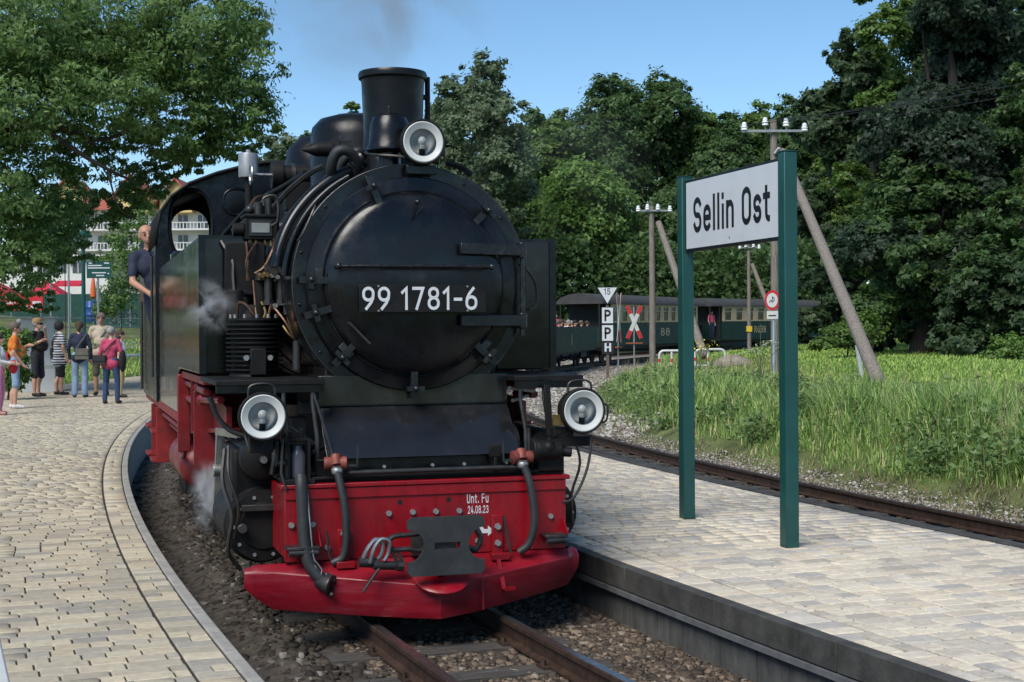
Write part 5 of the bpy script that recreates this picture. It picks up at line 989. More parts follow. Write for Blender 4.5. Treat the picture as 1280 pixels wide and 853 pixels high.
def tree(name, label, base, ells, n, size, kind, trunk_r, limbs=6, group=None, per=55, aspect=.55, bark=None, cr=.22, shell=.5, droop=0, trunks=1, flat=.65, tri=False):
    base = V3(base); t = thing(name, label, 'tree', base, 0, group); bx, by, bz = base
    E = [(e[0] - bx, e[1] - by, e[2] - bz, e[3], e[4], e[5]) for e in ells]
    P, Nn, C = crown_points(E, n, per, shell, cr, flat); v, f = leaf_mesh(P, Nn, size, aspect, droop, tri)
    rawmesh('crown', v, f, GREEN(kind), t)
    top = max(e[2] for e in E) * .9; cx = sum(e[0] for e in E) / len(E); cy_ = sum(e[1] for e in E) / len(E)
    for q in range(trunks):
        ox = rnd.uniform(-.6, .6) * (trunks > 1); mb = MB(); pts = [(ox, 0, -.3), (ox + cx * .15 + rnd.uniform(-.2, .2), cy_ * .15, top * .35), (ox + cx * .5 + rnd.uniform(-.3, .3), cy_ * .5, top * .7), (ox * 2 + cx * .8, cy_ * .8, top * .86)]
        tr = mb.tube(smoothpath(pts, 5), [trunk_r * (1.25 - 1.1 * k / 15) for k in range(16)], 10).build('trunk', bark or m_bark, t)
    mb = MB()
    for k in range(limbs):
        tgt = C[rnd.randrange(len(C))]; h0 = rnd.uniform(.3, .75); s0 = Vector((cx * h0 * .7, cy_ * h0 * .7, top * h0 * .8)); e = Vector(tgt); mid = s0.lerp(e, .5) + Vector((0, 0, -.06 * (e - s0).length))
        r0 = trunk_r * .38; lb = MB().tube(smoothpath([s0, mid, e], 4), [r0 * (1 - .095 * i) for i in range(9)], 6).build('limb', bark or m_bark, t)
    return t
def px_ell(px, py, Y, rx, ry, depth=None):
    p = at(px, py, Y); s = Y / FPX; return (p.x, p.y, p.z, rx * s, depth or rx * s, ry * s)
# ---- big overhanging tree by the left edge
Y0 = 37
ells = [px_ell(*a) for a in ((40, 40, 36, 120, 75), (150, 30, 38, 100, 70), (250, 35, 37, 85, 65), (318, 85, 37, 44, 62), (268, 128, 38, 80, 55), (140, 115, 36, 95, 60), (30, 130, 35, 90, 65), (20, 240, 36, 85, 65), (105, 205, 38, 60, 40),
        (25, 325, 36, 62, 48), (85, 315, 39, 34, 26), (325, 150, 37, 26, 30), (215, 170, 38, 85, 38), (285, 178, 38.5, 60, 26), (-60, 180, 36, 100, 150), (-70, 20, 37, 120, 90), (300, 30, 38, 42, 40), (178, 232, 40, 34, 32), (30, 378, 37, 44, 18), (60, 280, 38, 60, 45), (10, 300, 40, 60, 70), (130, 260, 41, 40, 30), (240, 90, 39, 70, 50), (90, 80, 39, 90, 60), (190, 222, 40, 34, 24), (150, 250, 41, 30, 20), (225, 205, 40, 40, 18))]
lt_ = at(-190, 430, 38); ltb = Vector((lt_.x, lt_.y, gz(lt_.x, lt_.y)))
big = tree('overhanging_tree', 'big feathery green tree reaching in over the waiting people', ltb, ells, 120000, .15, 'locust', .38, 0, per=50, aspect=.4, cr=.24, shell=.3, droop=.5, flat=.5)
def branch(pts, r0, r1):
    P = smoothpath([at(*p) - ltb for p in pts], 5); n = len(P); MB().tube(P, [r0 + (r1 - r0) * i / (n - 1) for i in range(n)], 8).build('branch', m_bark, big)
branch([(-190, 260, 38), (-90, 190, 37), (-20, 160, 36), (25, 158, 35.5), (60, 160, 35.5), (90, 165, 35.5), (118, 180, 36)], .24, .06)
branch([(50, 160, 35.5), (75, 175, 35.2), (105, 195, 35.2), (135, 212, 35.4), (165, 226, 36)], .085, .03); branch([(60, 158, 35.6), (120, 175, 36), (160, 165, 36.5), (205, 152, 37)], .07, .02)
branch([(135, 212, 35.4), (140, 235, 35.4), (150, 262, 35.6), (172, 275, 36)], .03, .012); branch([(-60, 150, 37), (60, 70, 37), (140, 40, 37.5), (195, 65, 37), (196, 25, 37)], .14, .03); branch([(196, 68, 37), (250, 64, 37), (285, 72, 37)], .05, .015); branch([(195, 40, 37), (225, 12, 37), (262, -8, 37)], .05, .02)
branch([(90, 60, 37), (110, 30, 37), (170, 35, 37.3)], .05, .02); branch([(-90, 210, 37), (-20, 240, 36.5), (40, 262, 36)], .09, .03)
# ---- wood behind the train
FT = [ # px, top y, half width, depth, crown foot y, kind, label
 (610, 66, 46, 98, 300, 'grey', 'slender grey green birch with several pale stems behind the smokebox', 3), (562, 92, 34, 104, 300, 'grey', 'hazy grey green birch beside the chimney smoke', 2),
 (700, 138, 40, 118, 330, 'mid', 'rounded green tree between birch and tall oak', 1), (757, 92, 58, 116, 320, 'dark', 'tall dark oak crown highest in the middle of the wood', 1), (826, 88, 44, 120, 320, 'dark', 'second tall dark oak crown with a ragged top', 1),
 (722, 205, 66, 107, 345, 'bright', 'brighter green tree standing in front of the dark oaks', 1), (775, 262, 52, 110, 350, 'mid', 'low green tree at the wood edge above the coach roof', 1), (868, 128, 34, 122, 330, 'mid', 'green tree behind the slim pole', 1),
 (905, 140, 40, 116, 340, 'dark', 'dark green tree above the station sign', 1), (948, 126, 34, 124, 340, 'mid', 'thin topped green tree left of the pole insulators', 1), (985, 120, 36, 118, 350, 'dark', 'dark tree just behind the tall pole top', 1), (870, 235, 62, 112, 360, 'dark', 'broad dark tree behind the sign board', 1),
 (660, 255, 48, 110, 350, 'dark', 'shadowy tree beside the tank edge', 1), (945, 245, 56, 114, 360, 'dark', 'dark tree seen between the sign and the big maple', 1), (1010, 230, 44, 112, 370, 'dark', 'dark tree in the gap beside the big maple', 1),
 (668, 134, 38, 121, 330, 'dark', 'dark crown filling the gap right of the birch', 1), (640, 190, 44, 113, 340, 'mid', 'mid green tree under the birch crown', 1), (1030, 110, 50, 118, 370, 'mid', 'green tree deep in the gap behind the tall pole', 1),
 (440, 126, 24, 130, 220, 'mid', 'small treetop showing behind the chimney', 1), (505, 150, 60, 126, 300, 'dark', 'dark tree mostly hidden behind the chimney', 1)]
for (px, ty, hw, Y, fy, kind, lab, nt_) in FT:
    el = []; hgt = fy - ty
    for k in range(16):
        u_ = (k + .5) / 16; yy = ty + 24 + u_ * (hgt - 30); wv = hw * (.5 + .75 * math.sin(math.pi * min(1, .22 + u_ * .66))); ox = rnd.uniform(-.75, .75) * hw * (.35 + u_ * .8); rr = wv * rnd.uniform(.5, .72)
        el.append(px_ell(px + ox, yy, Y + rnd.uniform(-2.5, 2.5), rr, rr * rnd.uniform(.6, .8)))
    el.append(px_ell(px, ty + 18, Y, hw * .42, 18)); b = on_ground(px, Y)
    sz = Y / FPX; nl = int((.62 if kind == 'grey' else 1) * min(34000, 46 * hw * hgt / 9 + 6000))
    tree('birch_tree' if kind == 'grey' else 'woodland_tree', lab, b, el, nl, sz * 4.7, kind, .16 if kind == 'grey' else .3, 4, 'trees of the wood behind the train', per=60, bark=m_birch if kind == 'grey' else None, cr=.34, trunks=nt_, aspect=.9, tri=True)
# distant wooded ridge seen left of the dome
el = [px_ell(330 + 22 * k, 186 + rnd.uniform(-3, 6), 190, 26, 20) for k in range(9)]; P, Nn, C = crown_points(el, 6000, 30, .3, .3); v, f = leaf_mesh(P, Nn, .75, .8)
tag(rawmesh('distant_wood', v, f, GREEN('grey'), kind='stuff'), 'far wooded ridge in haze left of the steam dome', 'wood')
# undergrowth filling the foot of the wood
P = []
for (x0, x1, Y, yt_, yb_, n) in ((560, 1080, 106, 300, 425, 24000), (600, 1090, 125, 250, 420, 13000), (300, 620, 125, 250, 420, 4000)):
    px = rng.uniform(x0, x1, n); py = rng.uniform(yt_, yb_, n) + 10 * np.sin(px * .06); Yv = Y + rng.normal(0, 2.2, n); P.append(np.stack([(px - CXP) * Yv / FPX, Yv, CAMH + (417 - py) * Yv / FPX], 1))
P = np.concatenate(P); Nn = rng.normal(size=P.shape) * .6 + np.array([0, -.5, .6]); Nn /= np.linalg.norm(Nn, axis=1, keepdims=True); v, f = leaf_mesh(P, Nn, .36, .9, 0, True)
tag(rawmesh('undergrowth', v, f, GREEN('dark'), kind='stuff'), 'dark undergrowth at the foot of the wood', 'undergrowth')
# ---- big trees on the right
RT = [(1045, 22, 62, 60, 425, 'blue', 'tall blue green maple rising beside the tall pole', 24000), (1100, -40, 60, 58, 420, 'mid', 'tall tree between the two dark maples', 16000), (1190, -90, 105, 50, 430, 'copper', 'huge dark purple green maple filling the upper right corner', 44000),
      (1150, 190, 85, 49, 432, 'dark', 'broad leafy maple skirt hanging low over the lawn', 26000), (1210, -140, 120, 62, 300, 'dark', 'dense tree crown high above the maples', 30000), (1290, 60, 80, 47, 440, 'dark', 'dark maple cut by the right picture edge', 22000), (1285, -90, 90, 58, 430, 'dark', 'tall dark tree behind the maples at the right picture edge', 24000), (1250, 300, 75, 46, 446, 'blue', 'low dark shrubby maple at the right picture edge', 14000)]
for (px, ty, hw, Y, fy, kind, lab, nl) in RT:
    el = []; hgt = fy - ty
    for k in range(24):
        u_ = (k + .5) / 24; yy = ty + 20 + u_ * (hgt - 24); wv = hw * (.4 + .7 * math.sin(math.pi * min(1, .16 + u_ * .7))); ox = rnd.uniform(-.8, .8) * hw * (.4 + .8 * u_); rr = wv * rnd.uniform(.42, .66)
        el.append(px_ell(px + ox, yy, Y + rnd.uniform(-2.5, 2.5), rr, rr * rnd.uniform(.5, .75)))
    b = on_ground(px, Y); tree('maple_tree', lab, b, el, int(nl * 2.3), Y / FPX * 5.4, kind, .34, 8, 'big trees along the lawn', per=70, cr=.28, aspect=.95, shell=.45, tri=True)
# pale leaf tuft low at the right edge and bushes by the far coach
def bush(name, label, els, n, size, kind, cat='bush', group=None, aspect=.6):
    c = els[0]; b = Vector((c[0], c[1], gz(c[0], c[1]))); t = thing(name, label, cat, b, 0, group)
    P, Nn, C = crown_points([(e[0] - b.x, e[1] - b.y, e[2] - b.z, *e[3:]) for e in els], n, 30, .3, .3, .8); P[:, 2] = np.maximum(P[:, 2], -.02); v, f = leaf_mesh(P, Nn, size, aspect)
    rawmesh('foliage', v, f, GREEN(kind), t)
    MB().tube([(0, 0, -.1), (.05, 0, .3), (.0, .05, (c[2] - b.z))], [.03, .025, .015], 6).build('stem', m_bark, t)
    return t
bush('shrub', 'tangled green shrub below the far coach beside the station sign', [px_ell(1058, 420, 45, 32, 15), px_ell(1082, 410, 46, 26, 22), px_ell(1030, 430, 44, 20, 9)], 5000, .12, 'mid')
bush('shrub', 'pale leaved shrub on the lawn at the right picture edge', [px_ell(1262, 435, 40, 26, 16), px_ell(1240, 445, 40, 16, 8)], 2500, .11, 'bright')
bush('shrub', 'leafy green shrub behind the man in the orange shirt', [px_ell(8, 445, 33, 24, 42), px_ell(28, 465, 33.4, 12, 24), px_ell(22, 425, 33, 16, 16)], 4200, .10, 'bright')
bush('shrub', 'loose leafy shrub in front of the blue barrel', [px_ell(150, 350, 62, 26, 40), px_ell(165, 300, 62, 20, 40), px_ell(135, 385, 62, 18, 16), px_ell(178, 265, 63, 16, 26), px_ell(148, 300, 63, 20, 26), px_ell(128, 330, 64, 14, 20)], 7000, .14, 'locust')
bush('shrub', 'dark shrub beside the lamp post', [px_ell(80, 290, 66, 26, 40), px_ell(95, 250, 66, 20, 26), px_ell(70, 330, 66, 16, 18)], 4200, .15, 'dark')
# ---- grass
def blades(x, y, h, wd, lean=.45, z=None):
    n = len(x); z = ground(x, y) if z is None else z; a = rng.uniform(0, 6.283, n); ca, sa = np.cos(a), np.sin(a); b = a + rng.uniform(1, 2, n); l = h * lean * rng.uniform(.2, 1, n); dx, dy = np.cos(b) * l, np.sin(b) * l
    B = np.stack([x, y, z - .02], 1); sd_ = np.stack([ca * wd * .5, sa * wd * .5, 0 * x], 1); D = lambda k, q: np.stack([dx * k, dy * k, h * q], 1)
    v = np.stack([B - sd_, B + sd_, B + D(.3, .58) - sd_ * .8, B + D(.3, .58) + sd_ * .8, B + D(1, .95)], 1).reshape(-1, 3)
    f = np.array([[0, 1, 3], [0, 3, 2], [2, 3, 4]])[None] + (np.arange(n) * 5)[:, None, None]; return v, f.reshape(-1, 3)
def scat(n, Ya, Yb, pa, pb):
    y = Ya * (Yb / Ya) ** rng.uniform(0, 1, n); x = (rng.uniform(pa, pb, n) - CXP) / FPX * y; return x, y
def lump(x, y, f1=1.1, f2=2.3): return .5 + .5 * np.sin(x * f1 + 1.7 * np.sin(y * .8)) * np.sin(y * f2 * .5 + 1.3 * np.sin(x * .7))
GS = {'verge': [(0, (0.1323, 0.2407, 0.0588)), (.45, (0.2286, 0.3728, 0.0938)), (.8, (0.3608, 0.4930, 0.1474)), (1, (0.6253, 0.6013, 0.2944))], 'lawn': [(0, (0.1471, 0.2770, 0.0559)), (.5, (0.2942, 0.4569, 0.0929)), (1, (0.5000, 0.5955, 0.1549))], 'dry': [(0, (.15, .115, .07)), (.5, (.25, .20, .13)), (1, (.38, .32, .22))]}
m_gv = islandmat('verge_grass', GS['verge'], rough=.55, trans=.3, spec=.3); m_gl = islandmat('lawn_grass', GS['lawn'], rough=.55, trans=.3, spec=.3); m_gd = islandmat('dry_grass', GS['dry'], rough=.8, trans=.15)
x, y = scat(205000, 11, 62, 640, 1480); r = rad(x, y); d = 93.25 - 2.6 * ss(30, 50, y) - r; k = lump(x, y)
ok = (d > .25 + .5 * k) & (d < 3.6 + 2 * k) & (rng.uniform(0, 1, len(x)) < .35 + .65 * ss(.2, 1.3, d)); x, y, d, k = x[ok], y[ok], d[ok], k[ok]
h = (.09 + .46 * ss(.4, 1.5, d) * (.35 + .85 * k) * (1 - .75 * ss(2.0, 4, d))) * rng.uniform(.55, 1.25, len(x)) * (1 - .45 * ss(24, 45, y)); v, f = blades(x, y, h, .006 + .0006 * y, .75)
tag(rawmesh('grass', v, f, m_gv, kind='stuff'), 'tall rough grass on the bank beside the side track', 'grass')
x, y = scat(125000, 22, 95, 690, 1480); r = rad(x, y); d = 93.25 - 2.6 * ss(30, 50, y) - r; ok = d > 2.8; x, y = x[ok], y[ok]; k = lump(x, y, .4, 1.1)
v, f = blades(x, y, (.06 + .10 * k) * rng.uniform(.5, 1.3, len(x)), .008 + .0008 * y, .7)
tag(rawmesh('grass', v, f, m_gl, kind='stuff'), 'short bright lawn grass below the trees', 'grass')
x, y = scat(60000, 11, 42, 640, 1480); r = rad(x, y); d = 93.25 - 2.6 * ss(30, 50, y) - r; ok = (d > -.45) & (d < .75 + .3 * lump(x, y)); x, y = x[ok], y[ok]; v, f = blades(x, y, rng.uniform(.03, .09, len(x)), .004 + .0004 * y, 2.2, np.maximum(ground(x, y), -.16))
tag(rawmesh('dry_grass', v, f, m_gd, kind='stuff'), 'pale dry grass along the side track', 'grass')
x, y = scat(30000, 40, 95, -260, 200); r = rad(x, y); ok = (r > 107.1) & (r < 122); x, y = x[ok], y[ok]; v, f = blades(x, y, rng.uniform(.05, .16, len(x)), .008 + .0008 * y, .7)
tag(rawmesh('grass', v, f, m_gl, kind='stuff'), 'mown grass strip behind the waiting people', 'grass')
# broad-leaved weeds on the bank
P = []; S = []
for k in range(260):
    Yw = 11.5 * (34 / 11.5) ** rnd.random(); rw = 93.2 - 2.6 * float(ss(30, 50, Yw)) - rnd.uniform(.6, 3.2 if rnd.random() < .8 else 5); xw = float(pol(rw, Yw)); hw = rnd.uniform(.18, .62); n = rnd.randint(60, 150); sp = rnd.uniform(.15, .42)
    q = rng.normal(size=(n, 3)) * np.array([sp, sp, 0]) * .6; q[:, 2] = rng.uniform(.1, 1, n) * hw * (1 - .5 * np.minimum(1, np.hypot(q[:, 0], q[:, 1]) / (sp * 1.6))); P.append(q + np.array([xw, Yw, gz(xw, Yw)])); S.append(np.full(n, rnd.uniform(.05, .11)))
P = np.concatenate(P); S = np.concatenate(S); Nn = rng.normal(size=P.shape) * .5 + np.array([0, -.2, 1]); Nn /= np.linalg.norm(Nn, axis=1, keepdims=True); v, f = leaf_mesh(P, Nn, S, .55)
tag(rawmesh('weeds', v, f, islandmat('weed_leaf', [(0, (0.0770, 0.1375, 0.0420)), (.5, (0.1320, 0.2200, 0.0720)), (1, (0.2200, 0.3080, 0.1200))], rough=.5, trans=.3, spec=.4), kind='stuff'), 'leafy nettles and weeds among the bank grass', 'weeds')
# tall flowering umbel plant between the sign posts
b = on_ground(950, 30); t = thing('umbel_plant', 'tall umbel plant with white flower heads seen between the sign posts', 'plant', b); m_stem = mat('plant_stem', (.07, .09, .035), .7, var=.2); m_umb = islandmat('umbel_white', [(0, (.30, .36, .22)), (1, (.52, .55, .42))], rough=.7)
for k, (px, py) in enumerate(((955, 432), (945, 437), (962, 428), (975, 434), (941, 441), (951, 405))):
    q = at(px, py, 30 + rnd.uniform(-.2, .2)) - b; MB().tube(smoothpath([(0, 0, 0), (q.x * .3, q.y * .3, q.z * .6), q], 4), .007, 5).build('stalk', m_stem, t)
    if k < 5:
        g = rng.normal(size=(90, 3)) * np.array([.09, .09, .02]) + np.array(q); nn = rng.normal(size=(90, 3)) * .3 + np.array([0, 0, 1]); nn /= np.linalg.norm(nn, axis=1, keepdims=True); v, f = leaf_mesh(g, nn, .035, .9); rawmesh('flower_head', v, f, m_umb, t, kind='stuff')
for (px, Y, kk) in ((886, 44, 'yellow ragwort flowers behind the hoop barrier'), (872, 43, 'second clump of yellow flowers left of the ragwort')):
    b = on_ground(px, Y); t = thing('yellow_flower', kk, 'plant', b, 0, 'yellow flowers by the barriers'); g = rng.normal(size=(34, 3)) * np.array([.2, .2, .13]) + np.array([0, 0, .75]); nn = rng.normal(size=(34, 3)); nn /= np.linalg.norm(nn, axis=1, keepdims=True); v, f = leaf_mesh(g, nn, .06, .9)
    rawmesh('blossom', v, f, islandmat('yellow_petal', [(0, (.45, .38, .02)), (1, (.65, .55, .06))], rough=.6), t, kind='stuff')
    for q in range(4): MB().tube([(0, 0, -.05), (rnd.uniform(-.2, .2), 0, .4), (rnd.uniform(-.25, .25), 0, .75)], .012, 5).build('stalk', m_stem, t)

# seed stalks standing above the bank grass
x, y = scat(5000, 12, 45, 660, 1480); r = rad(x, y); d = 93.25 - 2.6 * ss(30, 50, y) - r; ok = (d > .6) & (d < 5); x, y = x[ok], y[ok]; v, f = blades(x, y, rng.uniform(.35, .8, len(x)), .003 + .0003 * y, .5)
tag(rawmesh('seed_stalks', v, f, islandmat('seed_stalk', [(0, (.20, .17, .08)), (.6, (.32, .28, .15)), (1, (.42, .38, .24))], rough=.8, trans=.2), kind='stuff'), 'tall straw coloured seed stalks above the bank grass', 'grass')
# ================================================================ the place behind the waiting people
m_cab = mat('light_grey_plastic', (.48, .49, .48), .55, var=.08, scale=4, wear=.2, wearcol=(.3, .3, .28))
m_paleblue = mat('blue_white_paint', (.42, .50, .58), .5, var=.15)
cbp = at(50, 495, 37.6); t = thing('utility_cabinet', 'pale grey electrical cabinet standing behind the man in black', 'cabinet', (cbp.x, cbp.y, float(zp(37.6)) - .02), R_(10)); k = 37.6 / FPX
MB().box(-.44, .40, -.16, .2, 0, .62).build('plinth', m_cab, t, .01); MB().box(-.44, .40, -.15, .19, .63, 1.90).build('body', m_cab, t, .01); MB().box(-.47, .43, -.19, .22, 1.901, 1.96).build('lid', m_cab, t, .01)
for x0, x1 in ((-.42, -.03), (-.01, .38)):
    d = MB().box(x0, x1, -.165, -.151, .68, 1.85).build('door', m_cab, t, .004); MB().box(x1 - .06, x1 - .04, -.18, -.166, 1.2, 1.32).build('handle', m_dsteel, d)
def fence(name, label, r, Y0, Y1, posts, rails, m, pr, rr_, h, cat='railing'):
    ph0, ph1 = math.asin((Y0 - CCY) / r), math.asin((Y1 - CCY) / r); x0, y0 = polp(r, ph0); t = thing(name, label, cat, (x0, y0, gz(x0, y0)))
    P = []
    for i in range(posts + 1):
        ph = ph0 + (ph1 - ph0) * i / posts; x, y = polp(r, ph); P.append(Vector((x - x0, y - y0, gz(x, y) - gz(x0, y0))))
        MB().cyl(P[-1] - Vector((0, 0, .1)), P[-1] + Vector((0, 0, h)), pr, n=8).build('post', m, t)
    for zr in rails:
        for a, b in zip(P[:-1], P[1:]): MB().cyl(a + Vector((0, 0, zr)), b + Vector((0, 0, zr)), rr_, n=8).build('rail', m, t)
fence('low_barrier', 'low pale tubular barrier at the edge of the paving', 107.4, 42, 76, 6, (.72,), m_paleblue, .04, .045, .74)
fence('railing', 'grey two bar railing along the far road', 123.4, 50, 108, 16, (1.12, .62), m_galv, .035, .035, 1.14)
arcsheet('road', 117.6, 121.0, 46, 98, lambda x, y: ground(x, y) + .012, m_road, nr=6, kind='structure')
arcsheet('road_kerb', 117.1, 117.6, 46, 98, lambda x, y: ground(x, y) + .03, m_conc, nr=2, kind='structure')
# green street lamp
b = on_ground(105, 48); t = thing('street_lamp', 'dark green street lamp with a round hat above the waiting people', 'street lamp', b); zz = lambda py: at(105, py, 48).z - b.z
MB().lathe([(.11, -.1), (.11, .5), (.075, .6), (.07, 2), (.062, zz(312)), (.10, zz(311)), (.10, zz(309)), (.06, zz(308))], (0, 0, 0), (0, 0, 1), 14).build('pole', m_green, t)
MB().cyl((0, 0, zz(308)), (0, 0, zz(297)), .115, .14, n=16).build('lamp_glass', mat('frosted_lamp_glass', (.60, .63, .62), .2, var=.05), t)
for k_ in range(6): a = k_ * math.pi / 3; MB().bar((.135 * math.cos(a), .135 * math.sin(a), zz(308)), (.155 * math.cos(a), .155 * math.sin(a), zz(297)), .012, .012).build('cage_bar', m_green, t)
MB().lathe([(.16, zz(297)), (.30, zz(296.5)), (.29, zz(294)), (.18, zz(291)), (.05, zz(289)), (0, zz(288))], (0, 0, 0), (0, 0, 1), 20).build('hat', m_green, t)
# direction sign
b = on_ground(123, 50); t = thing('direction_sign', 'green direction sign with white lines beside the street lamp', 'sign', b, R_(5)); zz = lambda py: at(123, py, 50).z - b.z; s = 50 / FPX
MB().cyl((0, .04, -.1), (0, .04, zz(327)), .035, n=8).build('post', m_galv, t)
bd_ = MB().box(-13.5 * s, 16.5 * s, -.02, .0, zz(348), zz(327)).build('panel', m_green, t, .003)
for (x0, x1, py) in ((-11, -7, 329), (8, 14, 329), (-12, 5, 332), (-12, 15, 335), (-7, 10, 341), (-2, 8, 344.5), (12, 14, 342)): MB().box(x0 * s, x1 * s, -.023, -.0205, zz(py + .9), zz(py - .5)).build('line_of_text', m_wht, bd_)
for (px, y0, Y, lab) in ((64, 343, 70, 'slim grey pole left of the lamp post in front of the green fence'), (86.5, 285, 72, 'taller slim grey pole between the tents and the lamp post'), (122, 352, 74, 'grey pole behind the direction sign')):
    b = on_ground(px, Y); q = MB().cyl((0, 0, -.1), (0, 0, at(px, y0, Y).z - b.z), .05, n=8).build('steel_pole', m_galv, None, loc=b); tag(q, lab, 'pole', 'slim steel poles')
# green screened fence, banner, tents
m_mesh = mat('green_privacy_mesh', (.010, .055, .042), .8, var=.3, scale=3, bmp=.2)
Yf = 96; xa, xb = at(-60, 402, Yf).x, at(200, 402, Yf).x; zf0 = at(60, 404, Yf).z; t = thing('screen_fence', 'dark green screened fence behind the people', 'fence', (xa, Yf, zf0)); n = 7; wf_ = (xb - xa) / n; hf = 36 * Yf / FPX
for i in range(n):
    MB().box(i * wf_ + .02, (i + 1) * wf_ - .02, -.012, .012, -.6, hf).build('mesh_panel', m_mesh, t)
for i in range(n + 1): MB().cyl((i * wf_, 0, -.8), (i * wf_, 0, hf + .06), .045, n=8).build('post', m_galv, t)
m_ban = mat('banner_red', (.52, .012, .022), .55, var=.1, scale=3)
s = Yf / FPX; px0, px1 = -40, 54; bx0 = at(px0, 378, Yf).x; t = thing('banner', 'red banner with white lettering hung on the green fence', 'banner', (bx0, Yf - .04, at(10, 388.5, Yf).z)); W_b = (px1 - px0) * s; H_b = 21 * s
MB().box(0, W_b, -.01, .005, 0, H_b).build('cloth', m_ban, t)
def bartext(y, spans):
    for k_, (a, c_) in enumerate(spans): MB().box(a * s, c_ * s, -.014, -.0105, y * s, (y + 3.2) * s).build('word', m_wht, t)
letters('word', 'der', m_wht, t, (47 * s, -.0105, 14.2 * s), 4.2 * s, 8 * s, sw=.2); bartext(14.4, ((38, 44), (60, 65))); letters('word', 'Feuerw', m_wht, t, (41 * s, -.0105, 8.0 * s), 4.4 * s, 20 * s, sw=.2) if all(c in GL for c in 'Feuerw') else None; bartext(8.2, ((81, 91),)); bartext(2.6, ((36, 44), (46, 56), (70, 75), (78, 87)))
m_tent = mat('tent_red', (.50, .018, .045), .6, var=.12, scale=2)
def tent(px0, px1, ye, ya, Y, label):
    a = at(px0, ye, Y); c = at(px1, ye, Y); w_ = c.x - a.x; ze = a.z; g0 = gz((a.x + c.x) / 2, Y); t = thing('gazebo', label, 'tent', ((a.x + c.x) / 2, Y, g0), 0, 'red gazebos behind the fence'); h = at(px0, ya, Y).z - ze; z0 = ze - g0; hw = w_ / 2
    MB().add([(-hw, -hw, z0), (hw, -hw, z0), (hw, hw, z0), (-hw, hw, z0), (0, 0, z0 + h)], [(0, 1, 4), (1, 2, 4), (2, 3, 4), (3, 0, 4)]).build('canopy', m_tent, t, smooth=0)
    vm = MB(); nn = 10
    for i in range(nn): x0 = -hw + w_ * i / nn; x1 = -hw + w_ * (i + 1) / nn; vm.add([(x0, -hw - .01, z0), (x1, -hw - .01, z0), (x1, -hw - .01, z0 - .3), ((x0 + x1) / 2, -hw - .01, z0 - .42), (x0, -hw - .01, z0 - .3)], [(0, 1, 2, 3, 4)])
    vm.build('valance', m_tent, t, smooth=0, kind='stuff')
    for x in (-hw, hw):
        for y in (-hw, hw): MB().cyl((x * .98, y * .98, 0), (x * .98, y * .98, z0), .03, n=6).build('leg', m_galv, t)
tent(-30, 18, 366, 351, 104, 'red gazebo roof at the left picture edge behind the banner'); tent(33, 84, 370, 350, 106, 'red gazebo roof with scalloped edge left of the lamp post')
a = at(72, 351, 112); t = thing('awning', 'flat red awning in front of the white terrace', 'awning', a); MB().prism([(0, 0), (-1.2, -.35), (-1.2, -.5), (0, -.15)], lambda p, q, d: (d, p, q), 0, 2.1).build('cloth', m_tent, t, smooth=0); MB().cyl((.05, -1.1, -.4), (.05, -1.1, -3.5), .03, n=6).build('pole', m_galv, t)
b = on_ground(117, 92); t = thing('parasol', 'folded orange parasol beside the lamp post', 'parasol', b); zz = lambda py: at(117, py, 92).z - b.z
MB().cyl((0, 0, 0), (0, 0, zz(346)), .03, n=8).build('pole', m_galv, t); MB().lathe([(.05, zz(374)), (.19, zz(371)), (.17, zz(360)), (.08, zz(348)), (0, zz(346))], (0, 0, 0), (0, 0, 1), 12).build('cover', mat('orange_cloth', (.62, .11, .03), .6, var=.15), t)
b = on_ground(114, 90); t = thing('barrel', 'blue plastic barrel in front of the green fence', 'barrel', (b.x, b.y, at(114, 402, 90).z)); m_bb = mat('blue_plastic', (.02, .07, .26), .4, var=.15)
MB().lathe([(0, 0), (.28, 0), (.30, .05), (.30, .4), (.315, .42), (.30, .44), (.30, .85), (.315, .87), (.30, .89), (.30, 1.2), (.27, 1.25), (0, 1.25)], (0, 0, 0), (0, 0, 1), 20).build('drum', m_bb, t); MB().cyl((.1, .05, 1.25), (.1, .05, 1.29), .06, n=10).build('bung', m_bb, t)
m_bike = mat('bicycle_black', (.015, .015, .017), .4, var=.2)
def bicycle(px, Y, rz, label):
    b = at(px, 405, Y); t = thing('bicycle', label, 'bicycle', b, rz, 'bicycles by the fence')
    for x in (-.52, .52):
        wl = MB().tube([(x + .33 * math.cos(q), 0, .34 + .33 * math.sin(q)) for q in [i * math.pi / 12 for i in range(24)]], .022, 6, closed=True).build('wheel', m_bike, t)
        sp = MB(); [sp.cyl((x, 0, .34), (x + .32 * math.cos(q), 0, .34 + .32 * math.sin(q)), .004, n=4) for q in [i * math.pi / 5 for i in range(10)]]; sp.build('spokes', m_galv, wl)
    MB().tube([(-.52, 0, .34), (-.1, 0, .32), (.38, 0, .82), (-.2, 0, .85), (-.1, 0, .32)], .02, 6).tube([(.52, 0, .34), (.36, 0, .95)], .018, 6).tube([(-.52, 0, .34), (-.2, 0, .85), (-.22, 0, .95)], .016, 6).build('frame', m_bike, t)
    MB().tube([(.30, -.26, .98), (.36, 0, .98), (.30, .26, .98)], .015, 6).build('handlebar', m_galv, t); MB().ell((-.23, 0, .98), (.13, .08, .04), 10, 6).build('saddle', m_bike, t)
bicycle(134, 88, .3, 'black bicycle parked nearest the blue barrel'); bicycle(150, 89, -.2, 'black bicycle parked nearer the locomotive cab'); bicycle(158, 91, .9, 'third bicycle leaning at an angle by the fence')
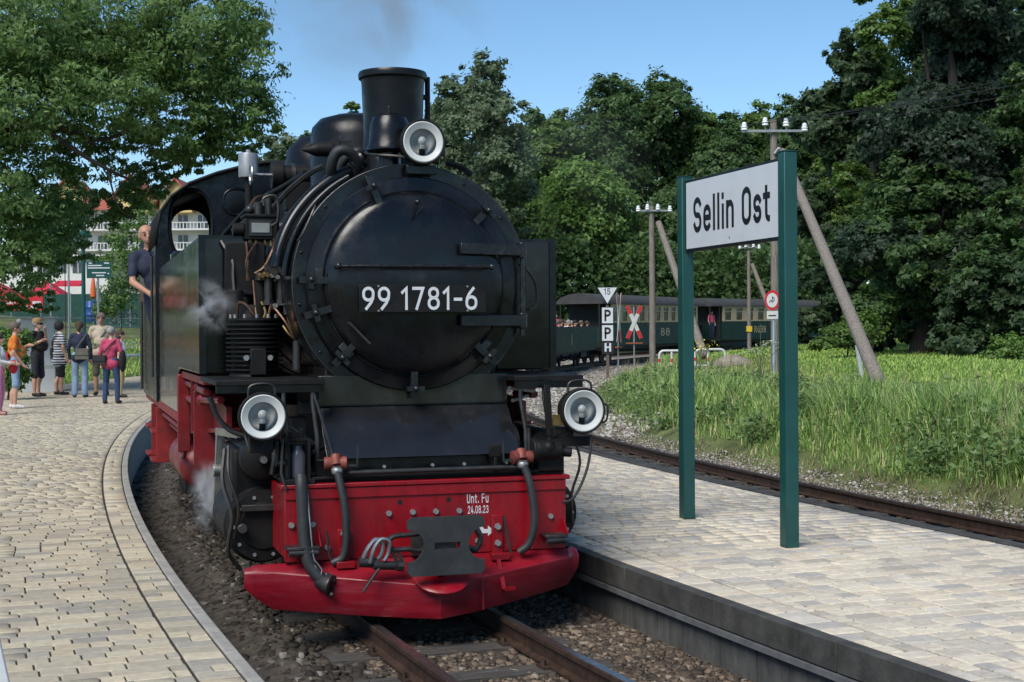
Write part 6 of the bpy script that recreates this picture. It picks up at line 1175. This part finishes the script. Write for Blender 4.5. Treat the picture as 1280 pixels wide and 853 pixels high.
# hotel
m_wall = mat('white_render', (.66, .65, .61), .8, var=.06, scale=1); m_yel = mat('yellow_render', (.66, .50, .22), .8, var=.08, scale=1); m_tile = mat('red_roof_tiles', (.36, .10, .065), .75, var=.2, scale=3, bmp=.3, bscale=10); m_hw = mat('hotel_window', (.05, .06, .07), .15, var=.2)
Yh = 128; s = Yh / FPX
def hx(px): return at(px, 300, Yh).x
def hz(py, px=150): return at(px, py, Yh).z
hb0 = Vector((hx(40), Yh, hz(352))); t = thing('hotel', 'white and yellow hotel with red roofs and balconies behind the trees', 'building', hb0); X = lambda px: hx(px) - hb0.x; Z = lambda py: hz(py) - hb0.z
MB().box(X(40), X(268), 0, 10, -6, Z(262)).build('main_wall', m_wall, t)
def gable(p0, p1, ye, ya, wall_y, dep, m):
    MB().box(X(p0), X(p1), -dep, -.01, Z(wall_y), Z(ye)).build('bay', m, t); mid = (X(p0) + X(p1)) / 2
    MB().add([(X(p0), -dep, Z(ye) + .01), (X(p1), -dep, Z(ye) + .01), (mid, -dep, Z(ya)), (X(p0), 4, Z(ye) + .01), (X(p1), 4, Z(ye) + .01), (mid, 4, Z(ya))], [(0, 1, 2), (3, 5, 4), (0, 3, 4, 1)]).build('gable', m, t, smooth=0)
    r_ = MB(); e = .5
    for q in (-1, 1):
        xe = mid + q * ((X(p1) - X(p0)) / 2 + e); zl = Z(ye) - e * (Z(ya) - Z(ye)) / ((X(p1) - X(p0)) / 2); r_.add([(xe, -dep - .5, zl), (mid, -dep - .5, Z(ya) + .05), (mid, 4, Z(ya) + .05), (xe, 4, zl), (xe, -dep - .5, zl + .2), (mid, -dep - .5, Z(ya) + .25), (mid, 4, Z(ya) + .25), (xe, 4, zl + .2)], [(0, 3, 2, 1), (4, 5, 6, 7), (0, 1, 5, 4), (1, 2, 6, 5), (2, 3, 7, 6), (3, 0, 4, 7)])
    r_.build('gable_roof', m_tile, t, smooth=0)
gable(148, 190, 250, 224, 268, 1.5, m_yel); gable(205, 245, 252, 228, 268, 1.5, m_yel); gable(70, 112, 250, 226, 268, 1.5, m_yel)
MB().add([(X(36), -.8, Z(263)), (X(272), -.8, Z(263)), (X(272), 5, Z(236)), (X(36), 5, Z(236)), (X(36), 10.5, Z(263)), (X(272), 10.5, Z(263))], [(0, 1, 2, 3), (3, 2, 5, 4)]).build('main_roof', m_tile, t, smooth=0)
for py in (270, 295, 320):
    for k_ in range(9):
        p0 = 48 + k_ * 25; wn = MB().box(X(p0), X(p0 + 12), -.06, -.005, Z(py + 17), Z(py)).build('window', m_hw, t); MB().box(X(p0 + 5.6), X(p0 + 6.4), -.09, -.061, Z(py + 17), Z(py)).build('mullion', m_wall, wn)
    bl = MB().box(X(42), X(266), -1.6, -.1, Z(py + 20), Z(py + 18)).build('balcony', m_wall, t)
    MB().box(X(42), X(266), -1.62, -1.55, Z(py + 11), Z(py + 10)).build('handrail', m_wall, bl)
    bars = MB(); [bars.box(X(42) + i * .3, X(42) + i * .3 + .07, -1.6, -1.56, Z(py + 18), Z(py + 11)) for i in range(int((X(266) - X(42)) / .3))]; bars.build('balusters', m_wall, bl, smooth=0, kind='stuff')
t2 = thing('terrace_building', 'low white flat roofed terrace building below the hotel', 'building', (hx(55), 116, hz(352))); S2 = 116 / FPX
MB().box(0, 140 * S2, 0, 5, -3, 24 * S2).build('wall', m_wall, t2); MB().box(-.4, 142 * S2, -.6, 5.2, 24 * S2 + .01, 26 * S2).build('roof_slab', m_wall, t2)
for k_ in range(6): wn = MB().box((8 + 22 * k_) * S2, (22 + 22 * k_) * S2, -.05, -.005, 4 * S2, 17 * S2).build('window', m_hw, t2); MB().box((14.5 + 22 * k_) * S2, (15.5 + 22 * k_) * S2, -.08, -.051, 4 * S2, 17 * S2).build('mullion', m_wall, wn)
# ================================================================ people
m_skin = mat('skin', (.52, .29, .20), .55, var=.12, scale=12); m_skin2 = mat('tanned_skin', (.42, .22, .145), .55, var=.12, scale=12)
def cloth(name, col, rough=.85, **k): return mat('cloth_' + name, col, rough, var=k.pop('var', .15), scale=k.pop('scale', 7), bmp=.15, bscale=60, **k)
m_orange, _t, _b = nodemat('cloth_patterned_orange')
_v = N(_t, 'TexVoronoi'); _v.inputs['Scale'].default_value = 13; _c = N(_t, 'TexCoord'); _t.links.new(_c.outputs['Object'], _v.inputs[0]); _sp = N(_t, 'SeparateColor'); _t.links.new(_v.outputs['Color'], _sp.inputs[0])
_rp = ramp(_t, [(0, (.55, .13, .015)), (.45, (.60, .20, .02)), (.7, (.10, .16, .07)), (.85, (.50, .42, .28)), (1, (.45, .05, .03))], 'CONSTANT'); _t.links.new(_sp.outputs[0], _rp.inputs[0]); _t.links.new(_rp.outputs[0], _b.inputs['Base Color']); _b.inputs['Roughness'].default_value = .85
m_stripe, _t, _b = nodemat('cloth_striped')
_w = N(_t, 'TexWave', wave_type='BANDS', bands_direction='Z'); _w.inputs['Scale'].default_value = 5.2; _w.inputs['Distortion'].default_value = .5; _c = N(_t, 'TexCoord'); _t.links.new(_c.outputs['Object'], _w.inputs[0]); _rp = ramp(_t, [(.48, (.02, .022, .035)), (.52, (.55, .56, .58))]); _t.links.new(_w.outputs['Fac'], _rp.inputs[0]); _t.links.new(_rp.outputs[0], _b.inputs['Base Color']); _b.inputs['Roughness'].default_value = .85
m_pinkp = cloth('pink_print', (.62, .22, .36), wear=.5, wearcol=(.65, .45, .5), wscale=14)
DG = bpy.context.evaluated_depsgraph_get
def person(label, base, H, rz, top, bottom, shoe, hair=None, sleeve='short', legs='long', arms=None, belly=0, skin=None, hat=None, extra=None, lean=0, turn=0, voxel=.016, female=False, group=None, skirt=False, head_only=False, stance=.1, jacket=False, glasses=False, bald=False, lower=True):
    "local: faces -y; arms: ((elbow, wrist) left(+x... viewer's right), right) in units of height 1.75"
    skin = skin or m_skin; t = thing('person', label, 'person', base, rz, group); K = H / 1.75; mats = [skin, top, bottom, shoe]; prim = []
    def cap(a, b, r0, r1, m): prim.append((np.array(a, float), np.array(b, float), r0, r1, m))
    sh = .165 if female else .19; hip = .095
    for s in (-1, 1):
        kx = s * (stance + .01); hp = (s * hip, .0, .90); kn = (kx, -.02 - .01 * s, .50); an = (kx, .03 + .02 * s, .09)
        lm = 2 if legs != 'bare' else 0; wide = 1.18 if legs == 'wide' else 1.0
        cap(hp, kn, .098, .066 * wide * (1.12 if legs == 'shorts' else 1), 2)
        if legs == 'shorts': cap((kn[0], kn[1], kn[2] + .06), (kn[0], kn[1], kn[2] - .02), .078, .082, 2); cap((kn[0], kn[1], kn[2] - .03), (an[0], an[1], .30), .054, .056, 0); cap((an[0], an[1], .30), an, .054, .036, 0)
        elif legs == 'bare': cap(kn, (an[0], an[1], .30), .056, .055, 0); cap((an[0], an[1], .30), an, .055, .036, 0)
        else: cap(kn, (an[0], an[1], .10), .064 * wide, .056 * wide * (1.15 if legs == 'wide' else 1), 2)
        cap((an[0], an[1] + .02, .05), (an[0] + s * .02, an[1] - .16, .038), .046, .036, 3)
    cap((-.06, 0, .96), (.06, 0, .96), .125, .125, 2); cap((0, -.01, 1.06), (0, -.02 - belly * .5, 1.14), .135, .135 + belly * .8, 1)
    cap((-.05, .0, 1.27), (.05, .0, 1.27), .138, .138, 1); cap((0, 0, 1.10), (0, 0, 1.34), .14, .13, 1); cap((-sh + .03, .01, 1.42), (sh - .03, .01, 1.42), .068, .068, 1)
    if female: cap((-.06, -.09, 1.27), (.06, -.09, 1.27), .06, .06, 1)
    if jacket: cap((-.05, 0, .92), (.05, 0, .92), .145, .145, 1)
    if skirt: cap((-.05, 0, .80), (.05, 0, .80), .165, .165, 1); cap((-.04, 0, .98), (.04, 0, .98), .15, .15, 1)
    arms = arms or (((.25, .02, 1.14), (.24, -.06, .90)), ((-.25, .02, 1.14), (-.24, -.06, .90)))
    for s, (el, wr) in zip((1, -1), arms):
        S_ = np.array((s * sh, .01, 1.42)); E_ = np.array(el, float); Wp = np.array(wr, float)
        if sleeve == 'long': cap(S_, E_, .058, .05, 1); cap(E_, Wp, .048, .038, 1)
        else: cap(S_, S_ + (E_ - S_) * .68, .062, .06, 1); cap(S_ + (E_ - S_) * .6, E_, .044, .042, 0); cap(E_, Wp, .042, .029, 0)
        d = (Wp - E_); d /= np.linalg.norm(d) + 1e-9; P0 = Wp + d * .02; side = np.cross(d, (0, 1, .2)); side /= np.linalg.norm(side) + 1e-9; nrm = np.cross(side, d)
        cap(P0, Wp + d * .085, .030, .034, 0)
        for q, ln in zip((-.028, -.010, .009, .027), (.075, .09, .083, .062)):
            A = Wp + d * .09 + side * q; B = A + d * ln * .55 - nrm * .012; cap(A, B, .0115, .0105, 0); cap(B, B + d * ln * .35 - nrm * .03, .0105, .0095, 0)
        A = Wp + d * .035 + side * .034 * -s; cap(A, A + d * .05 + side * .03 * -s, .013, .0105, 0)
    hy = -.02 - lean; c, s_ = math.cos(turn), math.sin(turn)
    def hd(x, y, z): return (x * c - y * s_, hy + x * s_ + y * c, z)
    cap((0, .01, 1.45), (0, hy * .8, 1.54), .055, .05, 0); cap(hd(0, .012, 1.655), hd(0, -.012, 1.60), .088, .066, 0); cap(hd(0, .02, 1.66), hd(0, .03, 1.65), .09, .088, 0); cap(hd(0, -.06, 1.565), hd(0, -.05, 1.56), .036, .036, 0)
    cap(hd(0, -.092, 1.635), hd(0, -.110, 1.605), .011, .017, 0); [cap(hd(q * .084, .01, 1.63), hd(q * .088, .015, 1.60), .016, .012, 0) for q in (-1, 1)]
    # one continuous surface
    mb = MB()
    for a, b, r0, r1, m in prim:
        if np.linalg.norm(b - a) < 1e-6: b = b + np.array((0, 0, 1e-4))
        pts = []; rs_ = []; dd = (b - a) / np.linalg.norm(b - a)
        for q in (-1, -.8, -.5): pts.append(a + dd * r0 * q); rs_.append(max(r0 * math.sqrt(max(0, 1 - q * q)), .002))
        pts.append(a); rs_.append(r0); pts.append(b); rs_.append(r1)
        for q in (.5, .8, 1): pts.append(b + dd * r1 * q); rs_.append(max(r1 * math.sqrt(max(0, 1 - q * q)), .002))
        mb.tube([Vector(p) for p in pts], rs_, 12)
    me = bpy.data.meshes.new('body_src'); me.from_pydata(mb.v, [], mb.f); tmp = bpy.data.objects.new('tmp', me); COL.objects.link(tmp)
    rm = tmp.modifiers.new('r', 'REMESH'); rm.mode = 'VOXEL'; rm.voxel_size = voxel; rm.use_smooth_shade = True; sm = tmp.modifiers.new('s', 'SMOOTH'); sm.factor = .5; sm.iterations = 2
    bm_ = bpy.data.meshes.new_from_object(tmp.evaluated_get(DG())); bpy.data.objects.remove(tmp)
    nf = len(bm_.polygons); cen = np.empty(nf * 3, np.float32); bm_.polygons.foreach_get('center', cen); cen = cen.reshape(-1, 3); best = np.full(nf, 9.); mi = np.zeros(nf, np.int32)
    for a, b, r0, r1, m in prim:
        ab = b - a; tt = np.clip(((cen - a) @ ab) / (ab @ ab + 1e-12), 0, 1); dd = np.linalg.norm(cen - a - tt[:, None] * ab, axis=1) - (r0 + (r1 - r0) * tt)
        w_ = dd < best; best[w_] = dd[w_]; mi[w_] = m
    bm_.materials.clear(); [bm_.materials.append(m) for m in mats]; bm_.polygons.foreach_set('material_index', mi); bm_.update(); bm_.name = 'body'
    body = link('body', bm_, None, t); body.scale = (K, K, K)
    def kid(name, mbx, m, parent=None):
        o = mbx.build(name, m, parent or t); 
        if parent is None: o.scale = (K, K, K)
        return o
    for q in (-1, 1): kid('eye', MB().ell(hd(q * .034, -.083, 1.637), (.014, .008, .009), 8, 6), m_bsign)
    for q in (-1, 1): kid('eyebrow', MB().ell(hd(q * .036, -.082, 1.662), (.024, .01, .007), 8, 6), hb_short if 'hb_short' in globals() else m_bark)
    if not glasses: kid('mouth', MB().ell(hd(0, -.088, 1.572), (.026, .007, .006), 8, 6), mat('lips', (.30, .10, .08), .5))
    if glasses: kid('sunglasses', MB().ell(hd(-.034, -.095, 1.64), (.03, .01, .022), 10, 8).ell(hd(.034, -.095, 1.64), (.03, .01, .022), 10, 8).bar(hd(-.085, .0, 1.65), hd(-.06, -.085, 1.648), .006, .008).bar(hd(.085, .0, 1.65), hd(.06, -.085, 1.648), .006, .008), m_blkg)
    if hair:
        col, style = hair; hm = MB().ell(hd(0, .028, 1.668), (.099, .108, .098), 18, 12)
        if style == 'long': hm.ell(hd(0, .055, 1.60), (.092, .075, .11), 16, 10)
        if style == 'bob': hm.ell(hd(0, .035, 1.645), (.115, .11, .12), 16, 10)
        if style == 'bun': hm.ell(hd(0, .10, 1.60), (.05, .05, .09), 12, 8)
        hm.v = [(x + rnd.uniform(-.004, .004), y + rnd.uniform(-.004, .004), z + rnd.uniform(-.004, .004)) for x, y, z in hm.v]; kid('hair', hm, col)
    if hat: kid('cap', MB().lathe([(.105, 1.675), (.107, 1.70), (.10, 1.745), (.06, 1.775), (0, 1.78)], (0, hy + .02, 0), (0, 0, 1), 20).prism([(-.085, -.08), (.085, -.08), (.075, -.16), (.0, -.19), (-.075, -.16)], lambda a, b, d: (a * c - (b) * s_, hy + a * s_ + b * c, d + (-.08 - b) * -.15 * 0), 1.672, 1.682), hat)
    for (name, mbx, m) in (extra or []): kid(name, mbx, m)
    return t
def feet(px, py, dz=0):
    Y = 30.0
    for _i in range(12):
        p = atz(px, py, float(zp(Y))); Y = p.y
    return Vector((p.x, p.y, float(zp(p.y)) + dz))
def hpx(p, y0, y1): return (y1 - y0) * p.y / FPX
hb_brown = cloth('hair_brown', (.06, .038, .024)); hb_grey = cloth('hair_grey', (.26, .25, .24)); hb_dark = cloth('hair_dark', (.014, .012, .012)); hb_short = cloth('hair_short_grey_brown', (.13, .10, .08))
white_shoe = cloth('white_shoe', (.62, .60, .60)); dark_shoe = cloth('dark_shoe', (.03, .025, .022)); denim = cloth('denim', (.12, .19, .30)); denim_l = cloth('light_denim', (.20, .28, .40)); navy = cloth('navy', (.014, .02, .045)); blackc = cloth('black', (.012, .012, .012)); darkblue = cloth('dark_jeans', (.02, .045, .11))
beige = cloth('beige', (.42, .35, .26)); pink = cloth('raspberry', (.42, .05, .11)); whitec = cloth('white', (.66, .64, .62)); tan = cloth('tan', (.42, .30, .12)); khaki = cloth('khaki_bag', (.11, .105, .085)); blackbag = cloth('black_bag', (.018, .018, .02)); capm = cloth('tan_cap', (.33, .20, .09)); redc = cloth('red', (.48, .02, .03))
def bag(x, y, z, w_, h, d, strap=None, side=1):
    m = MB().box(x - w_ / 2, x + w_ / 2, y - d / 2, y + d / 2, z - h / 2, z + h / 2); m.prism([(x - w_ / 2, z - h * .1), (x + w_ / 2, z - h * .1), (x + w_ / 2 - .02, z + h / 2 + .012), (x - w_ / 2 + .02, z + h / 2 + .012)], lambda a, b, q: (a, q, b), y + d / 2, y + d / 2 + .015)
    return m
def strap(pts): return MB().tube(smoothpath(pts, 4), .014, 6)
# facing: rz 0 faces the camera (-y); pi away; +pi/2 faces right (+x)
p = feet(19, 511); person('man in patterned orange shirt and denim shorts with white shoes', p, hpx(p, 405, 513), R_(112), m_orange, denim_l, white_shoe, (hb_short, 'short'), 'short', 'shorts', arms=(((.22, .06, 1.16), (.08, -.22, 1.26)), ((-.25, .04, 1.14), (-.20, -.12, .93))), belly=.05, group=None, stance=.11,
   extra=[('red_bag', bag(-.05, .19, 1.02, .24, .26, .1), redc)])
p = feet(47, 496); person('stout man in black with a tan cap raising a hand to his mouth', p, hpx(p, 401, 498), R_(75), blackc, cloth('dark_shorts', (.02, .021, .03)), dark_shoe, (hb_grey, 'short'), 'short', 'shorts', arms=(((.26, -.10, 1.14), (.06, -.17, 1.46)), ((-.25, .05, 1.14), (-.16, -.2, 1.25))), belly=.075, hat=capm, glasses=True)
p = feet(75, 494); person('woman in black and white striped top with dark hair', p, hpx(p, 404, 496), R_(128), m_stripe, blackc, dark_shoe, (hb_dark, 'bob'), 'short', 'shorts', female=True, skirt=True, extra=[('shoulder_bag', bag(.20, .02, .98, .12, .26, .22), blackbag), ('bag_strap', strap([(-.12, .1, 1.46), (.0, .16, 1.3), (.2, .1, 1.08)]), blackbag)])
p = feet(100, 497); person('woman in navy top and wide jeans carrying a khaki shoulder bag, seen from behind', p, hpx(p, 404, 499), R_(184), navy, denim_l, dark_shoe, (hb_brown, 'bun'), 'long', 'wide', female=True, jacket=True, extra=[('shoulder_bag', bag(-.10, .20, 1.0, .30, .24, .10), khaki), ('bag_strap', strap([(-.16, .02, 1.47), (-.12, .14, 1.36), (-.02, .19, 1.2), (.03, .2, 1.1)]), khaki)])
p = feet(127, 494.5); person('man in beige shirt facing the camera among the group', p, hpx(p, 393, 496), R_(12), beige, cloth('olive_shorts', (.10, .085, .06)), dark_shoe, (hb_short, 'short'), 'long', 'shorts', arms=(((.28, .04, 1.15), (.24, -.16, .98)), ((-.27, .03, 1.14), (-.24, -.1, .92))), jacket=True, skin=m_skin2, belly=.03, extra=[('strap', strap([(.16, -.02, 1.47), (.05, -.15, 1.3), (-.14, -.13, 1.05)]), khaki)])
p = feet(139.5, 505); person('grey haired woman in raspberry jacket and blue jeans, back to the camera', p, hpx(p, 411, 507), R_(176), pink, darkblue, dark_shoe, (hb_grey, 'short'), 'long', 'long', female=True, jacket=True, stance=.13, extra=[('shoulder_bag', bag(.22, .14, 1.0, .30, .2, .10), blackbag), ('bag_strap', strap([(-.14, .06, 1.46), (-.02, .16, 1.33), (.12, .18, 1.15)]), blackbag), ('draped_coat', MB().ell((-.27, .02, .98), (.08, .12, .26), 12, 8), blackc)])
p = feet(151, 497); person('shorter person in white top half hidden behind the raspberry jacket', p, hpx(p, 414, 498), R_(100), whitec, tan, dark_shoe, (hb_brown, 'long'), 'short', 'long', female=True)
p = feet(-1, 519); person('person in pink printed trousers and white top cut by the left picture edge', p, hpx(p, 418, 521), R_(95), whitec, m_pinkp, cloth('pink_sandal', (.45, .22, .2)), (hb_brown, 'long'), 'long', 'wide', female=True, arms=(((.22, -.06, 1.14), (.12, -.26, 1.1)), ((-.22, -.06, 1.14), (-.1, -.26, 1.1))), extra=[('red_jacket', MB().ell((.1, -.28, 1.02), (.16, .09, .15), 12, 8), redc)])
for (px, Y, top_, hr_, lab) in ((25, 46, cloth('charcoal', (.04, .04, .045)), hb_grey, 'grey haired person in charcoal standing behind the cabinet'), (41, 48, navy, hb_dark, 'dark haired person far behind the tan cap')):
    b = on_ground(px, Y); ht = at(px, 396, Y).z - b.z; person(lab, b, min(1.8, max(1.5, ht)), R_(150), top_, darkblue, dark_shoe, (hr_, 'short'), 'long', 'long', voxel=.02)
# driver leaning out of the cab
dW = Matrix.Rotation(LR, 4, 'Z'); dp0 = Vector((-.505, 8.759, 0)) + (dW @ Vector((-.975, 7.35, 0))).to_3d(); zh = at(183, 283, dp0.y).z
drv = person('bald locomotive driver in dark shirt leaning out of the cab window', (dp0.x, dp0.y, zh - 1.60), 1.64, LR + R_(4), navy, navy, dark_shoe, None, 'short', 'long', arms=(((.24, -.05, 1.16), (.14, -.2, 1.02)), ((-.27, -.10, 1.14), (-.16, -.30, 1.0))), skin=m_skin2, lean=.03)
drv.rotation_euler = (0, R_(-12), LR + R_(4)); drv.rotation_mode = 'XYZ'
# travellers in the open wagon and on the coach platform
o, rz, L_ = OPEN; M4 = Matrix.Translation(o) @ Matrix.Rotation(rz, 4, 'Z'); cols = [redc, whitec, pink, beige, navy, whitec, redc, khaki]; hrs = [hb_brown, hb_grey, hb_dark, hb_short]
for k in range(16):
    q = M4 @ Vector((L_ - .8 - .62 * k, (-.72, -.1, .55)[k % 3], 0)); stand = (k == 2)
    ordn = ('first', 'second', '', 'third', 'fourth', 'fifth', 'sixth', 'seventh', 'eighth', 'ninth', 'tenth', 'eleventh', 'twelfth', 'thirteenth', 'fourteenth', 'fifteenth')[k]
    person('standing traveller in grey at the end of the open wagon' if stand else '%s seated traveller counted from the coach end of the open wagon, in %s' % (ordn, ('red', 'white', '', 'beige', 'navy', 'white', 'red', 'khaki')[k % 8] or 'pink'), (q.x, q.y, q.z + (.82 if stand else .46)), 1.74, rz + R_(rnd.uniform(-60, 40)), cols[k % 8], darkblue, dark_shoe, (hrs[k % 4], 'short'), 'short', 'long', voxel=.035, group='travellers in the open wagon')
t_, o, rz, L_ = C2; q = Matrix.Translation(o) @ Matrix.Rotation(rz, 4, 'Z') @ Vector((.85, -.75, 0)); person('traveller in bright pink on the coach end platform', (q.x, q.y, q.z + .92), 1.72, rz - R_(20), cloth('bright_pink', (.55, .08, .16)), darkblue, dark_shoe, (hb_brown, 'short'), 'short', 'long', voxel=.03)
# ================================================================ steam and smoke
def puff(name, label, parts, dens, col, nscale, seed, aniso=.2):
    m = bpy.data.materials.new(name + '_vapour'); m.use_nodes = True; t = m.node_tree; t.nodes.clear(); out = N(t, 'OutputMaterial'); v = N(t, 'VolumePrincipled'); v.inputs['Color'].default_value = (*col, 1); v.inputs['Anisotropy'].default_value = aniso
    tc = N(t, 'TexCoord'); ln = N(t, 'VectorMath', operation='LENGTH'); t.links.new(tc.outputs['Object'], ln.inputs[0])
    fall = N(t, 'MapRange'); fall.inputs[1].default_value = 1.0; fall.inputs[2].default_value = .25; fall.inputs[3].default_value = 0; fall.inputs[4].default_value = 1; fall.interpolation_type = 'SMOOTHSTEP'; t.links.new(ln.outputs['Value'], fall.inputs[0])
    g = N(t, 'NewGeometry'); mp = N(t, 'Mapping'); mp.inputs['Location'].default_value = (seed, seed * 1.7, seed * .3); t.links.new(g.outputs['Position'], mp.inputs[0])
    nz_ = noise(t, nscale, 4, .6, vec=mp.outputs[0], dist=.6); mr = N(t, 'MapRange'); mr.inputs[1].default_value = .48; mr.inputs[2].default_value = .70; t.links.new(nz_, mr.inputs[0])
    mu = N(t, 'Math', operation='MULTIPLY'); t.links.new(fall.outputs[0], mu.inputs[0]); t.links.new(mr.outputs[0], mu.inputs[1]); m2 = N(t, 'Math', operation='MULTIPLY'); t.links.new(mu.outputs[0], m2.inputs[0]); m2.inputs[1].default_value = dens; t.links.new(m2.outputs[0], v.inputs['Density']); t.links.new(v.outputs[0], out.inputs['Volume'])
    for (c, r) in parts:
        o = MB().ell((0, 0, 0), 1.0, 20, 12).build(name, m, None, loc=c, scale=r, kind='stuff'); tag(o, label, 'steam' if name == 'steam' else 'smoke')
LM = Matrix.Translation((-.505, 8.759, 0)) @ Matrix.Rotation(LR, 4, 'Z')
puff('steam', 'white wisp of steam drifting in front of the side tank', [(LM @ Vector((-1.18, 1.10, 1.90)), (.24, .14, .22))], 16, (.9, .91, .93), 7, 3)
puff('steam', 'white puff of steam low behind the cylinder', [(LM @ Vector((-1.12, 2.1, .56)), (.17, .26, .30))], 20, (.9, .91, .93), 6, 5)
puff('smoke', 'thin grey smoke drifting up and left from the chimney', [((-1.0, 10.8, 4.15), (1.0, 1.1, .8))], 1.7, (.55, .54, .53), 1.3, 2)
puff('smoke', 'grey smoke leaving the chimney mouth', [((-.84, 9.75, 3.72), (.34, .34, .36))], 2.2, (.55, .54, .53), 2.5, 4)
puff('smoke', 'faint haze of smoke trailing right behind the chimney', [((.5, 14.5, 3.45), (1.1, 2.2, 1.3))], .10, (.66, .67, .68), .5, 9)
# ================================================================ end
